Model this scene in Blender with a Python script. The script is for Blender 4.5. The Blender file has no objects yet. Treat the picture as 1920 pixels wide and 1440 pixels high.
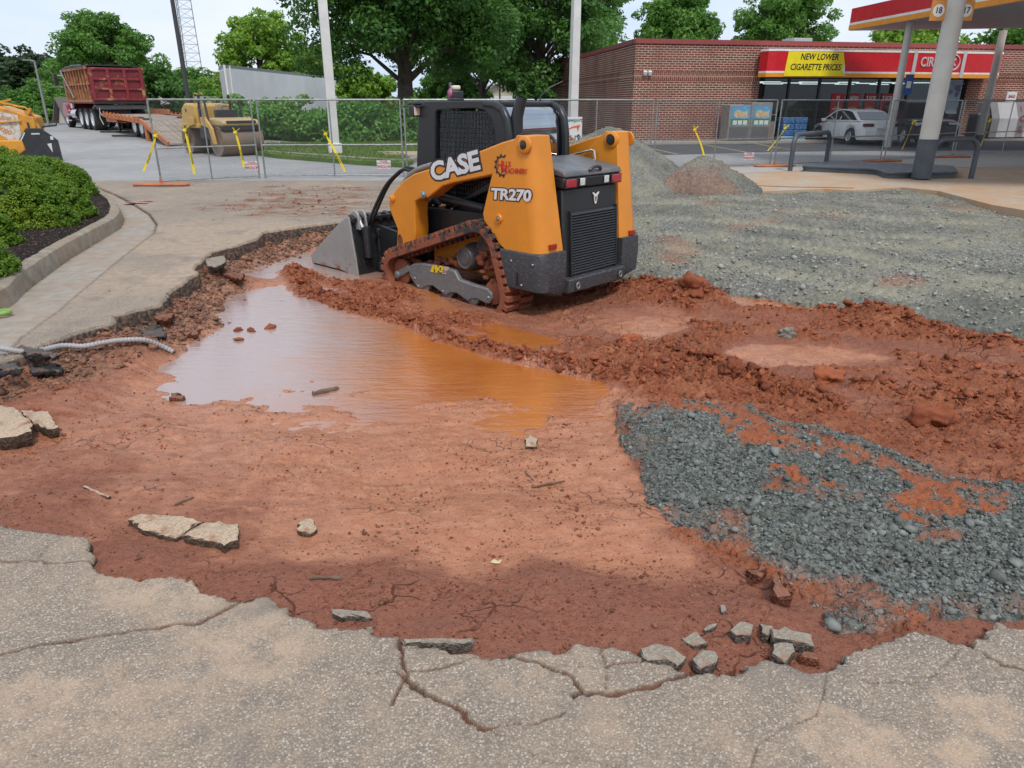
import bpy, bmesh, math, random
import numpy as np
from mathutils import Vector, Matrix

# ------------------------------------------------------------------ camera, world, sun, exposure
SC = bpy.context.scene
COL = SC.collection
CAM_H = 1.72
PITCH = math.atan(528 / 1340.0)
FPX = 1340.0
cam_d = bpy.data.cameras.new("camera")
cam = bpy.data.objects.new("camera", cam_d)
COL.objects.link(cam)
cam.location = (0, 0, CAM_H)
cam.rotation_euler = (math.pi / 2 - PITCH, 0, 0)
cam_d.sensor_width = 36.0
cam_d.lens = 36.0 * FPX / 1920.0
cam_d.clip_start = 0.05
cam_d.clip_end = 4000
SC.camera = cam

SUN_EL, SUN_AZ = math.radians(56), math.radians(163)   # azimuth from +Y towards +X
world = bpy.data.worlds.new("World")
SC.world = world
world.use_nodes = True
wt = world.node_tree
for n in list(wt.nodes):
    wt.nodes.remove(n)
def wn(t, **k):
    n = wt.nodes.new(t)
    for a, b in k.items():
        setattr(n, a, b)
    return n
sky = wn("ShaderNodeTexSky", sky_type='NISHITA', sun_disc=False, sun_elevation=SUN_EL, sun_rotation=SUN_AZ)
sky.air_density = 1.0; sky.dust_density = 2.0; sky.ozone_density = 1.5
tc = wn("ShaderNodeTexCoord")
mp = wn("ShaderNodeMapping"); mp.inputs["Scale"].default_value = (1.0, 1.0, 3.2)
nz = wn("ShaderNodeTexNoise"); nz.inputs["Scale"].default_value = 2.4; nz.inputs["Detail"].default_value = 6; nz.inputs["Roughness"].default_value = 0.52
nz.inputs["Distortion"].default_value = 0.4
rp = wn("ShaderNodeValToRGB")
rp.color_ramp.elements[0].position = 0.30; rp.color_ramp.elements[0].color = (4.4, 5.5, 7.3, 1)
rp.color_ramp.elements[1].position = 0.62; rp.color_ramp.elements[1].color = (6.5, 6.9, 7.5, 1)
mx = wn("ShaderNodeMix", data_type='RGBA'); mx.inputs[0].default_value = 0.84
bg = wn("ShaderNodeBackground"); bg.inputs["Strength"].default_value = 0.1
ow = wn("ShaderNodeOutputWorld")
L = wt.links.new
L(tc.outputs["Generated"], mp.inputs["Vector"]); L(mp.outputs[0], nz.inputs["Vector"]); L(nz.outputs["Fac"], rp.inputs[0])
L(sky.outputs[0], mx.inputs[6]); L(rp.outputs[0], mx.inputs[7]); L(mx.outputs[2], bg.inputs[0]); L(bg.outputs[0], ow.inputs[0])

sun_d = bpy.data.lights.new("sun", 'SUN'); sun_d.energy = 1.5; sun_d.angle = math.radians(11); sun_d.color = (1, .965, .91)
sun = bpy.data.objects.new("sun", sun_d); COL.objects.link(sun)
sdir = Vector((math.sin(SUN_AZ) * math.cos(SUN_EL), math.cos(SUN_AZ) * math.cos(SUN_EL), math.sin(SUN_EL)))
sun.rotation_euler = sdir.to_track_quat('Z', 'Y').to_euler()
SC.view_settings.view_transform = 'Standard'; SC.view_settings.look = 'None'
SC.view_settings.gamma = 1.0; SC.view_settings.exposure = 0.57; SC.view_settings.use_curve_mapping = False
SC.render.engine = 'CYCLES'
SC.cycles.max_bounces = 6; SC.cycles.transparent_max_bounces = 24; SC.cycles.use_denoising = True
SC.cycles.caustics_reflective = False; SC.cycles.caustics_refractive = False

# ------------------------------------------------------------------ camera maths: pixel of the 1920x1440 frame -> point on a real plane
CP, SP = math.cos(PITCH), math.sin(PITCH)
def ray(px, py):
    u, v = (px - 960) / FPX, (720 - py) / FPX
    return (u, CP + v * SP, -SP + v * CP)
def U(px, py, z=0.0):
    d = ray(px, py); t = (z - CAM_H) / d[2]
    return (d[0] * t, d[1] * t, z)
def UD(px, py, Y):
    d = ray(px, py); t = Y / d[1]
    return (d[0] * t, Y, CAM_H + d[2] * t)

# ------------------------------------------------------------------ helpers
def tag(o, label=None, cat=None, group=None, kind=None):
    if label: o["label"] = label
    if cat: o["category"] = cat
    if group: o["group"] = group
    if kind: o["kind"] = kind
    return o
def empty(name, loc=(0, 0, 0), rz=0.0, label=None, cat=None, group=None):
    o = bpy.data.objects.new(name, None); COL.objects.link(o)
    o.empty_display_size = 0.1
    o.location = loc; o.rotation_euler = (0, 0, rz)
    return tag(o, label, cat, group)
def kids(o): return [c for c in bpy.data.objects if c.parent == o]
def copy_tree(o, parent=None):
    c = o.copy(); COL.objects.link(c)
    if parent: c.parent = parent
    for ch in kids(o): copy_tree(ch, c)
    return c
def link_mesh(name, me, m=None, parent=None):
    o = bpy.data.objects.new(name, me); COL.objects.link(o)
    if m: me.materials.append(m)
    if parent: o.parent = parent
    return o
def vec(p): return Vector(p)
class MB:
    def __init__(s): s.v, s.f = [], []
    def add(s, vs, fs):
        b = len(s.v); s.v += [tuple(p) for p in vs]; s.f += [tuple(b + i for i in q) for q in fs]; return s
    def box(s, x0, x1, y0, y1, z0, z1):
        v = [(x, y, z) for x in (x0, x1) for y in (y0, y1) for z in (z0, z1)]
        return s.add(v, [(0, 1, 3, 2), (4, 6, 7, 5), (0, 4, 5, 1), (2, 3, 7, 6), (0, 2, 6, 4), (1, 5, 7, 3)])
    def obox(s, c, size, M=None):
        h = [k / 2 for k in size]
        v = [Vector((x, y, z)) for x in (-h[0], h[0]) for y in (-h[1], h[1]) for z in (-h[2], h[2])]
        v = [(M @ p if M else p) + Vector(c) for p in v]
        return s.add(v, [(0, 1, 3, 2), (4, 6, 7, 5), (0, 4, 5, 1), (2, 3, 7, 6), (0, 2, 6, 4), (1, 5, 7, 3)])
    def bar(s, a, b, w, h=None, up=(0, 0, 1)):
        h = h or w; a, b = Vector(a), Vector(b); d = b - a; ln = d.length; d.normalize()
        u = Vector(up)
        if abs(d.dot(u)) > .98: u = Vector((1, 0, 0))
        r = d.cross(u).normalized(); u = r.cross(d)
        M = Matrix((d, r, u)).transposed()
        return s.obox((a + b) / 2, (ln, w, h), M)
    def prism(s, poly, a0, a1, axis='y', scale1=None):
        n = len(poly)
        def P(p, a): return {'y': (p[0], a, p[1]), 'x': (a, p[0], p[1]), 'z': (p[0], p[1], a)}[axis]
        q = poly
        if scale1: q = scale1
        return s.add([P(p, a0) for p in poly] + [P(p, a1) for p in q],
                     [tuple(range(n)), tuple(range(2 * n - 1, n - 1, -1))] + [(i, n + i, n + (i + 1) % n, (i + 1) % n) for i in range(n)])
    def tube(s, pts, r, n=8, closed=False, cap=True):
        pts = [Vector(p) for p in pts]; m = len(pts)
        rs = r if hasattr(r, '__len__') else [r] * m
        base = len(s.v); prev = None; vs = []
        for i, p in enumerate(pts):
            if closed: d = pts[(i + 1) % m] - pts[i - 1]
            else: d = pts[min(i + 1, m - 1)] - pts[max(i - 1, 0)]
            if d.length < 1e-9: d = Vector((0, 0, 1))
            d.normalize()
            if prev is None:
                u = Vector((0, 0, 1)) if abs(d.z) < .9 else Vector((1, 0, 0))
            else: u = prev
            a = (u - d * u.dot(d)).normalized(); b = d.cross(a); prev = a
            for k in range(n):
                t = 2 * math.pi * k / n
                vs.append(p + (a * math.cos(t) + b * math.sin(t)) * rs[i])
        fs = []
        for i in range(m if closed else m - 1):
            j = (i + 1) % m
            for k in range(n):
                l = (k + 1) % n
                fs.append((i * n + k, i * n + l, j * n + l, j * n + k))
        if cap and not closed:
            fs.append(tuple(range(n - 1, -1, -1))); fs.append(tuple((m - 1) * n + k for k in range(n)))
        return s.add(vs, fs)
    def cyl(s, a, b, r0, r1=None, n=16):
        return s.tube([a, b], [r0, r0 if r1 is None else r1], n)
    def lathe(s, o, ax, prof, n=24):
        o = Vector(o); d = Vector(ax).normalized()
        u = Vector((0, 0, 1)) if abs(d.z) < .9 else Vector((1, 0, 0))
        a = (u - d * u.dot(d)).normalized(); b = d.cross(a)
        vs = [o + d * h + (a * math.cos(2 * math.pi * k / n) + b * math.sin(2 * math.pi * k / n)) * r for r, h in prof for k in range(n)]
        m = len(prof)
        fs = [(i * n + k, i * n + (k + 1) % n, (i + 1) * n + (k + 1) % n, (i + 1) * n + k) for i in range(m - 1) for k in range(n)]
        fs += [tuple(range(n - 1, -1, -1)), tuple((m - 1) * n + k for k in range(n))]
        return s.add(vs, fs)
    def ball(s, c, r, n=12, m=8):
        r = r if hasattr(r, '__len__') else (r, r, r)
        vs = [(c[0], c[1], c[2] + r[2])]
        for i in range(1, m):
            t = math.pi * i / m
            for k in range(n):
                p = 2 * math.pi * k / n
                vs.append((c[0] + r[0] * math.sin(t) * math.cos(p), c[1] + r[1] * math.sin(t) * math.sin(p), c[2] + r[2] * math.cos(t)))
        vs.append((c[0], c[1], c[2] - r[2])); e = len(vs) - 1
        fs = [(0, 1 + k, 1 + (k + 1) % n) for k in range(n)]
        for i in range(m - 2):
            for k in range(n):
                fs.append((1 + i * n + k, 1 + (i + 1) * n + k, 1 + (i + 1) * n + (k + 1) % n, 1 + i * n + (k + 1) % n))
        fs += [(e, 1 + (m - 2) * n + (k + 1) % n, 1 + (m - 2) * n + k) for k in range(n)]
        return s.add(vs, fs)
    def quad(s, a, b, c, d): return s.add([a, b, c, d], [(0, 1, 2, 3)])
    def build(s, name, m, parent=None, smooth=None, bevel=0, seg=2):
        me = bpy.data.meshes.new(name); me.from_pydata(s.v, [], s.f); me.update()
        bm = bmesh.new(); bm.from_mesh(me); bmesh.ops.recalc_face_normals(bm, faces=bm.faces); bm.to_mesh(me); bm.free()
        o = link_mesh(name, me, m, parent)
        if bevel:
            b = o.modifiers.new("bevel", 'BEVEL'); b.width = bevel; b.segments = seg; b.limit_method = 'ANGLE'; b.angle_limit = math.radians(35)
            b.harden_normals = False
            smooth = smooth or 40
        if smooth:
            me.polygons.foreach_set("use_smooth", [True] * len(me.polygons))
            me.set_sharp_from_angle(angle=math.radians(smooth))
        return o
def npmesh(name, V, Fq, m=None, parent=None, smooth=False, attrs=None):
    """fast mesh from numpy verts (n,3) and faces (k,3|4)"""
    me = bpy.data.meshes.new(name); V = np.ascontiguousarray(V, dtype=np.float32); Fq = np.ascontiguousarray(Fq, dtype=np.int32)
    k = Fq.shape[1]; nf = len(Fq)
    me.vertices.add(len(V)); me.vertices.foreach_set("co", V.ravel())
    me.loops.add(nf * k); me.loops.foreach_set("vertex_index", Fq.ravel())
    me.polygons.add(nf); me.polygons.foreach_set("loop_start", np.arange(0, nf * k, k, dtype=np.int32))
    try: me.polygons.foreach_set("loop_total", np.full(nf, k, dtype=np.int32))
    except Exception: pass
    for an, av in (attrs or {}).items():
        a = me.attributes.new(an, 'FLOAT', 'POINT'); a.data.foreach_set("value", np.ascontiguousarray(av, dtype=np.float32))
    me.update(calc_edges=True); me.validate()
    if smooth: me.polygons.foreach_set("use_smooth", np.ones(nf, dtype=bool))
    return link_mesh(name, me, m, parent)
def text(body, size, m, M, parent=None, name="lettering", bold=0.0, ext=0.003, shear=0.0, align='CENTER', sx=1.0, space=1.0):
    cu = bpy.data.curves.new(name, 'FONT'); cu.body = body; cu.size = size; cu.extrude = ext; cu.offset = bold; cu.shear = shear
    cu.align_x = align; cu.align_y = 'CENTER'; cu.space_character = space; cu.resolution_u = 3
    t = bpy.data.objects.new(name, cu); COL.objects.link(t)
    dg = bpy.context.evaluated_depsgraph_get(); dg.update()
    me = bpy.data.meshes.new_from_object(t.evaluated_get(dg))
    bpy.data.objects.remove(t)
    me.transform(M @ Matrix.Diagonal((sx, 1, 1, 1)))
    me.materials.clear()
    return link_mesh(name, me, m, parent)
def frame(o, right, up):
    r = Vector(right).normalized(); n = r.cross(Vector(up)).normalized(); u = n.cross(r)
    M = Matrix((r, u, n)).transposed().to_4x4(); M.translation = Vector(o); return M

# ------------------------------------------------------------------ materials
class NT:
    def __init__(s, name):
        s.m = bpy.data.materials.new(name); s.m.use_nodes = True; s.t = s.m.node_tree
        s.b = s.t.nodes["Principled BSDF"]; s._tc = None
    def n(s, t, ins=None, **k):
        x = s.t.nodes.new(t)
        for a, b in k.items(): setattr(x, a, b)
        for a, b in (ins or {}).items(): s.put(x.inputs[a], b)
        return x
    def put(s, sock, v):
        if hasattr(v, 'is_output'): s.t.links.new(v, sock)
        elif hasattr(v, '__len__') and len(v) == 3 and sock.type == 'RGBA': sock.default_value = (*v, 1)
        else: sock.default_value = v
    def co(s):
        if not s._tc: s._tc = s.n("ShaderNodeTexCoord").outputs["Object"]
        return s._tc
    def noise(s, scale, detail=3, rough=.55, vec=None, dist=0.0):
        return s.n("ShaderNodeTexNoise", {"Vector": vec or s.co(), "Scale": scale, "Detail": detail, "Roughness": rough, "Distortion": dist}).outputs["Fac"]
    def vor(s, scale, feature='F1', out="Distance", vec=None, rand=1.0):
        return s.n("ShaderNodeTexVoronoi", {"Vector": vec or s.co(), "Scale": scale, "Randomness": rand}, feature=feature).outputs[out]
    def attr(s, name): return s.n("ShaderNodeAttribute", attribute_name=name).outputs["Fac"]
    def rng(s, v, a, b, c=0.0, d=1.0): return s.n("ShaderNodeMapRange", {0: v, 1: a, 2: b, 3: c, 4: d}).outputs[0]
    def mix(s, f, a, b):
        x = s.n("ShaderNodeMix", data_type='RGBA'); s.put(x.inputs[0], f); s.put(x.inputs[6], a); s.put(x.inputs[7], b); return x.outputs[2]
    def math(s, op, a, b=0.0): return s.n("ShaderNodeMath", {0: a, 1: b}, operation=op).outputs[0]
    def bump(s, h, strength=.3, dist=.01, nrm=None):
        x = s.n("ShaderNodeBump", {"Height": h, "Strength": strength, "Distance": dist})
        if nrm: s.put(x.inputs["Normal"], nrm)
        return x.outputs[0]
    def out(s, color=None, rough=None, metal=None, normal=None, spec=None, **k):
        for a, v in (("Base Color", color), ("Roughness", rough), ("Metallic", metal), ("Normal", normal), ("Specular IOR Level", spec)):
            if v is not None: s.put(s.b.inputs[a], v)
        for a, v in k.items(): s.put(s.b.inputs[a.replace("_", " ")], v)
        return s.m
_mc = {}
def mat(name, c, r=.5, metal=0.0, c2=None, sc=4.0, lo=.35, hi=.7, bump=0.0, bs=60.0, spec=.5, emit=None, coat=0.0):
    """paint / plastic / metal with a noise-mixed second colour (wear, dirt)"""
    if name in _mc: return _mc[name]
    g = NT(name)
    col = c
    f = g.noise(sc, 5, .6)
    if c2: col = g.mix(g.rng(f, lo, hi), c, c2)
    else: col = g.mix(g.rng(f, .3, .7), [k * .9 for k in c], [min(1, k * 1.07) for k in c])
    rr = g.rng(g.noise(sc * 2.3, 3), .3, .7, max(.02, r * .8), min(1, r * 1.25))
    nrm = g.bump(g.noise(bs, 4), bump, .01) if bump else None
    g.out(col, rr, metal, nrm, spec)
    if coat: g.put(g.b.inputs["Coat Weight"], coat); g.put(g.b.inputs["Coat Roughness"], .08)
    if emit: g.put(g.b.inputs["Emission Color"], c); g.put(g.b.inputs["Emission Strength"], emit)
    _mc[name] = g.m; return g.m
def glass_mat(name, tint=(.6, .75, .75), alpha=.35, rough=.03):
    """thin pane: mostly see-through with a real mirror-like sheen"""
    if name in _mc: return _mc[name]
    g = NT(name); t = g.t
    tr = g.n("ShaderNodeBsdfTransparent", {"Color": tint}); gl = g.n("ShaderNodeBsdfGlossy", {"Roughness": rough, "Color": (.9, .95, 1)})
    fr = g.n("ShaderNodeFresnel", {"IOR": 1.5})
    f = g.math('ADD', g.math('MULTIPLY', fr.outputs[0], 1.0), alpha * .2)
    ms = g.n("ShaderNodeMixShader"); g.put(ms.inputs[0], f); t.links.new(tr.outputs[0], ms.inputs[1]); t.links.new(gl.outputs[0], ms.inputs[2])
    t.links.new(ms.outputs[0], t.nodes["Material Output"].inputs[0])
    _mc[name] = g.m; return g.m
ORANGE = (.70, .25, .02); BLACK = (.022, .023, .025); RED = (.55, .012, .02)
m_black = mat("black_paint", BLACK, .38, c2=(.05, .05, .052), sc=6, lo=.5, hi=.85)
m_rubber = mat("black_rubber", (.025, .024, .024), .75, c2=(.06, .05, .045), sc=5, lo=.5, hi=.8)
m_steel = mat("galvanised_steel", (.42, .43, .43), .42, .85, c2=(.25, .25, .24), sc=9)
m_white = mat("white_paint", (.72, .71, .68), .45, c2=(.5, .48, .44), sc=2, lo=.5, hi=.85)
m_red = mat("red_paint", RED, .4)
m_chrome = mat("bright_metal", (.7, .7, .7), .18, 1.0)
m_conc = None
# ------------------------------------------------------------------ numpy noise
def _h(ix, iy, seed):
    n = (ix.astype(np.uint32) * np.uint32(374761393) + iy.astype(np.uint32) * np.uint32(668265263) + np.uint32((seed * 1442695041) & 0xffffffff))
    n = (n ^ (n >> np.uint32(13))) * np.uint32(1274126177); n = n ^ (n >> np.uint32(16))
    return (n & np.uint32(0xffffff)).astype(np.float32) / np.float32(0xffffff)
def vn(x, y, seed=0):
    xf, yf = np.floor(x), np.floor(y); u, v = x - xf, y - yf
    ix, iy = xf.astype(np.int64), yf.astype(np.int64)
    u = u * u * (3 - 2 * u); v = v * v * (3 - 2 * v)
    a, b, c, d = _h(ix, iy, seed), _h(ix + 1, iy, seed), _h(ix, iy + 1, seed), _h(ix + 1, iy + 1, seed)
    return ((a + (b - a) * u) * (1 - v) + (c + (d - c) * u) * v) * 2 - 1
def fbm(x, y, f, o=4, seed=0, g=.5):
    s = np.zeros_like(x); a = 1.0; t = 0.0
    for i in range(o):
        s += a * vn(x * f + 17.3 * i, y * f - 9.1 * i, seed + i * 7); t += a; a *= g; f *= 2.03
    return s / t
def ridged(x, y, f, o=4, seed=0):
    s = np.zeros_like(x); a = 1.0; t = 0.0
    for i in range(o):
        s += a * (1 - 2 * np.abs(vn(x * f + 5.7 * i, y * f + 3.3 * i, seed + i * 5))); t += a; a *= .5; f *= 2.1
    return s / t
def worley(x, y, f, seed=0):
    x = x * f; y = y * f; xf, yf = np.floor(x), np.floor(y); ix, iy = xf.astype(np.int64), yf.astype(np.int64)
    d1 = np.full_like(x, 9.0); idh = np.zeros_like(x)
    for i in (-1, 0, 1):
        for j in (-1, 0, 1):
            cx = ix + i; cy = iy + j
            px = xf + i + _h(cx, cy, seed); py = yf + j + _h(cx, cy, seed + 1)
            d = (px - x) ** 2 + (py - y) ** 2
            k = d < d1; d1 = np.where(k, d, d1); idh = np.where(k, _h(cx, cy, seed + 2), idh)
    return np.sqrt(d1), idh
def lumps(x, y, f, seed=0, keep=.6):
    """rounded clods: domes of random size on a jittered grid"""
    d, i = worley(x, y, f, seed)
    r = .25 + .4 * i
    return np.where(i < keep, np.sqrt(np.clip(1 - (d / r) ** 2, 0, 1)) * r, 0).astype(np.float32)
def sst(a, b, x):
    t = np.clip((x - a) / (b - a), 0, 1); return t * t * (3 - 2 * t)
def sdp(poly, x, y):
    """signed distance to a polygon, positive inside"""
    d2 = np.full_like(x, 1e9); ins = np.zeros(x.shape, bool); n = len(poly)
    for i in range(n):
        ax, ay = poly[i][0], poly[i][1]; bx, by = poly[(i + 1) % n][0], poly[(i + 1) % n][1]
        ex, ey = bx - ax, by - ay; wx, wy = x - ax, y - ay
        t = np.clip((wx * ex + wy * ey) / max(ex * ex + ey * ey, 1e-12), 0, 1)
        d2 = np.minimum(d2, (wx - ex * t) ** 2 + (wy - ey * t) ** 2)
        if ay != by:
            c = ((ay > y) != (by > y)) & (x < (bx - ax) * (y - ay) / (by - ay) + ax)
            ins ^= c
    d = np.sqrt(d2); return np.where(ins, d, -d).astype(np.float32)
def sdl(pts, x, y):
    d2 = np.full_like(x, 1e9)
    for (ax, ay), (bx, by) in zip(pts[:-1], pts[1:]):
        ex, ey = bx - ax, by - ay; wx, wy = x - ax, y - ay
        t = np.clip((wx * ex + wy * ey) / max(ex * ex + ey * ey, 1e-12), 0, 1)
        d2 = np.minimum(d2, (wx - ex * t) ** 2 + (wy - ey * t) ** 2)
    return np.sqrt(d2).astype(np.float32)
def PL(px, z=0.0): return [U(a, b, z)[:2] for a, b in px]

# ------------------------------------------------------------------ work area grid (finer where the photographer stands)
def axis(core, step, lim):
    v = [0.0]
    while v[-1] < lim: v.append(v[-1] + step * max(1, v[-1] / core))
    return v
xp = axis(1.3, .0062, 10.5); GX = np.array([-a for a in xp[:0:-1]] + xp, np.float32)
ys = [.6]
while ys[-1] < 17.5: ys.append(ys[-1] + .0052 * max(1, ys[-1] / 2.0))
GY = np.array(ys, np.float32)
X, Y = np.meshgrid(GX, GY); NY, NX = X.shape
VIEW = (np.abs(X) < 1.1 * Y + 2.6)

pit_px = [(-700, 985), (0, 985), (70, 990), (165, 1003), (170, 1040), (155, 1058), (195, 1080), (250, 1083), (290, 1078), (345, 1080), (378, 1106), (445, 1128), (470, 1125), (490, 1115),
          (515, 1116), (550, 1130), (556, 1147), (580, 1152), (605, 1172), (650, 1186), (700, 1191), (755, 1200), (830, 1212), (880, 1216), (935, 1220), (1000, 1207), (1060, 1211),
          (1105, 1207), (1160, 1212), (1195, 1225), (1260, 1232), (1300, 1258), (1345, 1254), (1440, 1246), (1500, 1250), (1555, 1256), (1570, 1240), (1600, 1216), (1660, 1206), (1700, 1191),
          (1740, 1186), (1815, 1213), (1825, 1195), (1850, 1165), (1858, 1158), (1920, 1176), (2500, 1240), (2900, 900), (2700, 520), (2300, 440),
          (1920, 391), (1860, 381), (1760, 356), (1690, 349), (1600, 354), (1545, 352), (1420, 358), (1195, 372), (1000, 392), (745, 404), (720, 408),
          (640, 415), (560, 425), (490, 435), (485, 446), (455, 455), (420, 465), (400, 470), (375, 490), (365, 500), (370, 510), (320, 545), (315, 550), (300, 570), (215, 590), (210, 605),
          (150, 620), (80, 645), (30, 668), (5, 675), (-60, 690), (-700, 760)]
PIT = PL(pit_px)
joint_px = [(-700, 720), (0, 672), (40, 630), (75, 605), (110, 580), (170, 530), (230, 480), (270, 450), (288, 436), (293, 420), (280, 402), (250, 382), (215, 364), (186, 352), (150, 338), (60, 318), (-300, 280)]
kerbf_px = [(-700, 800), (-200, 640), (0, 580), (60, 530), (130, 480), (190, 445), (224, 424), (231, 408), (220, 388), (200, 372), (180, 360), (150, 350), (60, 334), (-300, 300)]
JOINT = PL(joint_px); KERBF = PL(kerbf_px)
GUT = KERBF + JOINT[::-1]
BED = KERBF + [U(-1500, 300)[:2], U(-1500, 800)[:2]]
soilp = [(410, 398), (440, 378), (520, 352), (640, 346), (730, 352), (735, 372), (700, 392), (640, 405), (520, 410), (430, 412)]
jag = fbm(X, Y, 7, 4, 3) * .05 + fbm(X, Y, 30, 3, 5) * .018
sd_pit = sdp(PIT, X, Y) + jag
sd_gut = sdp(GUT, X, Y); sd_bed = sdp(BED, X, Y)

# cracks in the old asphalt: (pixel polyline, half width)
CW = .40
cracks = [([(0, 1228), (80, 1208), (180, 1196), (300, 1178), (380, 1165), (445, 1130)], .022), ([(0, 1050), (70, 1052), (110, 1056), (160, 1052)], .016), ([(68, 1052), (95, 1000)], .006),
          ([(0, 1140), (80, 1115), (200, 1085)], .003),
          ([(750, 1195), (752, 1240), (760, 1270)], .020), ([(735, 1262), (762, 1272), (800, 1300), (870, 1330), (900, 1358), (920, 1364)], .020), ([(920, 1364), (1000, 1358), (1060, 1335)], .009),
          ([(760, 1268), (735, 1320)], .012), ([(640, 1255), (750, 1262)], .004), ([(760, 1262), (850, 1245), (930, 1222)], .010), ([(930, 1222), (1000, 1240), (1060, 1260), (1090, 1295)], .022),
          ([(1080, 1300), (1140, 1300), (1200, 1288), (1260, 1272), (1310, 1250)], .030), ([(1128, 1208), (1138, 1240), (1135, 1295)], .008), ([(1138, 1242), (1200, 1238), (1230, 1218)], .014), ([(1000, 1232), (1128, 1256)], .003),
          ([(1230, 1225), (1290, 1240)], .014), ([(900, 1355), (980, 1400), (1040, 1433), (1090, 1420), (1180, 1440)], .004), ([(865, 1310), (930, 1270), (950, 1240)], .003), ([(950, 1262), (1060, 1300)], .002),
          ([(1552, 1252), (1545, 1300), (1530, 1340), (1470, 1362), (1420, 1400), (1405, 1450)], .006), ([(1560, 1262), (1640, 1278), (1720, 1276), (1760, 1262), (1800, 1218)], .006), ([(1815, 1213), (1870, 1240), (1940, 1262)], .016),
          ([(1740, 1186), (1790, 1240), (1880, 1280)], .003), ([(0, 1385), (60, 1420), (120, 1450)], .003),
          ([(0, 640), (60, 630), (120, 625)], .004), ([(180, 560), (230, 545), (262, 530), (290, 512)], .006), ([(240, 508), (300, 500), (285, 515)], .006), ([(310, 465), (360, 450), (400, 430)], .005),
          ([(222, 555), (300, 562)], .004), ([(250, 500), (330, 520)], .004)]
rough_w = fbm(X, Y, 22, 3, 11)
cd = np.full_like(X, 9.0)
for pl, w in cracks:
    d = sdl(PL(pl), X + rough_w * .012, Y + rough_w * .02) - w * CW * (1 + .6 * rough_w)
    cd = np.minimum(cd, d)
jd = sdl(JOINT, X, Y) - .012 * (1 + rough_w)
is_bed = sd_bed > 0
is_gut = (sd_gut > 0) & ~is_bed & (sd_pit < 0)
is_pit = (sd_pit > 0) & ~is_bed

# ------------------------------------------------------------------ mud floor: control points (pixel, height, churn, wetness)
cps = [(-300, 1000, -.04, .012, .1), (60, 960, -.05, .014, .2), (250, 1060, -.045, .012, .1), (500, 1110, -.04, .008, .05), (900, 1190, -.035, .006, .05), (1200, 1180, -.035, .008, .05), (1450, 1180, -.045, .014, .1), (1700, 1180, -.045, .014, .1), (1950, 1150, -.06, .014, .1), (2400, 1150, -.06, .014, .1),
       (700, 1120, -.06, .006, .1), (1050, 1120, -.06, .006, .1), (350, 1000, -.08, .014, .35),
       (100, 880, -.12, .02, .4), (300, 930, -.10, .016, .5), (600, 1000, -.115, .007, .75), (900, 1000, -.125, .006, .8), (1150, 1010, -.13, .007, .75), (450, 900, -.15, .016, .6),
       (250, 800, -.18, .03, .55), (500, 850, -.205, .018, .75), (800, 850, -.222, .009, .9), (1100, 860, -.222, .008, .85),
       (150, 730, -.16, .035, .45), (60, 760, -.12, .03, .4), (-300, 760, -.1, .03, .4), (250, 700, -.2, .03, .5),
       (400, 775, -.258, .012, .8), (600, 775, -.262, .013, .95), (850, 800, -.264, .012, 1), (1100, 800, -.266, .010, 1),
       (330, 700, -.33, .008, 1), (365, 735, -.295, .008, 1), (318, 728, -.285, .008, 1), (470, 728, -.292, .008, 1), (600, 735, -.286, .01, 1), (520, 480, -.30, .01, 1), (590, 450, -.285, .012, .9), (480, 520, -.31, .01, 1), (430, 605, -.33, .01, 1), (760, 770, -.276, .012, 1), (950, 775, -.276, .012, 1),
       (420, 680, -.34, .01, 1), (560, 600, -.35, .01, 1), (700, 690, -.315, .012, 1), (900, 725, -.302, .014, 1), (1060, 725, -.31, .008, 1), (560, 500, -.32, .01, 1), (500, 640, -.34, .01, 1), (800, 640, -.33, .01, 1), (480, 560, -.32, .01, 1),
       (250, 650, -.12, .03, .2), (350, 580, -.15, .03, .2), (420, 520, -.16, .03, .2), (480, 470, -.18, .025, .3), (560, 440, -.17, .02, .3), (680, 425, -.15, .02, .3),
       (700, 560, -.27, .05, .4), (850, 610, -.275, .05, .4), (1000, 615, -.30, .03, .4), (1100, 560, -.29, .03, .3), (800, 450, -.3, .02, .3), (1000, 500, -.3, .02, .3), (900, 560, -.31, .015, .3),
       (1150, 640, -.27, .04, .2), (1220, 606, -.275, .003, .5), (1280, 600, -.272, .005, .5), (1300, 665, -.24, .05, .25), (1440, 655, -.245, .005, .5), (1540, 665, -.245, .005, .5), (1620, 670, -.24, .008, .45),
       (1720, 690, -.22, .05, .2), (1900, 710, -.2, .045, .4), (1250, 700, -.22, .06, .2), (1500, 735, -.2, .05, .2), (1620, 730, -.21, .02, .3), (1800, 770, -.18, .055, .2), (1900, 830, -.15, .04, .2), (2500, 760, -.1, .04, .2),
       (1250, 555, -.2, .05, .2), (1700, 620, -.2, .05, .2), (1455, 553, -.262, .004, 1), (1540, 566, -.258, .004, 1), (1380, 545, -.24, .01, .9), (1350, 625, -.24, .05, .1), (1580, 630, -.23, .05, .1), (1400, 610, -.24, .04, .1), (1200, 660, -.24, .05, .1), (1700, 655, -.22, .05, .1),
       (1300, 800, -.19, .02, .2), (1600, 950, -.15, .02, .2), (1500, 1100, -.12, .015, .2), (1850, 1000, -.12, .015, .2),
       (1300, 480, -.16, .01, .1), (1600, 500, -.15, .01, .1), (1900, 560, -.15, .01, .1), (1300, 390, -.06, .01, .1), (1700, 400, -.15, .01, .1), (1900, 420, -.2, .01, .1), (1800, 372, -.17, .01, .1), (1690, 356, -.12, .01, .1), (2300, 600, -.1, .01, .1), (1000, 410, -.2, .02, .2)]
acc = np.zeros((3,) + X.shape, np.float32); wsum = np.zeros_like(X)
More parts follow.
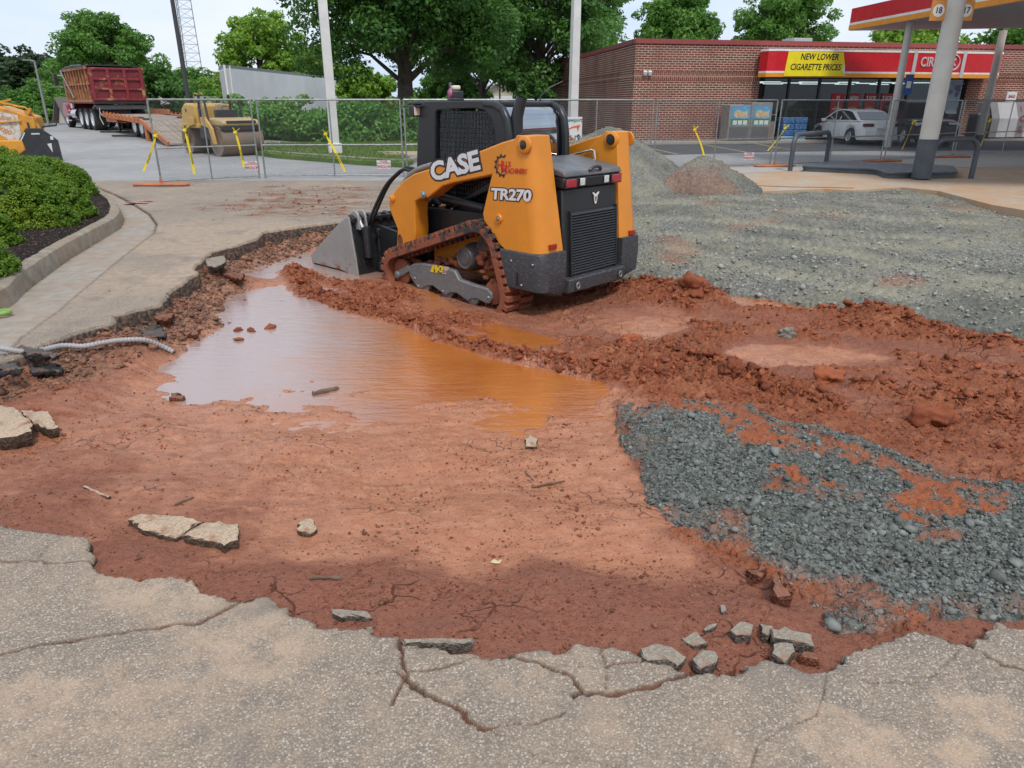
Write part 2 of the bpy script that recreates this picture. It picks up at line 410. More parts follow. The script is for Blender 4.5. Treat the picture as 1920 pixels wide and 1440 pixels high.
for px, py, z, a, w in cps:
    x, y, _ = U(px, py, z)
    r2 = ((X - x) ** 2 + (Y - y) ** 2) / (y * .22 + .15) ** 2 + .02
    k = 1.0 / (r2 * r2)
    wsum += k
    for i, q in enumerate((z, a, w)): acc[i] += k * q
MZ, AMP, WET = acc / wsum
# berms of pushed-up mud: (pixel polyline, z of the line, height, half width)
berms = [([(548, 500), (575, 540), (650, 565), (760, 590), (860, 628), (960, 652), (1060, 672), (1170, 700), (1280, 715)], -.2, .085, .17), ([(560, 500), (600, 520), (700, 530)], -.2, .06, .2),
         ([(1150, 535), (1250, 545), (1340, 562)], -.2, .14, .17), ([(1240, 540), (1300, 556)], -.1, .09, .12), ([(1360, 575), (1500, 585), (1650, 612)], -.22, .06, .12), ([(1560, 590), (1640, 605), (1720, 622), (1830, 650), (1950, 670)], -.2, .13, .16),
         ([(1300, 605), (1440, 625), (1560, 645)], -.24, .07, .10), ([(1130, 655), (1240, 668), (1350, 700)], -.22, .06, .12), ([(1480, 690), (1600, 700), (1760, 712)], -.22, .05, .1), ([(1540, 795), (1720, 838), (1900, 868)], -.17, .05, .12), ([(1100, 590), (1180, 585)], -.28, .04, .1), ([(1210, 640), (1330, 690), (1480, 745), (1560, 780)], -.2, .08, .16), ([(1620, 730), (1720, 755), (1850, 770), (1950, 780)], -.2, .12, .16), ([(1680, 700), (1800, 712), (1930, 725)], -.2, .06, .1),
         ([(1790, 840), (1900, 880), (2000, 900)], -.15, .04, .15), ([(1270, 1000), (1340, 1035), (1420, 1062), (1480, 1110)], -.1, .045, .07), ([(1160, 745), (1195, 860), (1230, 930)], -.2, .03, .05)]
for pl, z, h, w in berms:
    d = sdl(PL(pl, z), X, Y)
    g = np.exp(-(d / w) ** 2)
    MZ = MZ + .72 * h * g * (.75 + .5 * fbm(X, Y, 3, 2, 21)); AMP = np.maximum(AMP, .07 * np.minimum(1, h / .08) * g); WET = WET * (1 - .7 * g)
# track ruts with tread bars
for (a, b, c) in [((1060, 610), (1500, 700), -.25), ((1240, 585), (1920, 690), -.24), ((1400, 690), (1920, 760), -.22)]:
    A = Vector(U(*a, c)[:2]); B = Vector(U(*b, c)[:2]); dv = (B - A); ln = dv.length; dv.normalize()
    s = (X - A.x) * dv.x + (Y - A.y) * dv.y; q = (X - A.x) * -dv.y + (Y - A.y) * dv.x
    m = sst(.2, .14, np.abs(q)) * sst(-.1, .2, s) * sst(ln + .3, ln - .2, s)
    MZ = MZ - m * (.012 + .013 * sst(-.1, .4, fbm(X, Y, 1.3, 2, 8)) * (np.sin(s * 2 * np.pi / .16 + 2.5 * vn(X * 2, Y * 2, 9)) > .2)); AMP = AMP * (1 - .5 * m)
pads = [([(1125, 612), (1200, 592), (1290, 600), (1310, 622), (1200, 640)], -.27), ([(1370, 660), (1450, 640), (1560, 648), (1650, 672), (1560, 690), (1420, 684)], -.24), ([(1690, 730), (1800, 738), (1900, 748), (1800, 752)], -.2), ([(1620, 690), (1700, 684), (1780, 700), (1700, 712)], -.22)]
for pl, z in pads:
    m = sst(-.04, .10, sdp(PL(pl, z), X, Y) + fbm(X, Y, 4, 3, 23) * .16); WET = np.maximum(WET, .92 * m); AMP = AMP * (1 - .86 * m)
WATER_Z = -.27
t_ = (AMP - .004) / .05
mud_n = ridged(X, Y, 2.6, 4, 31) * .55 + fbm(X, Y, 6, 4, 33) * .6
cl1 = lumps(X, Y, 7, 41, .55); cl2 = lumps(X, Y, 17, 43, .6); cl3 = lumps(X, Y, 38, 45, .5); cl4 = lumps(X, Y, 75, 46, .35)
clod_mask = sst(-.1, .5, fbm(X, Y, 1.7, 3, 51) + (AMP - .02) * 22)
MUD = MZ + AMP * (mud_n * .9 + .25 * fbm(X, Y, 25, 3, 36)) + clod_mask * AMP * (cl1 * 1.5 + cl2 * 1.0 + cl3 * .6) \
      + sst(.0, .6, fbm(X, Y, 3.1, 3, 58)) * (cl3 * .012 + cl4 * .007) * np.clip(AMP / .008, .2, 1.2) + fbm(X, Y, 9, 4, 62) * .008 + fbm(X * .8 + Y * .25, Y * 3.0 - X * .75, 2.2, 4, 59) * .014 + ridged(X, Y, 5, 4, 60) * .005 + fbm(X, Y, 60, 2, 63) * .0012
MUD = MUD + AMP * sst(.02, .05, AMP) * (ridged(X, Y, 13, 3, 65) * .42 + ridged(X, Y, 34, 3, 66) * .26)
MUD = MUD + np.exp(-((MZ + .272) / .022) ** 2) * (fbm(X, Y, 2.4, 4, 67) * .020 + fbm(X, Y * 2.5, 7, 3, 68) * .010)
MUD = MUD.astype(np.float32)
# stony bank under the left asphalt edge
bank = sst(.75, .05, sd_pit) * sst(-1.0, -1.5, X) * sst(3.2, 3.8, Y) * (sst(3.0, 2.0, X + 2))
MUD += sst(-1.0, -1.6, X) * sst(3.2, 3.9, Y) * .115 * np.exp(-np.clip(sd_pit, 0, 9) / .2) * (.55 + .9 * fbm(X, Y, 3, 2, 75)) + bank * (lumps(X, Y, 13, 71, .75) * .045 + lumps(X, Y, 24, 73, .7) * .03)
hl = fbm(X, Y, 14, 3, 64)

# gravel
gp_near = PL([(1158, 740), (1172, 722), (1220, 716), (1290, 714), (1400, 735), (1470, 765), (1560, 788), (1660, 815), (1740, 850), (1830, 885), (1960, 905), (2500, 960), (2500, 1130), (1920, 1172), (1800, 1187),
              (1700, 1200), (1600, 1212), (1560, 1204), (1530, 1180), (1500, 1136), (1460, 1090), (1420, 1054), (1350, 1035), (1290, 992), (1255, 960), (1215, 905), (1188, 850), (1160, 780)], -.105)
gp_far = PL([(1180, 515), (1250, 528), (1320, 524), (1370, 538), (1450, 548), (1500, 556), (1560, 568), (1650, 588), (1700, 603), (1760, 598), (1870, 623), (1950, 640), (2600, 760), (2700, 500), (2300, 440), (1920, 386),
             (1860, 378), (1760, 353), (1690, 346), (1600, 351), (1545, 350), (1420, 356), (1340, 362), (1240, 378), (1150, 385), (1100, 400), (1120, 470)], -.15)
edge_n = fbm(X, Y, 5, 3, 81) * .07 + fbm(X, Y, 20, 3, 83) * .05
sg_n = sdp(gp_near, X, Y) + edge_n * .9
sg_f = sdp(gp_far, X, Y) + edge_n
rp_c = PL([(1470, 905), (1560, 930), (1700, 950), (1760, 975), (1720, 1000), (1600, 985), (1500, 960), (1440, 930)], -.15); sp_rp = sdp(rp_c, X, Y)
rp_e = PL([(1380, 800), (1500, 815), (1620, 850), (1600, 870), (1480, 845), (1380, 825)], -.15); sp_rp = np.maximum(sp_rp, sdp(rp_e, X, Y) + .02)
rp_f = PL([(1240, 740), (1330, 745), (1400, 770), (1330, 775), (1250, 760)], -.15); sp_rp = np.maximum(sp_rp, sdp(rp_f, X, Y))
rp_d = PL([(1640, 880), (1760, 905), (1840, 960), (1800, 985), (1700, 935)], -.15); sp_rp = np.maximum(sp_rp, sdp(rp_d, X, Y))
patch = sst(.12, .45, fbm(X, Y, 3.4, 4, 91) + sst(-.22, .06, sp_rp) * 1.05 - .42 + .35 * sst(.5, .1, sg_n) * (Y > 2.9))
sg_n = sg_n - patch * .12
is_gn = (sg_n > 0) & is_pit; is_gf = (sg_f > 0) & is_pit
is_gr = is_gn | is_gf
st1, _ = worley(X, Y, 26, 101); st2, _ = worley(X, Y, 55, 103); st3, _ = worley(X, Y, 13, 105)
stones = (np.clip(.75 - st1, 0, 1) * .030 + np.clip(.8 - st2, 0, 1) * .014 + np.clip(.5 - st3, 0, 1) * .03)
trk = np.zeros_like(X)
for (a, b) in [((1200, 420), (1920, 470)), ((1200, 395), (1920, 430)), ((1250, 470), (1700, 560)), ((1500, 470), (1920, 545)), ((1230, 445), (1600, 470))]:
    A = Vector(U(*a, -.15)[:2]); B = Vector(U(*b, -.15)[:2]); dv = B - A; ln = dv.length; dv.normalize()
    s = (X - A.x) * dv.x + (Y - A.y) * dv.y; q = (X - A.x) * -dv.y + (Y - A.y) * dv.x
    m = sst(.25, .16, np.abs(q)) * sst(-.3, .3, s) * sst(ln + .5, ln - .2, s)
    trk = np.maximum(trk, m * (.45 + .55 * (np.sin(s * 2 * np.pi / .15 + vn(X * 2, Y * 2, 19)) > 0)))
GZ = np.where(sg_n > sg_f, MZ + .045, MZ + .03) * 1.0
GRAV = GZ + stones * (1 - .6 * trk) * np.where(Y > 5, 1.7, 1.0) + fbm(X, Y, 1.3, 3, 111) * .035 + ridged(X, Y * 1.8, .9, 3, 112) * .02 * (Y > 5) + fbm(X, Y, 5, 3, 113) * .018 - trk * .024
GRAV = np.where(sg_n > sg_f, MZ + (.01 + .04 * sst(0, .18, sg_n)), MZ + .01 + .04 * sst(0, .3, sg_f)) + (GRAV - GZ)
# far right: gravel meets the concrete forecourt slab
# ------------------------------------------------------------------ asphalt, gutter, bed heights
ASPH = fbm(X, Y, .9, 3, 121) * .008 + fbm(X, Y, 160, 1, 123) * .0008
cid = fbm(X, Y, 2.2, 2, 125) * .010 * sst(.35, .0, -sd_pit)
soil = sst(-.5, .4, sdp(PL(soilp), X, Y) + fbm(X, Y, 1.5, 4, 127) * .9) * sst(-.4, .45, fbm(X, Y * 2.5, 3, 4, 128) + .1)
ASPH = ASPH + cid + soil * (.012 + lumps(X, Y, 11, 129, .6) * .035) - .02 * sst(.001, -.006, cd) - .012 * sst(0.03, 0, -sd_pit) * (rough_w + .5) - .02 * sst(.004, -.004, jd)
GUTZ = -.012 + fbm(X, Y, 1.1, 2, 131) * .004 + sst(0.0, .45, sd_bed + .45) * -.02
BEDZ = .14 + fbm(X, Y, 1.2, 2, 141) * .03 + (ridged(X, Y, 14, 3, 143) * .014 + lumps(X, Y, 28, 145, .7) * .03) + .04 * sst(0, .5, sd_bed)
LOW = np.minimum(MUD, -.06) - .02

def zgrid_obj(name, keep, Z, m, attrs, low=None, dil=True):
    """cells touching keep; vertices outside keep drop to low, so the sheet gets a real broken edge"""
    k = keep & VIEW
    cell = (k[:-1, :-1] | k[1:, :-1] | k[:-1, 1:] | k[1:, 1:]) & VIEW[:-1, :-1]
    if low is None: cell = k[:-1, :-1] & k[1:, :-1] & k[:-1, 1:] & k[1:, 1:]
    z = Z if low is None else np.where(k, Z, low)
    j, i = np.nonzero(cell)
    idx = (j * NX + i).astype(np.int64)
    q = np.stack([idx, idx + 1, idx + NX + 1, idx + NX], 1)
    u, inv = np.unique(q.ravel(), return_inverse=True)
    V = np.stack([X.ravel()[u], Y.ravel()[u], z.ravel()[u]], 1)
    at = {a: b.ravel()[u] for a, b in attrs.items()}
    return npmesh(name, V, inv.reshape(-1, 4), m, None, True, at)

# ------------------------------------------------------------------ ground materials
def m_asphalt():
    g = NT("old_asphalt"); n1 = g.noise(.8, 4, .6); n2 = g.noise(3.5, 4, .6)
    v = g.vor(150, 'F1', "Color"); vd = g.vor(150); sp = g.n("ShaderNodeSeparateColor", {0: v})
    base = g.mix(g.rng(sp.outputs[0], .0, 1.0), (.185, .148, .113), (.375, .30, .225))
    base = g.mix(g.rng(sp.outputs[1], .86, .91), base, (.48, .42, .345))
    base = g.mix(g.rng(vd, .42, .66, 0, .75), base, (.13, .115, .10))
    dirt = g.math('MULTIPLY', g.rng(g.math('ADD', g.math('MULTIPLY', n1, .6), g.math('MULTIPLY', n2, .5)), .42, .70), .7)
    dirt = g.math('MULTIPLY', g.math('MAXIMUM', dirt, g.attr("dirt")), g.rng(g.noise(9, 6, .7), .36, .58, .25, 1))
    base = g.mix(g.math('MULTIPLY', dirt, g.rng(sp.outputs[1], .95, .5, .5, 1.0)), base, (.45, .325, .225))
    base = g.mix(g.rng(g.noise(1.7, 5, .65), .55, .72, 0, .62), base, (.135, .122, .11))
    so = g.attr("soil"); base = g.mix(so, base, g.mix(g.rng(g.noise(3, 4), .4, .62), (.20, .075, .04), (.22, .195, .15)))
    ck = g.attr("crack")
    base = g.mix(ck, base, g.mix(g.rng(n2, .4, .6), (.15, .062, .036), (.05, .036, .03)))
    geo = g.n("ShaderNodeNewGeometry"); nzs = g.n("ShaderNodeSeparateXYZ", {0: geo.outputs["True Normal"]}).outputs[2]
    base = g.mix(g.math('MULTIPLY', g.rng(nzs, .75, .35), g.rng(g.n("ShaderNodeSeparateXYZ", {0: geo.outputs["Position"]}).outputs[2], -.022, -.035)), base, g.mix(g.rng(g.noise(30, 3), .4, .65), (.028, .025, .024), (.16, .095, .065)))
    h = g.math('ADD', g.math('MULTIPLY', vd, -1.0), g.math('MULTIPLY', g.noise(300, 2), .4))
    return g.out(base, g.rng(sp.outputs[2], 0, 1, .62, .92), None, g.bump(h, .55, .004), .35)
def m_mud():
    g = NT("red_clay_mud"); wet = g.attr("wet"); n1 = g.noise(1.7, 5, .62); n2 = g.noise(11, 6, .68); n3 = g.noise(90, 3); n4 = g.noise(38, 5, .7)
    sv = g.n("ShaderNodeMapping", {"Vector": g.co(), "Scale": (1.0, 3.0, 1.0), "Rotation": (0, 0, .25)}).outputs[0]; n5 = g.noise(3.2, 6, .68, sv, .6)
    w = g.math('ADD', wet, g.math('ADD', g.math('MULTIPLY', g.math('SUBTRACT', n1, .5), .75), g.math('MULTIPLY', g.math('SUBTRACT', n5, .5), .8)))
    w = g.math('ADD', w, g.math('MULTIPLY', g.math('SUBTRACT', n2, .5), .45)); w = g.rng(w, .22, .72)
    dry = g.mix(g.rng(n4, .32, .68), (.20, .072, .044), (.35, .142, .088))
    dry = g.mix(g.rng(n5, .42, .66), dry, (.27, .115, .075))
    wetc = g.mix(g.rng(n2, .32, .7), (.36, .135, .064), (.49, .222, .120)); wetc = g.mix(g.rng(n5, .48, .7, 0, .7), wetc, (.38, .135, .062)); wetc = g.mix(g.rng(n4, .54, .7, 0, .6), wetc, (.24, .085, .045))
    c = g.mix(w, dry, wetc)
    chc = g.mix(g.rng(n4, .3, .7), (.15, .038, .015), (.40, .125, .050)); chc = g.mix(g.rng(n5, .5, .68), chc, (.40, .15, .07))
    c = g.mix(g.attr("churn"), c, chc)
    c = g.mix(g.attr("stony"), c, g.mix(g.rng(g.vor(22, 'F1', "Color"), .3, .7), (.09, .06, .042), (.30, .17, .105)))
    for sc_, th, lo in ((34, .20, .80), (85, .24, .72)):
        vd = g.vor(sc_); vc = g.n("ShaderNodeSeparateColor", {0: g.vor(sc_, 'F1', "Color")}).outputs[0]
        sp = g.math('MULTIPLY', g.rng(vd, th + .05, th - .03), g.rng(vc, lo, lo + .02)); c = g.mix(g.math('MULTIPLY', sp, .85), c, (.085, .03, .018))
    ce = g.vor(7, 'DISTANCE_TO_EDGE', vec=g.n("ShaderNodeVectorMath", {0: g.co(), 1: g.n("ShaderNodeVectorMath", {0: g.n("ShaderNodeTexNoise", {"Vector": g.co(), "Scale": 6.0}).outputs["Color"], 1: (.16, .16, .16)}, operation='MULTIPLY').outputs[0]}, operation='ADD').outputs[0])
    ck = g.math('MULTIPLY', g.rng(ce, .035, .012), g.rng(n1, .53, .60)); c = g.mix(g.math('MULTIPLY', ck, .8), c, (.09, .03, .016))
    rough = g.math('ADD', g.rng(w, .1, .95, .85, .24), g.math('MULTIPLY', g.math('SUBTRACT', n2, .5), .35)); rough = g.math('SUBTRACT', rough, g.math('MULTIPLY', g.attr("churn"), g.rng(n5, .35, .65, .05, .5))); rough = g.math('MINIMUM', g.math('MAXIMUM', rough, .22), .95)
    hb = g.math('ADD', g.math('MULTIPLY', n2, 1.5), g.math('ADD', g.math('MULTIPLY', n4, .9), g.math('ADD', n3, g.math('MULTIPLY', g.noise(240, 2), .4)))); hb = g.math('SUBTRACT', hb, g.math('MULTIPLY', ck, .8))
    bp = g.n("ShaderNodeBump", {"Height": hb, "Strength": g.rng(w, .1, 1.0, .9, .42), "Distance": .014})
    return g.out(c, rough, None, bp.outputs[0], g.math('ADD', g.rng(w, .1, .9, .2, .48), g.math('MULTIPLY', g.attr("churn"), .15)))
def m_gravel():
    g = NT("crushed_stone"); far = g.attr("far"); tr = g.attr("track"); v = g.vor(42, 'F1', "Color"); s = g.n("ShaderNodeSeparateColor", {0: v}); n = g.noise(1.3, 4, .6)
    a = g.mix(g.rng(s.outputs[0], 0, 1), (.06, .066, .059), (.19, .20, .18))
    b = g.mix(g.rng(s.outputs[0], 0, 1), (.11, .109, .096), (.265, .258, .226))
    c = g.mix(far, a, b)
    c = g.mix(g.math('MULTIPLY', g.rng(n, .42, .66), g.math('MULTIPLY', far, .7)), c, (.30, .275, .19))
    c = g.mix(g.rng(g.noise(.7, 5, .65), .46, .66, 0, .6), c, (.075, .078, .066))
    c = g.mix(g.math('MULTIPLY', tr, .45), c, (.37, .345, .245))
    c = g.mix(g.attr("red"), c, g.mix(g.noise(20, 3), (.2, .05, .02), (.42, .13, .05)))
    h = g.math('ADD', g.math('MULTIPLY', g.vor(60), -1), g.math('MULTIPLY', g.vor(120), -.6))
    return g.out(c, .85, None, g.bump(h, .5, .012), .25)
def m_concrete(name, c1=(.40, .36, .31), c2=(.30, .26, .215), stain=(.47, .30, .18), amount=.5, rust=None):
    g = NT(name); n1 = g.noise(1.1, 5, .65); n2 = g.noise(7, 5, .6)
    c = g.mix(g.rng(n2, .35, .7), c1, c2); c = g.mix(g.math('MULTIPLY', g.rng(n1, .4, .62), amount), c, stain)
    c = g.mix(g.rng(g.noise(120, 2), .6, .75, 0, .5), c, [k * .55 for k in c1])
    return g.out(c, .85, None, g.bump(g.math('ADD', n2, g.noise(150, 3)), .25, .006), .3)
crk = sst(.002, -.005, cd)
dirt = sst(.15, .6, fbm(X, Y, .8, 4, 151) + .35 * sst(.8, .0, -sd_pit) - .1) * .9
dirt = np.maximum(dirt, sst(.3, -.1, sdl(PL([(0, 1400), (200, 1350), (330, 1290)]), X, Y) - .12 + fbm(X, Y, 4, 3, 153) * .12) * .65)
for c_ in [((1580, 1380), (1720, 1440), .10), ((1820, 1330), (1900, 1360), .09), ((1800, 1400), (1960, 1400), .05), ((20, 1330), (60, 1300), .1)]:
    dirt = np.maximum(dirt, .9 * sst(.05, -.03, sdl(PL(c_[:2]), X, Y) - c_[2] + fbm(X, Y, 8, 3, 155) * .09))
farasph = sst(4, 8, Y) * .8 * sst(-.1, .35, fbm(X, Y, .7, 3, 157) + .35) * sst(12.8, 10.5, Y)
dirt = np.maximum(dirt, farasph)
is_as = ~is_pit & ~is_gut & ~is_bed
tag(zgrid_obj("asphalt_pavement", is_as, ASPH, m_asphalt(), {"crack": np.maximum(crk, sst(.006, -.004, jd)), "dirt": dirt, "soil": soil * is_as}, LOW), kind="structure")
m_conc = m_concrete("old_concrete", (.36, .32, .27), (.25, .215, .175), (.34, .22, .14), .45)
tag(zgrid_obj("gutter", is_gut, GUTZ, m_conc, {}, LOW), kind="structure")
stony = np.clip(bank * sst(-.4, .3, fbm(X, Y, 4, 3, 161) + .3), 0, 1) * .8
tag(zgrid_obj("mud", (sd_pit > -.12) & ~(is_gut & (sd_pit < -.1)) & ~is_bed, MUD, m_mud(), {"wet": np.clip(WET, 0, 1), "churn": sst(.022, .045, AMP), "stony": stony}), kind="structure")
redg = np.clip(sst(.14, .0, sg_n) * (sg_n > sg_f) * .55 * sst(-.2, .4, fbm(X, Y, 9, 3, 171)) + .6 * sst(.3, .55, fbm(X, Y, 2.2, 4, 173)) * (sg_n > sg_f), 0, .85)
redg = np.maximum(redg, patch * (sg_n > sg_f) * sst(-.5, .1, fbm(X, Y, 13, 3, 177)) * .95)
redg = np.maximum(redg, (sg_f > sg_n) * sst(.35, .65, fbm(X, Y, .9, 4, 175)) * .35)
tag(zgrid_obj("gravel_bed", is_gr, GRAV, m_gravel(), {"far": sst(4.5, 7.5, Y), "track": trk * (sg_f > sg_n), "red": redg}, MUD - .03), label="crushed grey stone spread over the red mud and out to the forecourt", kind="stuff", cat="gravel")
gm = NT("dark_mulch"); gv = gm.n("ShaderNodeSeparateColor", {0: gm.vor(70, 'F1', "Color")})
gc = gm.mix(gm.rng(gv.outputs[0], .2, 1), (.012, .009, .008), (.05, .036, .03)); gc = gm.mix(gm.rng(gv.outputs[1], .93, .96), gc, (.2, .13, .08))
gm.out(gc, .9, None, gm.bump(gm.vor(70), .8, .02), .2)
tag(zgrid_obj("mulch_bed", sd_bed > .12, BEDZ, gm.m, {}), kind="structure")
def hz(x, y):
    """height of the visible ground at a point of the work area"""
    i = int(np.clip(np.searchsorted(GX, x), 1, NX - 1)); j = int(np.clip(np.searchsorted(GY, y), 1, NY - 1))
    if is_bed[j, i]: return float(BEDZ[j, i])
    if is_gut[j, i]: return float(GUTZ[j, i])
    if not is_pit[j, i]: return float(ASPH[j, i])
    return float(GRAV[j, i] if is_gr[j, i] else MUD[j, i])
def on_ground(px, py, z=-.1):
    for _ in range(5):
        x, y, _q = U(px, py, z); z = .5 * z + .5 * hz(x, y)
    x, y, _q = U(px, py, z); return Vector((x, y, hz(x, y)))
# water
def m_water():
    g = NT("muddy_water"); n = g.noise(1.6, 4, .6); n2 = g.noise(7, 4, .6)
    c = g.mix(g.rng(n, .35, .65), (.37, .105, .018), (.43, .145, .034))
    xx = g.n("ShaderNodeSeparateXYZ", {0: g.co()}); lf = g.math('ADD', xx.outputs[0], g.math('MULTIPLY', g.math('SUBTRACT', n, .5), 1.6)); c = g.mix(g.rng(lf, -.8, -2.0, 0, .9), c, (.36, .27, .245))  # pale sky reflection painted into the water colour towards the left
    st = g.n("ShaderNodeMapping", {"Vector": g.co(), "Scale": (1.0, 3.6, 1.0), "Rotation": (0, 0, .1)}).outputs[0]
    h = g.math('ADD', g.math('MULTIPLY', g.noise(4.2, 4, .6, st), 1.0), g.math('MULTIPLY', g.noise(26, 2, .6, st), .25))
    return g.out(c, g.rng(n2, .55, .75, .02, .09), None, g.bump(h, .26, .02), .8, IOR=1.9)
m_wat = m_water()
def water_obj(name, poly, z, n=2):
    bm = MB(); bm.add([(x, y, z) for x, y in poly], [tuple(range(len(poly)))])
    return tag(bm.build(name, m_wat), kind="structure")
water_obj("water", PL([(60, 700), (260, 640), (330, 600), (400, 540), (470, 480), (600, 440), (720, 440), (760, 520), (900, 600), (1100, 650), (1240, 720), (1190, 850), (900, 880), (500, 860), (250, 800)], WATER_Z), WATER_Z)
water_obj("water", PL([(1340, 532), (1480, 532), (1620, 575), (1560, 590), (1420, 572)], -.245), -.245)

# kerb along the planting bed
def sweep(name, line, prof, m, closed=False):
    """profile (offset to the left of travel, height) swept along a ground polyline"""
    n = len(line); k = len(prof); V = []
    for i, p in enumerate(line):
        a = Vector(line[max(i - 1, 0)]); b = Vector(line[min(i + 1, n - 1)]); d = (b - a).normalized(); nn = Vector((-d.y, d.x))
        for o, h in prof: V.append((p[0] + nn.x * o, p[1] + nn.y * o, h))
    Fc = [(i * k + j, i * k + j + 1, (i + 1) * k + j + 1, (i + 1) * k + j) for i in range(n - 1) for j in range(k - 1)]
    Fc += [tuple(range(k)), tuple((n - 1) * k + j for j in range(k))]
    mb = MB(); mb.add(V, Fc); return mb.build(name, m, smooth=35)
def resample(line, step):
    out = [Vector(line[0])]
    pts = [Vector(p) for p in line]
    # catmull-rom
    for i in range(len(pts) - 1):
        p0, p1, p2, p3 = pts[max(i - 1, 0)], pts[i], pts[i + 1], pts[min(i + 2, len(pts) - 1)]
        n = max(1, int((p2 - p1).length / step))
        for k in range(1, n + 1):
            t = k / n
            out.append(.5 * ((2 * p1) + (p2 - p0) * t + (2 * p0 - 5 * p1 + 4 * p2 - p3) * t * t + (3 * p1 - p0 - 3 * p2 + p3) * t ** 3))
    return out
kl = [tuple(p) for p in resample(KERBF, .12)]
kl = [(p[0] + .006 * math.sin(i * 1.7), p[1] + .005 * math.sin(i * 2.3)) for i, p in enumerate(kl)]
tag(sweep("kerb", kl, [(.0, -.08), (.012, .06), (.03, .135), (.06, .155), (.13, .16), (.165, .15), (.17, .0)], m_concrete("kerb_concrete", (.33, .29, .235), (.20, .165, .125), (.30, .21, .13), .5)), kind="structure")

# ------------------------------------------------------------------ outer ground: one sheet to the horizon with the work area cut out
def gz(x, y):
    r = .42 * float(sst(27, 37, np.float32(y))) * float(sst(-5, -13, np.float32(x)))
    r -= 3.0 * float(sst(46, 75, np.float32(y))) * float(sst(4, -8, np.float32(x)))
    return r
def m_lot():
    g = NT("lot_asphalt"); n1 = g.noise(.25, 4, .6); n2 = g.noise(2.5, 5, .6)
    c = g.mix(g.rng(n2, .35, .7), (.30, .295, .285), (.375, .365, .35)); c = g.mix(g.rng(n1, .4, .7), c, (.245, .24, .238))
    st = g.n("ShaderNodeMapping", {"Vector": g.co(), "Scale": (.4, 5, 1)}).outputs[0]
    c = g.mix(g.rng(g.noise(1.2, 3, .6, st), .5, .75, 0, .4), c, (.19, .186, .183))
    c = g.mix(g.rng(g.noise(60, 2), .6, .75, 0, .4), c, (.5, .49, .46))
    return g.out(c, .85, None, g.bump(g.noise(90, 3), .3, .006), .3)
m_lotm = m_lot()
def ground_sheet():
    xs = [-2500, -900, -300, -120, -80] + [-60 + 2 * i for i in range(61)] + [80, 120, 300, 900, 2500]
    ysv = [-300, -60, -20, -5] + [float(i) for i in range(-4, 0)] + [.6] + [1.3 * i for i in range(1, 13)] + [17.5] + [19 + 1.5 * i for i in range(30)] + [66, 72, 80, 95, 120, 160, 300, 700, 1500, 3000]
    xs = sorted(set(xs + [-10.5, 10.5]))
    V = [(x, y, gz(x, y) - .004) for y in ysv for x in xs]; n = len(xs); Fc = []
    for j in range(len(ysv) - 1):
        for i in range(n - 1):
            cx = [(xs[i + a], ysv[j + b]) for a in (0, 1) for b in (0, 1)]
            if all(-10.51 <= x <= 10.51 and .59 <= y <= 17.51 for x, y in cx) and min(abs(x) - 1.1 * y for x, y in cx) < 2.2: continue
            Fc.append((j * n + i, j * n + i + 1, (j + 1) * n + i + 1, (j + 1) * n + i))
    mb = MB(); mb.add(V, Fc); return mb.build("ground", m_lotm, smooth=60)
gs = ground_sheet()
tag(gs, kind="structure")
# ------------------------------------------------------------------ compact track loader
LH = math.radians(136.5); LZ = -.30
LF = (math.cos(LH), math.sin(LH)); LL = (-LF[1], LF[0])
_r = U(945, 590, LZ); LO = (_r[0] - LL[0] * .84, _r[1] - LL[1] * .84)
def Lp(px, py, Yl):
    d = ray(px, py); t = (Yl + LO[0] * LL[0] + LO[1] * LL[1]) / (d[0] * LL[0] + d[1] * LL[1])
    p = (d[0] * t, d[1] * t, CAM_H + d[2] * t)
    return ((p[0] - LO[0]) * LF[0] + (p[1] - LO[1]) * LF[1], p[2] - LZ)
def Lx(px, py, Xl):
    d = ray(px, py); t = (Xl + LO[0] * LF[0] + LO[1] * LF[1]) / (d[0] * LF[0] + d[1] * LF[1])
    p = (d[0] * t, d[1] * t, CAM_H + d[2] * t)
    return ((p[0] - LO[0]) * LL[0] + (p[1] - LO[1]) * LL[1], p[2] - LZ)
def LPs(pts, Yl): return [Lp(a, b, Yl) for a, b in pts]
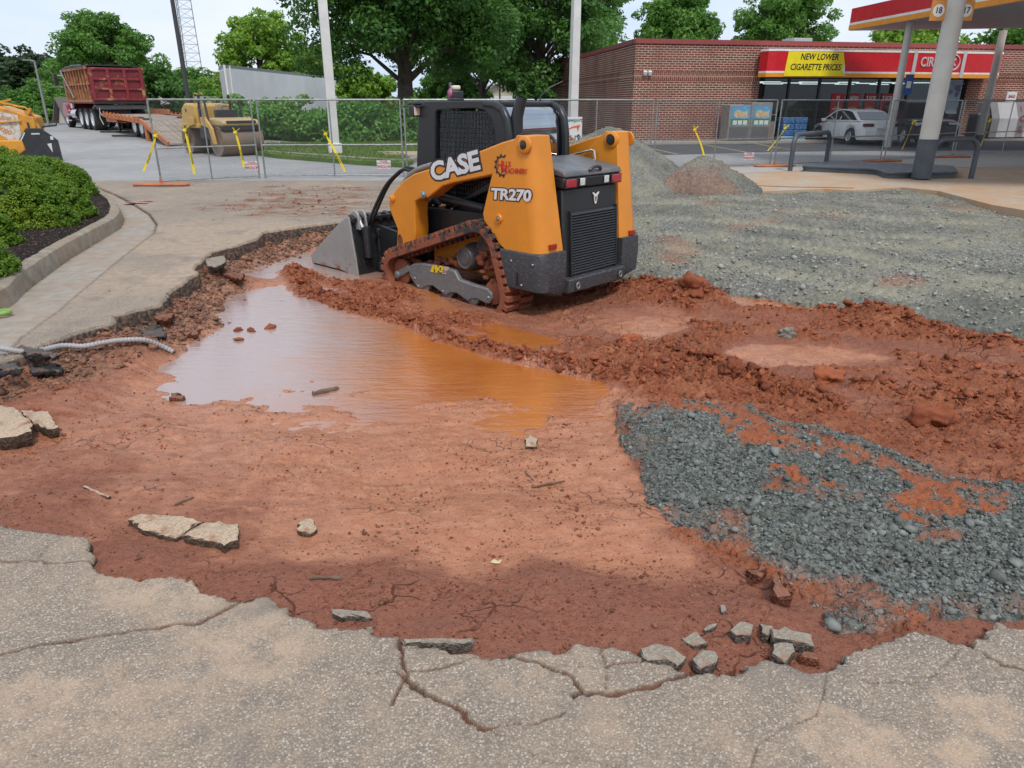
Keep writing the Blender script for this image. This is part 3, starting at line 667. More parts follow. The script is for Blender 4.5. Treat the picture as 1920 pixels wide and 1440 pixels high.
def mudded(name, c, r, mudc=(.30, .085, .036), z0=.1, z1=.9, amt=1.0, metal=0.0, scr=None, c2=None):
    """paint with splashed red mud that thins out with height, plus scratches"""
    g = NT(name); n = g.noise(5, 6, .65); n2 = g.noise(22, 4, .6)
    z = g.n("ShaderNodeSeparateXYZ", {0: g.co()}).outputs[2]
    base = g.mix(g.rng(g.noise(2.5, 4, .6), .35, .7), c, c2 or [k * .86 for k in c])
    if scr:
        s = g.n("ShaderNodeMapping", {"Vector": g.co(), "Scale": (3, 3, 14)}).outputs[0]
        base = g.mix(g.math('MULTIPLY', g.rng(g.noise(6, 6, .7, s), .52, .7), .8), base, scr)
    f = g.math('ADD', g.math('MULTIPLY', g.rng(z, z0, z1, .62, -.15), amt), g.math('MULTIPLY', g.math('SUBTRACT', g.math('ADD', g.math('MULTIPLY', n, .7), g.math('MULTIPLY', n2, .3)), .5), 1.7))
    f = g.rng(f, .45, .6, 0, 1)
    sv = g.vor(38); sc3 = g.n('ShaderNodeSeparateColor', {0: g.vor(38, 'F1', 'Color')}).outputs[0]
    f = g.math('MAXIMUM', f, g.math('MULTIPLY', g.math('MULTIPLY', g.rng(sv, .26, .20), g.rng(sc3, .72, .74)), g.rng(z, .15, 1.5, .9, .0)))
    col = g.mix(f, base, g.mix(n2, [k * .75 for k in mudc], [k * 1.25 for k in mudc]))
    g.out(col, g.rng(f, 0, 1, r, .85), metal if metal else None, g.bump(g.math('ADD', g.math('MULTIPLY', f, n2), g.math('MULTIPLY', g.noise(80, 2), .1)), .5, .012), .5)
    return g.m
m_or = mudded("loader_orange", ORANGE, .33, (.44, .22, .11), .2, 1.15, .62)
m_lblk = mudded("loader_black", (.02, .021, .023), .36, (.13, .10, .085), .2, .8, .2)
m_bump = mudded("bumper_plastic", (.045, .047, .052), .55, (.20, .19, .18), .0, .9, .75, scr=(.14, .14, .14))
m_frm = mudded("track_frame_steel", (.19, .19, .19), .5, (.30, .27, .25), -.2, .9, .5, .3, scr=(.34, .33, .32))
m_trk = mudded("muddy_track", (.035, .032, .03), .7, (.25, .075, .036), -.2, 3.0, 1.35)
m_buk = mudded("bucket_steel", (.36, .35, .33), .5, (.30, .10, .05), -.05, .75, .8, .2, scr=(.36, .35, .34))
m_cglass = glass_mat("cab_glass", (.40, .55, .57), 1.9)
LT = empty("track_loader", (LO[0], LO[1], LZ), LH, "orange and black compact track loader with cab, bucket and muddy rubber tracks", "track loader")
def loop_prism(out, inn, y0, y1):
    mb = MB(); n = len(out)
    v = [(p[0], y, p[1]) for y in (y0, y1) for lp in (out, inn) for p in lp]
    f = []
    for i in range(n):
        j = (i + 1) % n
        f += [(i, j, n + j, n + i), (2 * n + j, 2 * n + i, 3 * n + i, 3 * n + j), (j, i, 2 * n + i, 2 * n + j), (n + i, n + j, 3 * n + j, 3 * n + i)]
    return mb.add(v, f)
# chassis
b = MB(); b.box(-.30, 1.52, -.46, .46, .24, .78); b.build("chassis", m_or, LT, bevel=.02)
b = MB(); b.prism(LPs([(776, 385), (908, 400), (925, 440), (880, 428), (800, 462), (780, 458)], .50), .40, .50); b.box(-.28, 1.35, -.46, .40, .785, 1.02)
sp_ = b.build("side_panel", m_lblk, LT, bevel=.012)
for px_, py_ in ((784, 440), (802, 449), (795, 383), (812, 385), (848, 391)):
    x, z = Lp(px_, py_, .505); b = MB(); b.ball((x, .505, z), .012, 8, 5); b.build("bolt", m_steel, sp_, 60)
# cab
CY = .47
out = LPs([(781, 415), (781, 300), (783, 235), (787, 198), (795, 190), (850, 189), (900, 189), (924, 191), (938, 200), (947, 219), (951, 250), (953, 340)], CY)
inn = LPs([(814, 405), (815, 300), (815, 240), (816, 212), (820, 206), (850, 204), (893, 203), (908, 207), (918, 218), (925, 238), (929, 265), (931, 335)], CY)
cab = loop_prism(out, inn, CY - .05, CY).v
b = loop_prism(out, inn, CY - .05, CY); b2 = loop_prism(out, inn, -CY, -CY + .05); b.add(b2.v, b2.f)
cabf = b.build("cab_frame", m_lblk, LT, bevel=.012)
b = MB(); zr = out[5][1]
xr, xf_ = out[8][0], out[3][0]
b.box(out[7][0] - .02, out[4][0], -CY + .052, CY - .052, zr - .055, zr - .004); b.box(out[3][0] - .02, out[3][0] + .13, -CY, CY, zr - .05, zr - .001)
b.build("cab_roof", m_lblk, LT, bevel=.018)
for s in (1, -1):        # thick rounded rear arch on both sides
    b = MB(); arc = LPs([(905, 190), (924, 192), (938, 201), (946, 219), (950, 250), (952, 338)], CY)
    b.tube([(p[0] - .01, s * (CY - .03), p[1] - .028) for p in arc], .042, 10); b.build("rear_arch", m_lblk, cabf, 50)
# side screens
for s in (1, -1):
    b = MB(); x0, x1 = inn[-1][0], inn[0][0]; zt = inn[5][1]; zb = .95
    n = 24 if s > 0 else 12
    for i in range(n + 1):
        x = x0 + (x1 - x0) * i / n
        zz = zt if x > inn[7][0] else zt - (inn[7][0] - x) ** 2 * 4.5
        b.box(x - .0022, x + .0022, s * (CY - .035) - .003, s * (CY - .035) + .003, zb, zz)
    nk = 21 if s > 0 else 10
    for k in range(nk + 1):
        z = zb + (zt - zb) * k / nk
        xa = x0 if z < zt - .22 else x0 + math.sqrt(max(0, z - zt + .22)) * .42
        b.box(xa, x1, s * (CY - .036) - .003, s * (CY - .036) + .003, z - .0022, z + .0022)
    b.build("side_screen", mat("screen_black", (.012, .012, .013), .7, spec=.2), LT)
for s in (1, -1):
    b = MB(); b.box(x0, x1, s * (CY - .046) - .002, s * (CY - .046) + .002, .95, zt - .02); b.build("side_window", glass_mat("side_glass", (.80, .92, .92), .42) if s > 0 else glass_mat("far_side_glass", (.72, .9, .88), 2.2), LT)
arc = LPs([(905, 192), (922, 194), (934, 203), (942, 220), (946, 250), (948, 340)], CY)
b = MB()
gv_ = [(p[0] - .004, y, p[1] - .01) for p in arc for y in (-CY + .06, CY - .06)]
b.add(gv_, [(2 * i, 2 * i + 1, 2 * i + 3, 2 * i + 2) for i in range(len(arc) - 1)]); b.build("rear_window", m_cglass, LT, 60)
b = MB(); b.box(out[2][0] - .03, out[2][0] - .022, -CY + .06, CY - .06, 1.0, zr - .06); b.build("front_window", glass_mat("side_glass", RED), LT)
b = MB(); b.box(.45, .95, -.26, .26, 1.02, 1.14); b.obox((.47, 0, 1.42), (.14, .48, .6), Matrix.Rotation(-.12, 3, 'Y')); b.build("seat", mat("seat_grey", (.16, .17, .17), .7), LT, bevel=.05)
b = MB(); b.tube([(1.1, .28, 1.02), (1.12, .28, 1.3), (1.08, .28, 1.42)], .022, 8); b.build("control_lever", m_black, LT, 50)
b = MB(); b.tube([(1.1, -.28, 1.02), (1.12, -.28, 1.3), (1.08, -.28, 1.42)], .022, 8)
b.build("control_lever", m_black, LT, 50)
# side window post inside the screen
b = MB(); xa, za = Lp(846, 205, CY - .05); b.box(xa - .03, xa + .02, CY - .075, CY - .048, 1.0, za); b.build("window_post", m_black, cabf)
# front work lamp
x, z = Lp(779, 208, .5); b = MB(); b.box(x - .03, x + .05, .44, .56, z - .06, z + .055); lamp = b.build("work_lamp", m_lblk, LT, bevel=.01)
b = MB(); b.box(x - .034, x - .0305, .46, .545, z - .045, z + .04); b.build("lens", mat("lamp_glass", (.75, .62, .5), .1), lamp, bevel=.004)
b = MB(); b.obox((x + .05, .47, z + .045), (.28, .12, .02)); b.build("visor", m_lblk, LT, bevel=.006)
# rear towers, lofted in height with a rounded rear corner
secs = [(.652, -.02), (.70, .07), (.79, .163), (.86, .235), (.92, .297), (.986, .311), (1.06, .285), (1.147, .255), (1.365, .177), (1.5, .10), (1.6, .0), (1.67, -.07), (1.715, -.14), (1.738, -.2)]
def xrear(z): return -.46 + (z - .65) / 1.08 * .15
def tower(s):
    b = MB(); V = []; k = None
    for z, xf in secs:
        xr = xrear(z); yo, yi = .82, .47 + (z - .65) * .06; r = .12
        if xf < xr + .16: xf = xr + .16
        pl = [(xf, yo)] + [(xr + r - r * math.sin(a), yo - r + r * math.cos(a)) for a in [math.pi / 2 * i / 6 for i in range(7)]] + [(xr, yi), (xf, yi)]
        k = len(pl); V += [(x, s * y, z) for x, y in pl]
    n = len(secs)
    f = [tuple(range(k)), tuple((n - 1) * k + i for i in range(k))] + [(i * k + j, i * k + (j + 1) % k, (i + 1) * k + (j + 1) % k, (i + 1) * k + j) for i in range(n - 1) for j in range(k)]
    b.add(V, f)
    t = b.build("rear_tower", m_or, LT, bevel=.008)
    for (px_, py_, r, nm) in ((983, 272, .058, "pivot_pin"), (936, 410, .034, "cylinder_pin")):
        x, z = Lp(px_, py_, .82)
        p = MB(); p.lathe((x, s * .80, z), (0, s, 0), [(r * 1.35, 0), (r * 1.35, .03), (r * 1.15, .04), (r * .75, .041), (r * .72, .028), (0.001, .028)], 24)
        q = p.build(nm, m_or, t, 40)
        p = MB(); p.lathe((x, s * .826, z), (0, s, 0), [(r * .6, 0), (r * .6, .016), (r * .4, .022)], 16); p.build("pin_end", m_lblk if r > .05 else m_steel, q, 40)
    return t
tl, tr_ = tower(1), tower(-1)
# inner pivot and decal on the far tower
x, z = Lp(983, 272, .82)
b = MB(); b.lathe((x, -.545, z), (0, 1, 0), [(.085, 0), (.085, .03), (.06, .045), (.05, .02), (.001, .02)], 24); b.build("pivot_pin", m_or, tr_, 40)
b = MB(); b.lathe((x, -.515, z), (0, 1, 0), [(.045, 0), (.045, .02), (.02, .024)], 16); b.build("pin_end", m_black, tr_, 40)
b = MB(); b.box(-.18, -.05, -.525, -.522, 1.27, 1.42); b.build("decal", mat("decal_paper", (.62, .61, .58), .5, c2=(.35, .35, .35), sc=28, lo=.5, hi=.6), tr_)
b = MB(); b.tube([(-.255, -.524, 1.31 + .06 * math.cos(t)) for t in (0, 1.5, 3)], .02, 8); b.build("slot", m_black, tr_)
b = MB()
for dz in (0, -.085): b.tube([(.75, -.50, 1.36 + dz), (-.02, -.50, 1.55 + dz * 1.2), (-.07, -.48, 1.54 + dz * 1.2), (-.085, -.48, 1.44 + dz)], .011, 8)
b.build("hydraulic_pipe", m_chrome, tr_, 50)
# lift arms
arm_px = [(985, 254), (940, 267), (900, 283), (860, 297), (800, 318), (775, 326), (757, 338), (742, 354), (732, 370), (729, 384), (733, 400), (745, 430), (743, 470), (760, 471), (776, 466), (779, 430), (777, 402), (778, 378), (786, 373), (802, 371), (816, 360), (830, 349), (850, 343), (870, 339), (922, 328), (985, 300)]
AP = LPs(arm_px, .80)
for s in (1, -1):
    b = MB(); b.prism(AP, s * .60, s * .80); a = b.build("lift_arm", m_or, LT, bevel=.014)
    for px_, py_, r in ((736, 372, .036), (795, 365, .034)):
        x, z = Lp(px_, py_, .80); p = MB(); p.lathe((x, s * .795, z), (0, s, 0), [(r * 1.3, 0), (r * 1.25, .02), (r * .8, .025), (r * .7, .035), (.001, .036)], 18)
        p.build("pin", m_or if r > .035 else m_steel, a, 40)
    x, z = Lp(751, 452, .80); p = MB(); p.tube([(x + .035 * math.cos(t), s * .803, z + .075 * math.sin(t)) for t in [2 * math.pi * i / 20 for i in range(20)]], .008, 6, True)
    p.prism([(x + .033 * math.cos(t), z + .07 * math.sin(t)) for t in [2 * math.pi * i / 20 for i in range(20)]], s * .799, s * .803); p.build("slot", mat("slot_dark", (.16, .06, .02), .6), a, 40)
b = MB(); b.tube([(AP[11][0] - .02, -.7, .82), (AP[11][0] - .02, .7, .82)], .07, 12); b.build("cross_tube", m_or, LT, 40)
# lift cylinders
for s in (1, -1):
    p0 = Lp(797, 367, .68); p1 = Lp(925, 402, .68); d = (p1[0] - p0[0], p1[1] - p0[1])
    b = MB(); b.cyl((p0[0], s * .55, p0[1]), (p0[0] + d[0] * .3, s * .55, p0[1] + d[1] * .3), .022); rod = b.build("cylinder_rod", m_chrome, LT, 40)
    b = MB(); b.cyl((p0[0] + d[0] * .12, s * .55, p0[1] + d[1] * .12), (p1[0], s * .55, p1[1]), .042); b.tube([(p0[0] + d[0] * k, s * .55, p0[1] + d[1] * k) for k in (.74, .77)], .052, 14); b.build("lift_cylinder", m_lblk, LT, 40)
# rear door, grille, hood
def xd(z): return -.455 + (z - .35) * .05
b = MB()
b.prism([(xd(.36), .36), (xd(1.24), 1.24), (-.30, 1.24), (-.30, .36)], -.43, .455); dr = b.build("rear_door", m_lblk, LT, bevel=.015)
b = MB(); b.prism([(xd(.40) - .012, .40), (xd(1.02) - .012, 1.02), (xd(1.02) - .002, 1.02), (xd(.40) - .002, .40)], -.40, .36)
for i in range(23):
    z = .415 + i * .0262; x = xd(z) - .012
    b.prism([(x, z + .018), (x - .020, z - .002), (x - .014, z - .008), (x, z + .008)], -.385, .345)
b.prism([(xd(.39) - .03, .39), (xd(1.03) - .03, 1.03), (xd(1.03), 1.03), (xd(.39), .39)], .345, .365); b.prism([(xd(.39) - .03, .39), (xd(1.03) - .03, 1.03), (xd(1.03), 1.03), (xd(.39), .39)], -.405, -.385)
b.build("grille", m_lblk, dr)
b = MB(); b.prism([(-.44, 1.245), (-.45, 1.35), (-.30, 1.36), (-.30, 1.245)], -.45, .47); lb = b.build("light_bar", m_lblk, LT, bevel=.02)
for y in (.375, -.36):
    q = MB(); q.box(-.466, -.45, y - .075, y + .075, 1.258, 1.335); o = q.build("tail_lamp", mat("lamp_red", (.28, .008, .02), .12, c2=(.45, .02, .04), sc=60, coat=.6), lb, bevel=.014)
    q = MB(); q.box(-.459, -.4505, y - .088, y + .088, 1.25, 1.343); q.build("bezel", m_black, o, bevel=.006)
for y in (.20, -.19):
    q = MB(); q.box(-.462, -.45, y - .038, y + .038, 1.265, 1.335); q.build("reverse_lamp", mat("lamp_clear", (.7, .7, .66), .12, c2=(.4, .38, .36), sc=50), lb, bevel=.008)
b = MB(); b.prism([(-.46, 1.352), (-.44, 1.40), (-.36, 1.425), (.18, 1.50), (.18, 1.44), (-.40, 1.352)], -.45, .47); hood = b.build("hood", mat("hood_grey", (.085, .088, .095), .42, c2=(.14, .14, .14), sc=3), LT, bevel=.016)
b = MB(); b.tube([(-.45, .09, 1.40), (-.465, .06, 1.425), (-.46, 0, 1.435), (-.465, -.06, 1.425), (-.45, -.09, 1.40)], .016, 8); b.build("hood_handle", m_black, hood, 50)
b = MB(); b.box(-.27, .35, -.47, .48, 1.0, 1.36); b.build("engine_bay", m_black, LT, bevel=.01)
for k in range(4):
    b = MB(); b.tube([(-.02 - .03 * k + .16 * math.cos(t), .52 - .035 * k, 1.66 + .08 * math.sin(t)) for t in [math.pi * i / 12 for i in range(13)]], .016, 8); b.build("hydraulic_hose", m_rubber, LT, 60)
# emblem on the rear door: a small white head with two ears
x = xd(1.12) - .006; b = MB()
head = [(-.028, .028), (-.05, .045), (-.052, .062), (-.03, .055), (-.012, .042), (.012, .042), (.03, .055), (.052, .062), (.05, .045), (.028, .028), (.024, -.01), (.014, -.05), (0, -.058), (-.014, -.05), (-.024, -.01)]
b.prism([(y - .06, z + 1.12) for y, z in head], x, x - .006, 'x')
em = b.build("emblem", m_white, dr)
b = MB(); b.prism([(-.06 + y, 1.12 + z) for y, z in ((-.014, .02), (.0, .01), (.014, .02), (.005, -.03), (-.005, -.03))], x - .0065, x - .0085, 'x'); b.build("emblem_mark", m_black, em)
# bumper blocks
def bump_block(s):
    b = MB(); V = []; prof = [(.20, -.12, .55), (.30, -.02, .83), (.52, .02, .845), (.655, .06, .835), (.67, .07, .82)]
    for z, xf, yo in prof:
        xr = -.50 if z > .25 else -.44; r = .10
        pl = [(xf, yo)] + [(xr + r - r * math.sin(a), yo - r + r * math.cos(a)) for a in [math.pi / 2 * i / 5 for i in range(6)]] + [(xr, .47), (xf, .47)]
        V += [(x, s * y, z) for x, y in pl]; k = len(pl)
    n = len(prof)
    b.add(V, [tuple(range(k)), tuple((n - 1) * k + i for i in range(k))] + [(i * k + j, i * k + (j + 1) % k, (i + 1) * k + (j + 1) % k, (i + 1) * k + j) for i in range(n - 1) for j in range(k)])
    o = b.build("bumper_corner", m_bump, LT, bevel=.015)
    for px_, py_ in ((959, 489), (999, 497), (978, 535)):
        xx, zz = Lp(px_, py_, .84); q = MB(); q.ball((xx, s * .842, zz), .014, 8, 5); q.build("bolt", m_steel, o, 60)
    q = MB(); q.box(-.19, -.175, s * .838, s * .850, .33, .47); q.build("groove", m_black, o)
bump_block(1); bump_block(-1)
b = MB(); b.prism([(-.54, .24), (-.555, .385), (-.30, .385), (-.30, .22)], -.47, .47); bc = b.build("bumper_centre", m_bump, LT, bevel=.015)
for y in (.36, -.36):
    q = MB(); q.tube([(-.57, y + .022 * math.cos(t), .315 + .03 * math.sin(t)) for t in [2 * math.pi * i / 14 for i in range(14)]], .009, 6, True); q.build("tie_down", m_steel, bc, 50)
for s, px_, py_ in ((1, 1036, 463), (-1, 1184, 436)):
    q = MB(); y, z = Lx(px_, py_, -.46); q.box(-.475, -.452, y - .05, y + .05, z - .024, z + .024); q.build("reflector", mat("reflector_red", (.33, .02, .012), .3), tl if s > 0 else tr_, bevel=.002)
# exhaust and aerial
_x0 = Lp(969, 240, .36)[0]
ex = [(_x0, .36, 1.35), (_x0, .36, 1.75), (_x0, .36, 1.88), (_x0 - .02, .35, 1.97), (_x0 - .05, .34, 2.07)]
b = MB(); b.tube(ex, [.062, .062, .062, .06, .055], 16, cap=False); b.tube(ex[::-1], [.047, .053, .055, .055, .055], 16, cap=False); b.build("exhaust", m_lblk, LT, 60)
b = MB(); ax, az = Lp(1012, 192, -.36); b.tube([(ax, -.36, 1.98), (ax + .0, -.37, 2.08), (ax - .05, -.46, 2.17), (ax - .12, -.6, 2.235)], [.012, .008, .006, .004], 6); b.ball((ax, -.36, 1.99), .035, 8, 5); b.build("aerial", m_black, LT, 60)
# ------------------------------------------------------------------ undercarriage
def belt(off=0.0):
    cs = [((.40, .56), .285), ((.23, .175), .24), ((1.75, .165), .225)]      # sprocket, rear idler, front idler
    pts = []
    def arc(c, r, a0, a1, n): return [(c[0] + (r + off) * math.cos(a0 + (a1 - a0) * i / n), c[1] + (r + off) * math.sin(a0 + (a1 - a0) * i / n)) for i in range(n + 1)]
    # tangent angle between circles (outer tangent)
    def tan(c0, r0, c1, r1):
        dx, dz = c1[0] - c0[0], c1[1] - c0[1]; d = math.hypot(dx, dz); return math.atan2(dz, dx) - math.acos((r0 - r1) / d) * -1
    a01 = tan(*cs[0], *cs[1]) - 2 * 0; a12 = tan(*cs[1], *cs[2]); a20 = tan(*cs[2], *cs[0])
    # travel sprocket -> rear idler -> front idler counter-clockwise seen with X right, Z up: outer side is on the right of travel
    def tanr(c0, r0, c1, r1):
        dx, dz = c1[0] - c0[0], c1[1] - c0[1]; d = math.hypot(dx, dz); return math.atan2(dz, dx) - math.acos(max(-1, min(1, (r0 - r1) / d)))
    a01 = tanr(*cs[0], *cs[1]); a12 = tanr(*cs[1], *cs[2]); a20 = tanr(*cs[2], *cs[0])
    def up(a, b):
        while b < a: b += 2 * math.pi
        return b
    pts += arc(cs[0][0], cs[0][1], a20, up(a20, a01), 14)
    pts += arc(cs[1][0], cs[1][1], a01, up(a01, a12), 12)
    pts += arc(cs[2][0], cs[2][1], a12, up(a12, a20), 12)
    return pts
def dense(pts, step):
    out = []; n = len(pts); L_ = [math.dist(pts[i], pts[(i + 1) % n]) for i in range(n)]; T = sum(L_); m = int(round(T / step)); t = 0; i = 0; acc = 0
    for k in range(m):
        t = T * k / m
        while acc + L_[i] < t: acc += L_[i]; i += 1
        f = (t - acc) / max(L_[i], 1e-9); p, q = pts[i], pts[(i + 1) % n]
        out.append((p[0] + (q[0] - p[0]) * f, p[1] + (q[1] - p[1]) * f, math.atan2(q[1] - p[1], q[0] - p[0])))
    return out
for s in (1, -1):
    po, pi_ = belt(0.012), belt(-.055)
    ty0, ty1 = (.47, .855)
    b = loop_prism(po, pi_, s * ty0, s * ty1)
    for x, z, a in dense(po, .088):
        M = Matrix.Rotation(-a, 3, 'Y')
        b.obox((x + .02 * math.sin(a), s * .762, z - .02 * math.cos(a)), (.060, .185, .07), M)
        M2 = Matrix.Rotation(-a, 3, 'Y')
        b.obox((x + .044 * math.cos(a) + .02 * math.sin(a), s * .565, z + .044 * math.sin(a) - .02 * math.cos(a)), (.060, .185, .07), M2)
    for x, z, a in dense(pi_, .088): b.obox((x - .015 * math.sin(a), s * .67, z + .015 * math.cos(a)), (.03, .06, .045), Matrix.Rotation(-a, 3, 'Y'))
    bt = b.build("track_belt", m_trk, LT, bevel=.006)
    hx, hz_ = Lp(873, 484, .76)
    b = MB(); b.lathe((.40, s * .46, .56), (0, s, 0), [(.15, 0), (.235, .06), (.235, .10), (.19, .12), (.17, .2), (.17, .22), (.001, .22)], 28); b.build("sprocket", m_trk, LT, 40)
    b = MB(); b.lathe((hx, s * .60, hz_), (0, s, 0), [(.15, 0), (.15, .06), (.125, .10), (.12, .17), (.108, .185), (.10, .18), (.098, .172), (.001, .172)], 28); b.lathe((hx, s * .772, hz_), (0, s, 0), [(.07, 0), (.066, .006), (.001, .006)], 20)
    b.build("drive_hub", mat("hub_grey", (.05, .05, .052), .5, c2=(.12, .1, .09), sc=8), LT, 40)
    for cx, cz, r in ((1.75, .165, .15), (.23, .175, .125)):
        b = MB(); b.lathe((cx, s * .58, cz), (0, s, 0), [(r, 0), (r, .04), (r * .6, .05), (r * .6, .13), (r, .14), (r, .18), (r * .75, .19), (r * .3, .2), (.001, .2)], 26); b.build("idler", m_trk, LT, 40)
    for px_ in (792, 834, 882):
        xx, zz = Lp(px_, 540, .8); b = MB(); b.lathe((xx, s * .60, .085), (0, s, 0), [(.10, 0), (.10, .05), (.06, .06), (.06, .12), (.10, .13), (.10, .175), (.07, .185), (.03, .19), (.001, .19)], 22); b.build("roller", m_frm, LT, 40)
    pp = [(985, 575), (1030, 548), (1110, 545), (1200, 560), (1330, 590), (1400, 612), (1440, 690), (1560, 735), (1690, 772), (1735, 815), (1742, 865), (1712, 912), (1680, 908), (1600, 866), (1555, 868), (1520, 892), (1490, 868), (1420, 818), (1370, 812), (1325, 838), (1290, 815), (1200, 748), (1150, 752), (1100, 782), (1062, 760), (1020, 700), (995, 650)]
    P = LPs([(560 + a / 4.8, 380 + c / 4.8) for a, c in pp], .80)
    b = MB(); b.prism(P, s * .735, s * .80); fr = b.build("track_frame", m_frm, LT, bevel=.014)
    b = MB(); b.bar((P[0][0], s * .77, P[0][1] - .02), (*[(Lp(744, 515, .8)[0])], s * .77, Lp(744, 515, .8)[1]), .05, .075); b.lathe((Lp(745, 515, .8)[0], s * .77, Lp(745, 515, .8)[1]), (0, s, 0), [(.045, 0), (.045, .04), (.02, .05), (.001, .05)], 14); b.build("tensioner", m_frm, fr, bevel=.006)
    for a, c in ((1078, 752), (1297, 800), (1708, 855), (1044, 680)):
        xx, zz = Lp(560 + a / 4.8, 380 + c / 4.8, .8); b = MB(); b.ball((xx, s * .802, zz), (.018, .01, .018), 8, 5); b.build("bolt", m_steel, fr, 60)
    if s > 0:
        Q = LPs([(560 + a / 4.8, 380 + c / 4.8) for a, c in ((1205, 560), (1310, 573), (1285, 640), (1182, 622))], .806); b = MB(); b.prism(Q, .8015, .8045)
        b.build("warning_decal", mat("decal_yellow", (.75, .52, .02), .5, c2=(.08, .06, .03), sc=32, lo=.52, hi=.56), fr)
        Q = LPs([(560 + a / 4.8, 380 + c / 4.8) for a, c in ((1312, 573), (1355, 582), (1325, 645), (1288, 640))], .806); b = MB(); b.prism(Q, .8015, .8045); b.build("decal", mat("decal_worn", (.6, .56, .5), .6, c2=(.3, .2, .14), sc=25, lo=.45, hi=.6), fr)
    # mud packed between belt and frame
    rr = random.Random(5 + s); b = MB()
    for k in range(46):
        t = rr.random(); x = .35 + 1.25 * t; z = .52 - .27 * t + rr.uniform(-.07, .04)
        b.ball((x, s * rr.uniform(.60, .74), z), (rr.uniform(.03, .07), .04, rr.uniform(.02, .05)), 7, 5)
    for k in range(14): b.ball((rr.uniform(.22, .42), s * rr.uniform(.62, .74), rr.uniform(.28, .48)), (rr.uniform(.03, .06), .04, rr.uniform(.02, .04)), 7, 5)
    b.build("packed_mud", mat("packed_mud", (.24, .065, .028), .9, c2=(.14, .04, .02), sc=18, bump=1.0, bs=40), LT)
# ------------------------------------------------------------------ bucket, coupler and hoses
BP = LPs([(653, 407), (646, 409), (636, 418), (583, 478), (585, 492), (640, 506), (664, 518), (671, 518), (667, 490), (660, 450), (656, 425)], .91)
for s in (1, -1):
    b = MB(); b.prism(BP, s * .885, s * .91); b.build("bucket_side", m_buk, LT, bevel=.006)
bb = [BP[0], BP[9], BP[8], BP[7]]
b = MB(); xb = BP[8][0]; zb = BP[7][1]; zt = BP[0][1]
b.prism([(xb + .02, zb + .02), (BP[4][0], zb + .03), (BP[4][0], zb), (xb, zb - .01)], -.885, .885)
prof = [(BP[0][0] + .02, zt), (BP[9][0] + .015, (zt + zb) / 2 + .1), (xb - .02, zb + .2), (xb, zb - .01)]
b.prism(prof + [(p[0] + .025, p[1] + .01) for p in prof[::-1]], -.885, .885)
bk = b.build("bucket", m_lblk, LT, bevel=.006)
b = MB(); b.box(BP[0][0] - .04, BP[0][0] + .06, -.885, .885, zt - .06, zt - .02)
for k in range(14): b.prism([(BP[0][0] - .045, zt - .08), (BP[0][0] + .06, zt - .02), (BP[0][0] + .05, zt + .02), (BP[0][0] - .045, zt - .02)], -.84 + k * .128, -.79 + k * .128)
b.build("bucket_lip", m_lblk, bk, bevel=.004)
for y in (.80, .70, -.70, -.80):
    b = MB(); c0 = (BP[0][0] + .02, zt - .02); b.prism([(c0[0] + .09 * math.cos(t), c0[1] + .085 * math.sin(t)) for t in [math.pi * i / 8 for i in range(9)]] + [(c0[0] - .1, c0[1] - .14), (c0[0] + .1, c0[1] - .14)], y - .014, y + .014); b.build("hinge_ear", m_buk, bk, bevel=.008)
for y in (.75, -.75):
    b = MB(); b.cyl((xb - .06, y, zb + .22), (xb - .045, y, zt - .12), .055); cy = b.build("bucket_cylinder", m_lblk, bk, 40)
    b = MB(); b.cyl((xb - .055, y + .03, zt - .2), (xb + .05, y + .03, zt - .02), .022); b.build("cylinder_rod", m_chrome, cy, 40)
x2 = AP[12][0]
b = MB()
for y in (.56, .30, -.30, -.56): b.prism([(x2 - .02, .16), (x2 + .02, .55), (xb - .04, .62), (xb - .04, .05), (x2 + .1, .06)], y - .02, y + .02)
b.box(xb - .10, xb - .03, -.62, .62, .05, .16); b.box(xb - .10, xb - .03, -.62, .62, .48, .58); b.box(xb - .07, xb - .03, -.60, .60, .1, .5); b.box(x2 + .1, xb - .2, .1, .28, .18, .42); b.box(x2 + .05, xb - .1, .34, .52, .12, .3)
b.build("coupler", m_lblk, LT, bevel=.01)
for s in (1, -1):
    b = MB(); b.cyl((x2 + .0, s * .43, .80), (xb - .1, s * .43, .36), .05); b.cyl((x2 - .35, s * .43, 1.0), (x2, s * .43, .80), .07); b.build("tilt_cylinder", m_lblk, LT, 40)
h0 = Lp(745, 325, .66)
def hose(pts, r=.017, n=8): 
    b = MB(); q = [Vector(p) for p in pts]; o = []
    for i in range(len(q) - 1):
        p0, p1, p2, p3 = q[max(i - 1, 0)], q[i], q[i + 1], q[min(i + 2, len(q) - 1)]
        for k in range(7):
            t = k / 7; o.append(.5 * ((2 * p1) + (p2 - p0) * t + (2 * p0 - 5 * p1 + 4 * p2 - p3) * t * t + (3 * p1 - p0 - 3 * p2 + p3) * t ** 3))
    o.append(q[-1]); return b.tube(o, r, n)
hp = [Lp(a, c, .66) for a, c in ((775, 322), (757, 318), (744, 326), (722, 350), (700, 395), (683, 440), (682, 452))]
for k in range(2): hose([(p[0] + .02 * k, .66 - .07 * k, p[1] + .015 * k * (1 if i < 4 else 0)) for i, p in enumerate(hp)], .018).build("bucket_hose", m_rubber, LT, 60)
hose([(x - .02, y, z + .045) for x, y, z in [(AP[4][0], .74, AP[4][1]), (AP[5][0], .74, AP[5][1]), (AP[6][0], .73, AP[6][1]), (AP[7][0] + .03, .70, AP[7][1] - .02)]], .03).build("hose_sleeve", mat("sleeve_grey", (.30, .29, .26), .8, c2=(.12, .12, .11), sc=60), LT, 60)
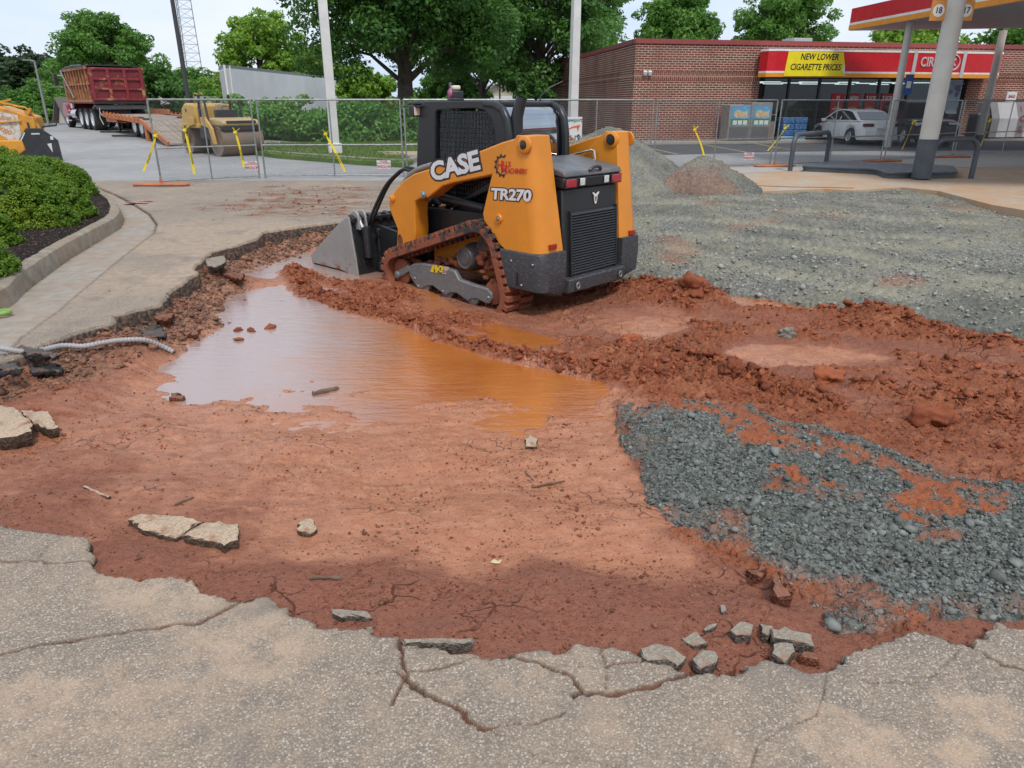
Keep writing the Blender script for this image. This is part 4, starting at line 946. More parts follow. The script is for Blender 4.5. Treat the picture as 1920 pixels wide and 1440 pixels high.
# ------------------------------------------------------------------ lettering
def lframe(px0, px1, Yl, zoff=0):
    """frame on the loader's left flank from two baseline pixels"""
    a, c = Lp(*px0, Yl), Lp(*px1, Yl)
    r = Vector((c[0] - a[0], 0, c[1] - a[1])); ln = r.length; r.normalize()
    up = Vector((r.z, 0, -r.x)) if r.x < 0 else Vector((-r.z, 0, r.x))
    if up.z < 0: up = -up
    return Vector((a[0], Yl, a[1])), r, up, ln
def side_text(body, px0, px1, hgt, Yl, parent, m, bold=0, out=None, shear=0.0, lift=0.0, name="lettering", sx=None):
    a, r, up, ln = lframe(px0, px1, Yl)
    def mk(mm, bo, dy, nm):
        o = text(body, hgt / .70, mm, Matrix.Identity(4), parent, nm, bo, .0006, shear, 'LEFT', 1.0, .96)
        co = np.empty(len(o.data.vertices) * 3, np.float32); o.data.vertices.foreach_get("co", co); co = co.reshape(-1, 3)
        return o, co, dy
    o, co, _ = mk(m, bold, 0, name)
    x0, x1 = co[:, 0].min(), co[:, 0].max(); y0 = co[:, 1].min(); y1 = co[:, 1].max(); kx = ln / (x1 - x0); ky = hgt / (y1 - y0)
    lst = [(o, co, .003)]
    if out:
        o2, c2, _ = mk(out, bold + hgt * .10, 0, name + "_outline"); lst.append((o2, c2, .001))
    for ob, c, dy in lst:
        R = np.array([[r.x, up.x, 0], [0, 0, 1], [r.z, up.z, 0]], np.float32)
        q = np.stack([(c[:, 0] - x0) * kx, (c[:, 1] - y0) * ky + lift, c[:, 2] + dy], 1)
        w = q @ R.T + np.array([a.x, Yl, a.z], np.float32)
        ob.data.vertices.foreach_set("co", np.ascontiguousarray(w.ravel(), dtype=np.float32)); ob.data.update()
m_ltw = mat("decal_white", (.66, .66, .66), .4); m_ltk = mat("decal_black", (.02, .02, .025), .4); m_ltr = mat("decal_red", (.48, .03, .02), .45)
arm_l = [o for o in kids(LT) if o.name.startswith("lift_arm")][0]
side_text("CASE", (811, 341), (902, 318), .195, .8005, arm_l, m_ltw, .011, m_ltk)
side_text("TR270", (922, 374), (997, 379), .112, .8205, tl, m_ltw, .006, m_ltk, .12)
side_text("ILLS", (942, 312), (958, 313), .05, .8205, tl, m_ltr, .0015)
side_text("H", (933, 317), (942, 318), .085, .8205, tl, m_ltr, .0015)
side_text("M", (940, 325), (951, 326), .072, .8205, tl, m_ltr, .0015)
side_text("ACHINERY", (952, 325), (989, 327), .05, .8205, tl, m_ltr, .0015)
gx, gz_ = Lp(942, 311, .82); b = MB()
for i in range(15):
    t = math.radians(70 + i * 15); c = (gx - .085 * math.cos(t), .8215, gz_ + .085 * math.sin(t)); t2 = math.radians(70 + (i + 1) * 15)
    b.bar((gx - .085 * math.cos(t), .8215, gz_ + .085 * math.sin(t)), (gx - .085 * math.cos(t2), .8215, gz_ + .085 * math.sin(t2)), .003, .014, (0, 0, 1))
    if i % 2 == 0: b.obox((gx - .098 * math.cos(t), .8215, gz_ + .098 * math.sin(t)), (.02, .003, .02), Matrix.Rotation(t, 3, 'Y'))
# mirror so that the open side of the gear faces the words
b.v = [(2 * gx - v[0], v[1], v[2]) if False else v for v in b.v]
b.build("gear_emblem", m_ltk, tl)
# small engine standing on the cab roof
x, z = Lp(855, 188, .25); wx = LO[0] + x * LF[0] + .25 * LL[0]; wy = LO[1] + x * LF[1] + .25 * LL[1]; wz = LZ + zr
EN = empty("small_engine", (wx, wy, wz), LH + 2.6, "small petrol engine with a pink starter cover sitting on the loader's cab roof", "engine")
b = MB(); b.box(-.10, .10, -.07, .07, 0, .03); b.box(-.07, .07, -.05, .07, .03, .10); b.build("engine_block", m_black, EN, bevel=.008)
b = MB(); b.lathe((0, -.05, .07), (0, -1, 0), [(.055, 0), (.055, .02), (.035, .03), (.001, .03)], 18); b.build("starter_cover", mat("pink_plastic", (.45, .09, .20), .4), EN, 40)
b = MB(); b.box(-.06, .06, -.045, .045, .105, .155); b.build("fuel_tank", mat("cream_plastic", (.6, .55, .42), .4), EN, bevel=.018)
b = MB(); b.box(-.25, -.12, -.05, .06, .0, .11); b.tube([(-.25, 0, .1), (-.29, 0, .14), (-.31, 0, .19)], .02, 8); b.tube([(-.2, 0, .11), (-.14, 0, .15)], .02, 8); b.build("pump", m_black, EN, bevel=.01)
# ------------------------------------------------------------------ trailer and dump truck on the far side of the lot
def wheel(parent, c, r, w, ax=(0, 1, 0), rim=None, n=28, dish=.35, name="wheel"):
    """tyre with a rim as its sub-part; ax points to the outside"""
    ax = Vector(ax)
    b = MB(); b.lathe(c, ax, [(r * .6, -w / 2), (r * .93, -w / 2), (r, -w * .36), (r, w * .36), (r * .93, w / 2), (r * .66, w / 2), (r * .6, w * .3), (r * .6, -w * .3)], n)
    t = b.build(name, m_rubber, parent, 40)
    b = MB(); b.lathe(c, ax, [(r * .64, w * .42), (r * .6, w * .5), (r * .55, w * .44), (r * .5, w * (.42 - dish)), (r * .2, w * (.42 - dish * .6)), (r * .16, w * .34), (.001, w * .36)], n)
    b.build("rim", rim or m_white, t, 40)
    return t
TH = math.atan2(.743, -.67)
TX, TY = -12.7, 30.8
TF = (math.cos(TH), math.sin(TH)); TL = (-TF[1], TF[0])
m_tror = mat("worn_orange_paint", (.50, .155, .045), .55, c2=(.25, .10, .05), sc=3, lo=.45, hi=.75)
m_deck = mat("weathered_planks", (.36, .30, .24), .8, c2=(.24, .19, .15), sc=2.2, bump=.5, bs=20)
TRL = empty("flatbed_trailer", (TX, TY, gz(TX, TY)), TH, "low orange equipment trailer with a grey plank deck and its ramp down on the lot", "trailer")
def zs(X): return gz(TX + TF[0] * X, TY + TF[1] * X) - gz(TX, TY)
dk = [(0, .04), (1.6, .42), (3.0, .82), (8.6, 1.02)]
def planks(x0, z0, x1, z1, n, name):
    b = MB(); w = 2.5 / n
    for i in range(n):
        y = -1.25 + i * w
        b.prism([(x0, z0), (x1, z1), (x1, z1 - .06), (x0, z0 - .06)], y + .008, y + w - .008)
    return b.build(name, m_deck, TRL)
planks(0, .06, 1.55, .46, 10, "ramp"); planks(1.6, .47, 3.0, .86, 10, "beaver_tail"); planks(3.0, .86, 8.6, 1.06, 12, "deck")
b = MB()
for s in (1, -1):
    for (x0, z0), (x1, z1) in zip([(0, .04), (1.6, .45), (3, .84)], [(1.6, .45), (3, .84), (8.6, 1.04)]):
        b.bar((x0, s * 1.29, z0), (x1, s * 1.29, z1), .09, .2)
b.build("side_rail", m_tror, TRL, bevel=.01)
b = MB()
for s in (1, -1):
    for k in range(10): x = 3.2 + k * .56; b.box(x, x + .07, s * 1.33, s * 1.39, .80 + (x - 3) * .036, 1.02 + (x - 3) * .036)
    b.box(2.45, 2.75, s * 1.2, s * 1.3, -.05, .8)
b.build("stake_pocket", m_tror, TRL)
b = MB(); b.box(7.0, 9.6, -1.25, -1.15, 1.05, 1.28); b.box(7.0, 8.7, -1.2, 1.2, .72, .95); b.box(8.6, 11.5, -.35, .35, .65, .85); b.build("drawbar", m_tror, TRL, bevel=.01)
b = MB()
for x in (5.0, 7.6): b.box(x, x + .12, .9, 1.0, zs(x), .9); b.box(x - .12, x + .22, .85, 1.05, zs(x), zs(x) + .03)
b.build("landing_leg", m_black, TRL)
for s in (1, -1):
    for x in (3.55, 4.5):
        wheel(TRL, (x, s * .95, .40 + zs(x)), .40, .46, (0, s, 0))
b = MB(); b.tube([(8.6, 1.35, 1.0), (8.8, 1.4, 1.2), (8.55, 1.42, 1.35), (8.7, 1.45, .9), (8.5, 1.4, .6)], .02, 6); b.build("air_hose", mat("pale_hose", (.5, .45, .4), .6), TRL, 60)
# dump truck: its tailgate stands over the front of the trailer
DX, DY = TX + TF[0] * 9.6 - .2, TY + TF[1] * 9.6
DT = empty("dump_truck", (DX, DY, gz(DX, DY)), TH - .03, "rusty dark red dump truck seen from behind with a ribbed steel body", "truck")
m_dred = mat("rusted_dark_red", (.17, .018, .022), .5, c2=(.38, .17, .06), sc=1.6, lo=.56, hi=.68)
m_drust = mat("bare_rust", (.36, .17, .07), .8, c2=(.2, .05, .03), sc=4, lo=.45, hi=.65)
b = MB()
for y in (-1.2, 1.12): b.box(0, 5.6, y, y + .08, 1.35, 2.85)
b.box(5.5, 5.6, -1.2, 1.2, 1.35, 2.95); b.box(0, 5.6, -1.2, 1.2, 1.25, 1.38)
body = b.build("dump_body", m_dred, DT)
b = MB()
for s in (1, -1):
    for k in range(9): b.box(.15 + k * .65, .27 + k * .65, s * 1.2, s * 1.30, 1.35, 2.85)
    b.box(0, 5.6, s * 1.2, s * 1.32, 2.78, 2.90); b.box(0, 5.6, s * 1.2, s * 1.32, 1.3, 1.42); b.box(0, 5.6, s * 1.2, s * 1.29, 2.1, 2.17)
b.build("side_rib", m_drust, body, bevel=.012)
b = MB(); b.box(-.08, 0, -1.18, 1.18, 1.38, 2.84); tg = b.build("tailgate", m_dred, DT)
b = MB()
for y in (-1.18, -.44, .30, 1.04): b.box(-.17, -.08, y, y + .14, 1.38, 2.86)
for z in (1.38, 1.86, 2.30, 2.76): b.box(-.155, -.08, -1.18, 1.18, z, z + .1)
b.build("tailgate_rib", mat("tailgate_red", (.21, .02, .03), .5, c2=(.42, .22, .1), sc=2.3, lo=.55, hi=.68), tg, bevel=.015)
b = MB(); b.box(-.12, .1, -1.2, 1.2, 1.22, 1.38); b.box(.0, .15, -1.25, 1.25, .98, 1.12); b.prism([(-.25, .98), (.3, .98), (.3, 1.2), (-.05, 1.2)], -1.15, 1.15); b.build("rear_sill", m_black, DT, bevel=.02)
b = MB(); b.box(-.1, 5.5, -1.15, 1.15, 2.93, 2.99); b.tube([(5.5, 1.2, 2.95), (2.5, 1.36, 3.0), (.2, 1.36, 2.96)], .03, 6); b.build("tarp", m_black, DT)
b = MB(); b.tube([(5.4, 1.36, 2.85), (3.2, 1.38, 1.5)], .035, 8); b.build("tarp_arm", m_steel, DT, 60)
b = MB(); b.box(.2, 8.2, -.45, .45, .75, 1.02); b.build("chassis", m_black, DT)
for s in (1, -1):
    for x in (.9, 2.15, 3.4): wheel(DT, (x, s * .93, .52), .52, .56, (0, s, 0), mat("rim_white", (.62, .62, .62), .35, .3))
    wheel(DT, (7.2, s * 1.02, .5), .5, .32, (0, s, 0), mat("rim_white", (.6, .6, .6), .35))
b = MB(); b.box(5.75, 7.0, -1.05, 1.05, .95, 2.5); cb = b.build("cab", mat("cab_maroon", (.26, .012, .03), .3, coat=.4), DT, bevel=.12, seg=3)
b = MB(); b.prism([(6.7, .85), (8.3, .85), (8.3, 1.45), (7.0, 1.75), (6.7, 1.8)], -.8, .8); b.build("bonnet", mat("cab_maroon", RED), DT, bevel=.1, seg=3)
for s in (1, -1):
    b = MB(); b.prism([(6.55 + .65 + .75 * math.cos(t), .55 + .72 * math.sin(t)) for t in [math.pi * i / 12 for i in range(13)]], s * .72, s * 1.2); b.build("mudguard", mat("cab_maroon", RED), DT, bevel=.05)
    b = MB(); b.box(6.45, 6.6, s * 1.35, s * 1.55, 2.15, 2.75); mr = b.build("mirror", m_black, DT, bevel=.03)
    b = MB(); b.tube([(6.5, s * 1.05, 2.65), (6.5, s * 1.45, 2.65)], .02, 6); b.tube([(6.5, s * 1.05, 2.05), (6.5, s * 1.42, 2.1), (6.5, s * 1.42, 2.2)], .03, 6); b.build("mirror_bracket", m_chrome, mr, 60)
    b = MB(); b.cyl((5.68, s * 1.08, 1.0), (5.68, s * 1.08, 2.75), .09); b.build("exhaust_stack", m_chrome, DT, 60)
    b = MB(); b.cyl((4.6, s * .95, .72), (5.8, s * .95, .72), .28); b.box(5.7, 6.6, s * .95, s * 1.25, .35, .42); b.box(5.7, 6.6, s * .95, s * 1.2, .65, .72); b.build("fuel_tank", m_chrome, DT, 50)
# chains and binders lying beside the trailer
for i, (px_, py_) in enumerate(((184, 248), (212, 257), (236, 261))):
    x, y, _z = U(px_, py_, .2); b = MB(); rr = random.Random(i + 3); z0 = gz(x, y)
    for k in range(3):
        b.tube([(j * .22 - .6, .12 * math.sin(j * 1.9 + k * 2 + i) + .1 * k, .03 + .02 * rr.random()) for j in range(7)], .035, 5)
    o = b.build("chain", mat("dark_chain", (.035, .03, .03), .6), None, 60); o.location = (x, y, z0)
    tag(o, ["heap of dark binder chain lying on the lot nearest the dump truck", "dark chain lying in a line between the two others beside the trailer", "reddish dark chain lying nearest the trailer wheels"][i], "chain", "chains lying beside the trailer")
# ------------------------------------------------------------------ yellow double drum roller
RX, RY = U(440, 293, 0)[0] - .0, U(440, 293, 0)[1] + .45
RH = math.atan2(-.77, .64) + .12
m_yel = mat("roller_yellow", (.56, .335, .062), .45, c2=(.42, .27, .11), sc=2.5, lo=.5, hi=.8)
m_drum = mat("worn_drum_steel", (.20, .155, .12), .5, .4, c2=(.33, .18, .09), sc=1.5, lo=.5, hi=.75)
RO = empty("road_roller", (RX, RY, 0), RH, "yellow double drum road roller with black roll bar and no roof behind the fence", "road roller")
def drum(x):
    b = MB(); r = .56
    b.lathe((x, -.86, r), (0, 1, 0), [(r - .04, .02), (r, 0), (r, 1.72), (r - .04, 1.70), (r - .05, 1.52), (.12, 1.5), (.12, .22), (r - .05, .2)], 40)
    d = b.build("drum", m_drum, RO, 40)
    for s in (1, -1):
        b = MB()
        for k in range(5):
            t = k * 2 * math.pi / 5; b.bar((x + .1 * math.cos(t), s * .70, r + .1 * math.sin(t)), (x + .5 * math.cos(t), s * .70, r + .5 * math.sin(t)), .1, .05, (0, 1, 0))
        b.lathe((x, s * .66, r), (0, s, 0), [(.16, 0), (.16, .1), (.1, .12), (.001, .12)], 18); b.build("drum_spoke", m_yel, d, 40)
    return d
drum(0); drum(-2.6)
for x0, sg in ((0, 1), (-2.6, -1)):
    for s in (1, -1):
        b = MB(); b.prism([(x0 - .12, .45), (x0 + .12, .45), (x0 + .1 - sg * .15, 1.05), (x0 - sg * .55, 1.45), (x0 - sg * .95, 1.45), (x0 - sg * .95, 1.15), (x0 - sg * .35, 1.05)], s * .88, s * .97); b.build("yoke", m_yel, RO, bevel=.02)
b = MB(); b.prism([(-.62, 1.12), (.48, 1.12), (.56, 1.25), (.46, 1.36), (-.62, 1.44)], -.78, .78); fr = b.build("front_hood", mat("roller_cream", (.55, .37, .14), .5, c2=(.4, .3, .18), sc=3), RO, bevel=.07, seg=3)
b = MB(); b.box(.30, .545, -.62, .62, 1.22, 1.335); b.build("grille", m_black, fr, bevel=.02)
b = MB(); b.box(-.6, .5, -.75, .75, .98, 1.13); b.box(.35, .46, -.82, .82, 1.0, 1.06); b.build("scraper_bar", m_black, RO)
b = MB(); b.prism([(-1.7, .62), (-.9, .62), (-.72, .95), (-.72, 1.12), (-1.7, 1.12)], -.72, .72); b.build("platform", m_black, RO, bevel=.02)
b = MB(); b.prism([(-3.1, 1.12), (-1.62, 1.12), (-1.62, 1.92), (-2.65, 1.98), (-3.0, 1.75)], -.80, .80); eh = b.build("engine_hood", m_yel, RO, bevel=.09, seg=3)
b = MB(); b.box(-3.1, -1.5, -.84, .84, 1.02, 1.2); b.build("rear_frame", m_yel, RO, bevel=.03)
b = MB(); b.obox((-1.2, .1, 1.68), (.12, .48, .55)); b.obox((-1.0, .1, 1.42), (.5, .48, .13)); b.build("seat", mat("seat_tan", (.36, .26, .17), .6), RO, bevel=.05)
b = MB(); b.box(-.86, -.66, -.4, .5, 1.3, 1.72); b.tube([(-.8 + .02 * math.cos(t), .1 + .17 * math.cos(t), 1.78 + .17 * math.sin(t) * .5) for t in [2 * math.pi * i / 14 for i in range(14)]], .015, 6, True); b.build("console", m_black, RO, bevel=.03)
b = MB()
for s in (1, -1): b.tube([(-1.55, s * .66, 1.2), (-1.55, s * .66, 2.0), (-1.55, s * .62, 2.28)], .05, 10); b.tube([(-.72, s * .72, 1.15), (-.9, s * .72, 2.05), (-.9, s * .66, 2.2)], .045, 10)
b.build("roll_bar", m_black, RO, 60)
b = MB()
for s in (.5, .72): b.tube([(-1.75, -s, 1.5), (-1.75, -s, 2.3), (-1.65, -s, 2.36), (-1.4, -s, 2.3)], .02, 6)
b.build("hand_rail", m_yel, RO, 60)
for s in (1, -1):
    b = MB(); b.prism([(-1.35, 1.0), (-.95, 1.0), (-1.02, 1.32), (-1.18, 1.5), (-1.28, 1.3)], s * .80, s * .81); b.build("step_cutout", m_black, RO)
    b = MB(); b.cyl((-2.5, s * .811, 1.7), (-2.5, s * .815, 1.7), .07, n=20); b.build("emblem", m_black, eh)
RO.scale = (.86, .86, .86)
# ------------------------------------------------------------------ paving machine at the left edge
PX, PY, _ = U(50, 303, 0)
PV = empty("paving_machine", (PX, PY + .5, 0), math.radians(202), "worn orange paving machine with a black end plate at the left behind the shrubs", "paving machine")
m_pv = mat("paver_orange", (.60, .26, .022), .5, c2=(.34, .16, .04), sc=2.6, lo=.5, hi=.72)
b = MB(); b.prism([(-.05, .25), (3.6, .25), (3.6, 1.62), (.55, 1.62), (-.28, 1.30), (-.30, 1.02)], -.9, .55); b.prism([(.35, .18), (.95, .18), (1.0, .65), (.15, .65), (.1, .35)], .55, .66); bd = b.build("body", m_pv, PV, bevel=.04)
b = MB(); b.prism([(.15, .62), (.40, .55), (.95, 1.05), (1.0, 1.42), (.7, 1.5), (.12, 1.35)], .555, .562); dc = b.build("decal", mat("decal_worn_white", (.55, .53, .5), .6, c2=(.4, .28, .18), sc=8, lo=.48, hi=.65), bd)
fl = lambda x, z: frame((x, .5635, z), (-1, 0, 0), (0, 0, 1))
text("LeeBoy", .17, mat("decal_orange", (.5, .19, .04), .6), fl(.55, 1.28), dc, bold=.004)
text("8000", .20, mat("decal_orange", (.5, .19, .04), .6), frame((.55, .5635, .92), (-1, 0, -.55), (-.55, 0, 1)), dc, bold=.004, sx=.9)
b = MB()
for k, (x, z, l) in enumerate(((.1, 1.62, .5), (.5, 1.68, .7), (.9, 1.66, .8), (.3, 1.80, .45))): b.bar((x, .35 - k * .1, z), (x + l, .30, z + .12 * ((-1) ** k)), .06, .05)
b.tube([(1.3, .3, 1.75), (1.1, .4, 1.9), (.75, .35, 1.86)], .03, 6); b.box(1.0, 2.4, -.6, .4, 1.62, 1.72)
b.build("controls", m_pv, PV)
b = MB(); b.bar((1.1, .60, 1.12), (.05, .60, 1.20), .045); b.bar((-.1, .35, 1.5), (-.32, .42, .95), .12, .12); b.bar((-.25, .5, 1.55), (-.05, .5, 1.25), .07); b.tube([(.2, .4, 1.62), (-.1, .45, 1.58), (-.25, .45, 1.45), (-.3, .45, 1.2)], .03, 6); b.build("tow_arm", m_pv, PV, bevel=.01)
b = MB(); b.prism([(.62, .12), (-.55, .05), (-.82, .02), (-.80, .62), (-.62, .80), (-.40, .98), (-.02, .98)], .50, .62); b.box(-.5, .6, -.2, .5, .1, .75); b.bar((-.1, .56, .98), (-.1, .56, 1.15), .05); b.tube([(-.45, .56, .88), (-.45, .56, 1.02), (-.85, .56, 1.06), (-.86, .56, 1.16)], .03, 6)
ep = b.build("end_plate", m_black, PV, bevel=.02)
b = MB(); b.bar((.45, .63, .2), (.03, .63, .86), .035, .01, (0, 1, 0)); b.box(-.36, -.14, .621, .626, .80, .84); b.box(-.70, -.62, .621, .626, .64, .74); b.prism([(-.5, .52), (-.62, .54), (-.6, .26)], .621, .626); b.build("bare_metal", mat("pale_metal", (.55, .56, .54), .4), ep)
# ------------------------------------------------------------------ temporary chain-link fence
m_wire = mat("fence_wire", (.17, .172, .172), .55, .6)
m_tape = mat("caution_yellow", (.80, .62, .015), .45)
m_stand = mat("stand_orange", (.62, .17, .045), .5, c2=(.35, .12, .06), sc=5)
m_tag = mat("sign_white", (.62, .60, .60), .5); m_tagr = mat("sign_red", (.36, .03, .05), .5)
FH = 1.78
def chain(b, L_, H, s=.062, w=.0030):
    n = int((L_ + H) / s)
    for sg in (0, 1):
        for k in range(1, n):
            c = k * s
            x0, z0 = (c, 0) if c < L_ else (L_, c - L_)
            x1, z1 = (0, c) if c < H else (c - H, H)
            if abs(x1 - x0) < .03: continue
            if sg: x0, x1 = L_ - x0, L_ - x1
            b.bar((x0, .003 * (2 * sg - 1), z0 + .06), (x1, .003 * (2 * sg - 1), z1 + .06), w, w, (0, 1, 0))
def fence_panel(p0, p1, label, sign=None, mid=True):
    p0, p1 = Vector(p0[:2]), Vector(p1[:2]); d = p1 - p0; L_ = d.length
    e = empty("chain_fence", (p0.x, p0.y, 0), math.atan2(d.y, d.x), label, "fence panel", "temporary chain-link fence panels round the site")
    b = MB(); r = .021
    b.tube([(0, 0, .0), (0, 0, FH)], r, 8); b.tube([(L_, 0, .0), (L_, 0, FH)], r, 8); b.tube([(0, 0, FH), (L_, 0, FH)], r, 8); b.tube([(0, 0, .06), (L_, 0, .06)], r * .7, 8)
    b.build("frame", m_steel, e, 60)
    b = MB(); b.tube([(0, 0, FH * .43), (L_, 0, FH * .43)], r * .8, 8)
    if mid: b.tube([(L_ / 2, 0, .06), (L_ / 2, 0, FH)], r * .8, 8)
    b.build("brace", m_steel, e, 60)
    b = MB(); chain(b, L_, FH - .08); b.build("chain_link", m_wire, e)
    if sign:
        q = MB(); x = sign * L_; q.box(x - .17, x + .17, -.012, -.008, .20, .40); s = q.build("sign_plate", m_tag, e)
        text("NATIONAL", .10, m_tagr, frame((x, -.0135, .255), (-1, 0, 0), (0, 0, -1)), s, bold=.003, ext=.001, sx=.72)
        text("CONSTRUCTION", .055, m_tagr, frame((x, -.0135, .335), (-1, 0, 0), (0, 0, -1)), s, bold=.001, ext=.001, sx=.78)
        text("RENTALS", .055, m_tagr, frame((x, -.0135, .377), (-1, 0, 0), (0, 0, -1)), s, bold=.001, ext=.001, sx=.8)
    return e, L_, math.atan2(d.y, d.x), p0
FPX_ = [((303, 345), (487, 334), "leftmost fence panel, standing on an orange foot in front of the road roller", .93), ((498, 334), (757, 332), "fence panel in front of the ivy hedge and the grass verge", .86),
        ((764, 332), (1000, 327), "fence panel mostly hidden behind the loader's cab", None), ((1006, 327), (1217, 320), "fence panel behind the tall gravel pile and the tobacco sign", None),
        ((1224, 320), (1443, 312), "fence panel in front of the brick corner and the poster cabinets", .80), ((1451, 312), (1650, 303), "fence panel in front of the white sedan", None),
        ((1657, 303), (1783, 294), "fence panel behind the thick canopy column", None), ((1788, 294), (1960, 286), "rightmost fence panel, in front of the ice boxes", None)]
panels = []
for a, c, lb, sg in FPX_: panels.append(fence_panel(U(*a), U(*c), lb, sg))
def foot(px, lb, rz, L_=1.0):
    x, y, _ = U(*px); e = []
    b = MB(); w = .09
    pts = [(-L_ / 2 + w - w * math.cos(t) , w * math.sin(t), .035) for t in [math.pi * (i / 8 - .5) * -1 for i in range(9)]]
    pts = [(-L_ / 2 - w * math.cos(t), w * math.sin(t), .035) for t in [-math.pi / 2 + math.pi * i / 8 for i in range(9)]] + [(L_ / 2 + w * math.cos(t), w * math.sin(t), .035) for t in [math.pi / 2 - math.pi * i / 8 for i in range(9)]]
    b.tube(pts, .028, 8, True); b.tube([(0, -w, .035), (0, w, .035)], .025, 8); b.tube([(0, 0, .03), (0, 0, .16)], .028, 8)
    o = b.build("tube_stand", m_stand, None, 60); o.location = (x, y, hz(x, y) if y < 17 and abs(x) < 10 else 0); o.rotation_euler = (0, 0, rz)
    return tag(o, lb, "fence foot", "tubular feet under the fence")
foot((303, 349), "orange tube foot lying under the left end of the fence by the shrubs", .02)
foot((1452, 313), "orange tube foot under the two posts left of the white sedan", .1); foot((1655, 304), "orange tube foot under the posts by the sedan's rear", .1); foot((1786, 296), "red tube foot just right of the thick canopy column", .1)
def tape(pan, frac, z0, lean, ln, lb, w=.055, curl=.10, words=True):
    e, L_, a, p0 = panels[pan]; x = frac * L_
    d = Vector((math.cos(a), math.sin(a)))
    T = empty("caution_tape", (p0.x + d.x * x, p0.y + d.y * x, 0), a, lb, "caution tape", "strips of caution tape tied to the fence")
    b = MB(); n = 14; V = []
    rr = random.Random(int(frac * 97) + pan)
    for i in range(n + 1):
        t = i / n; s = t * ln
        cx = math.sin(lean) * s + curl * t * (1 - t) * .6; cz = z0 - math.cos(lean) * s
        tw = .5 * math.sin(t * 4 + rr.random() * .2)
        hw = w * (.5 if i > 1 else .2)
        V += [(cx - hw * math.cos(tw), -.028 - hw * math.sin(tw) * .4, cz), (cx + hw * math.cos(tw), -.028 + hw * math.sin(tw) * .4, cz + .01)]
    b.add(V, [(2 * i, 2 * i + 1, 2 * i + 3, 2 * i + 2) for i in range(n)]); b.add([(v[0], v[1] + .0015, v[2]) for v in V], [(2 * i, 2 * i + 1, 2 * i + 3, 2 * i + 2) for i in range(n)])
    b.build("strip", m_tape, T, 60)
    b = MB(); b.ball((0, -.02, z0 + .01), (.05, .035, .045), 8, 5); b.bar((0, -.03, z0 + .02), (.10, -.05, z0 + .10), .05, .006); b.bar((0, -.03, z0 + .02), (-.05, -.05, z0 + .12), .05, .006); b.build("knot", m_tape, T)
    if words:
        c = (math.sin(lean) * ln * .62 + curl * .14, -.052, z0 - math.cos(lean) * ln * .62)
        text("CAUTION", .055, m_ltk, frame(c, (math.sin(lean), 0, -math.cos(lean)), (math.cos(lean), 0, math.sin(lean))), T, "caution_words", .001, .0005)
    return T
tape(0, .02, 1.02, -.48, .82, "yellow caution tape hanging outside the fence's left end post"); tape(0, .30, 1.12, .06, .95, "yellow caution tape hanging down over the road roller's rear drum"); tape(0, .80, 1.05, .12, .78, "yellow caution tape hanging over the road roller's front drum")
tape(1, .46, 1.0, .42, .95, "twisted yellow caution tape beside the foot of the white lamp post"); tape(3, .19, .95, .5, .55, "short yellow caution tape beside the tobacco sign", words=False)
tape(4, .31, 1.02, .50, .82, "curved yellow caution tape in front of the bare brick wall", words=False, curl=.25); tape(5, .05, 1.02, -.75, .8, "yellow caution tape in front of the sedan's bonnet", words=False); tape(6, .30, 1.1, -.42, .85, "yellow caution tape between the sedan and the dark car"); tape(7, .28, 1.1, -.22, .8, "yellow caution tape in front of the bin and the ice boxes")

# ------------------------------------------------------------------ store
S0 = U(1182, 268, 0); ZT = UD(1193, 75, S0[1])[2]
_e = U(1920, 87, ZT); SA = math.atan2(_e[1] - S0[1], _e[0] - S0[0]); _l = U(1015, 126, ZT)
SL = math.hypot(_l[0] - S0[0], _l[1] - S0[1])
ST = empty("brick_store", (S0[0], S0[1], 0), SA, "low flat-roofed red brick store with a red sign fascia and glazed front", "store")
SF = Vector((math.cos(SA), math.sin(SA))); SB = Vector((-SF.y, SF.x))
_lv = Vector((_l[0] - S0[0], _l[1] - S0[1])); SK = _lv.dot(SF) / _lv.dot(SB)     # the end wall is not quite square to the front in plan
def sx(px, py=200):
    """distance along the store front of a pixel column"""
    d = ray(px, py); n = SB; t = (Vector(S0[:2]).dot(n)) / (d[0] * n.x + d[1] * n.y)
    p = Vector((d[0] * t, d[1] * t)) - Vector(S0[:2]); return p.dot(SF), CAM_H + d[2] * t
def brick_mat(name, soldier=False):
    g = NT(name); s = g.n("ShaderNodeSeparateXYZ", {0: g.co()})
    u = g.math('ADD', s.outputs[0], s.outputs[1]); v = g.n("ShaderNodeCombineXYZ", {0: u, 1: s.outputs[2]}).outputs[0]
    if soldier: v = g.n("ShaderNodeCombineXYZ", {0: s.outputs[2], 1: u}).outputs[0]
    bt = g.n("ShaderNodeTexBrick", {"Vector": v, "Scale": 1.0, "Mortar Size": .011 if not soldier else .006, "Mortar Smooth": .1, "Brick Width": .29, "Row Height": .096, "Bias": 0.0, "Color1": (.235, .062, .038, 1), "Color2": (.125, .040, .030, 1), "Mortar": (.58, .50, .40, 1)})
    n = g.noise(.6, 4, .6)
    c = g.mix(g.rng(n, .42, .68, 0, .55), bt.outputs[0], (.13, .05, .04)); c = g.mix(g.rng(g.noise(.35, 5, .7), .52, .7, 0, .4), c, (.34, .17, .12)); c = g.mix(g.rng(g.vor(9, 'F1', "Color", v), .62, .8, 0, .5), c, (.06, .028, .025)) if False else c
    return g.out(c, .85, None, g.bump(bt.outputs["Fac"], -.4, .006), .2)
m_brick = brick_mat("red_brick"); m_sold = brick_mat("soldier_brick", True)
w0, w1 = sx(1419)[0], sx(1806)[0]; LN = sx(1920)[0] + 8
zl = 3.0; DEP = SL * math.cos(math.atan(SK))
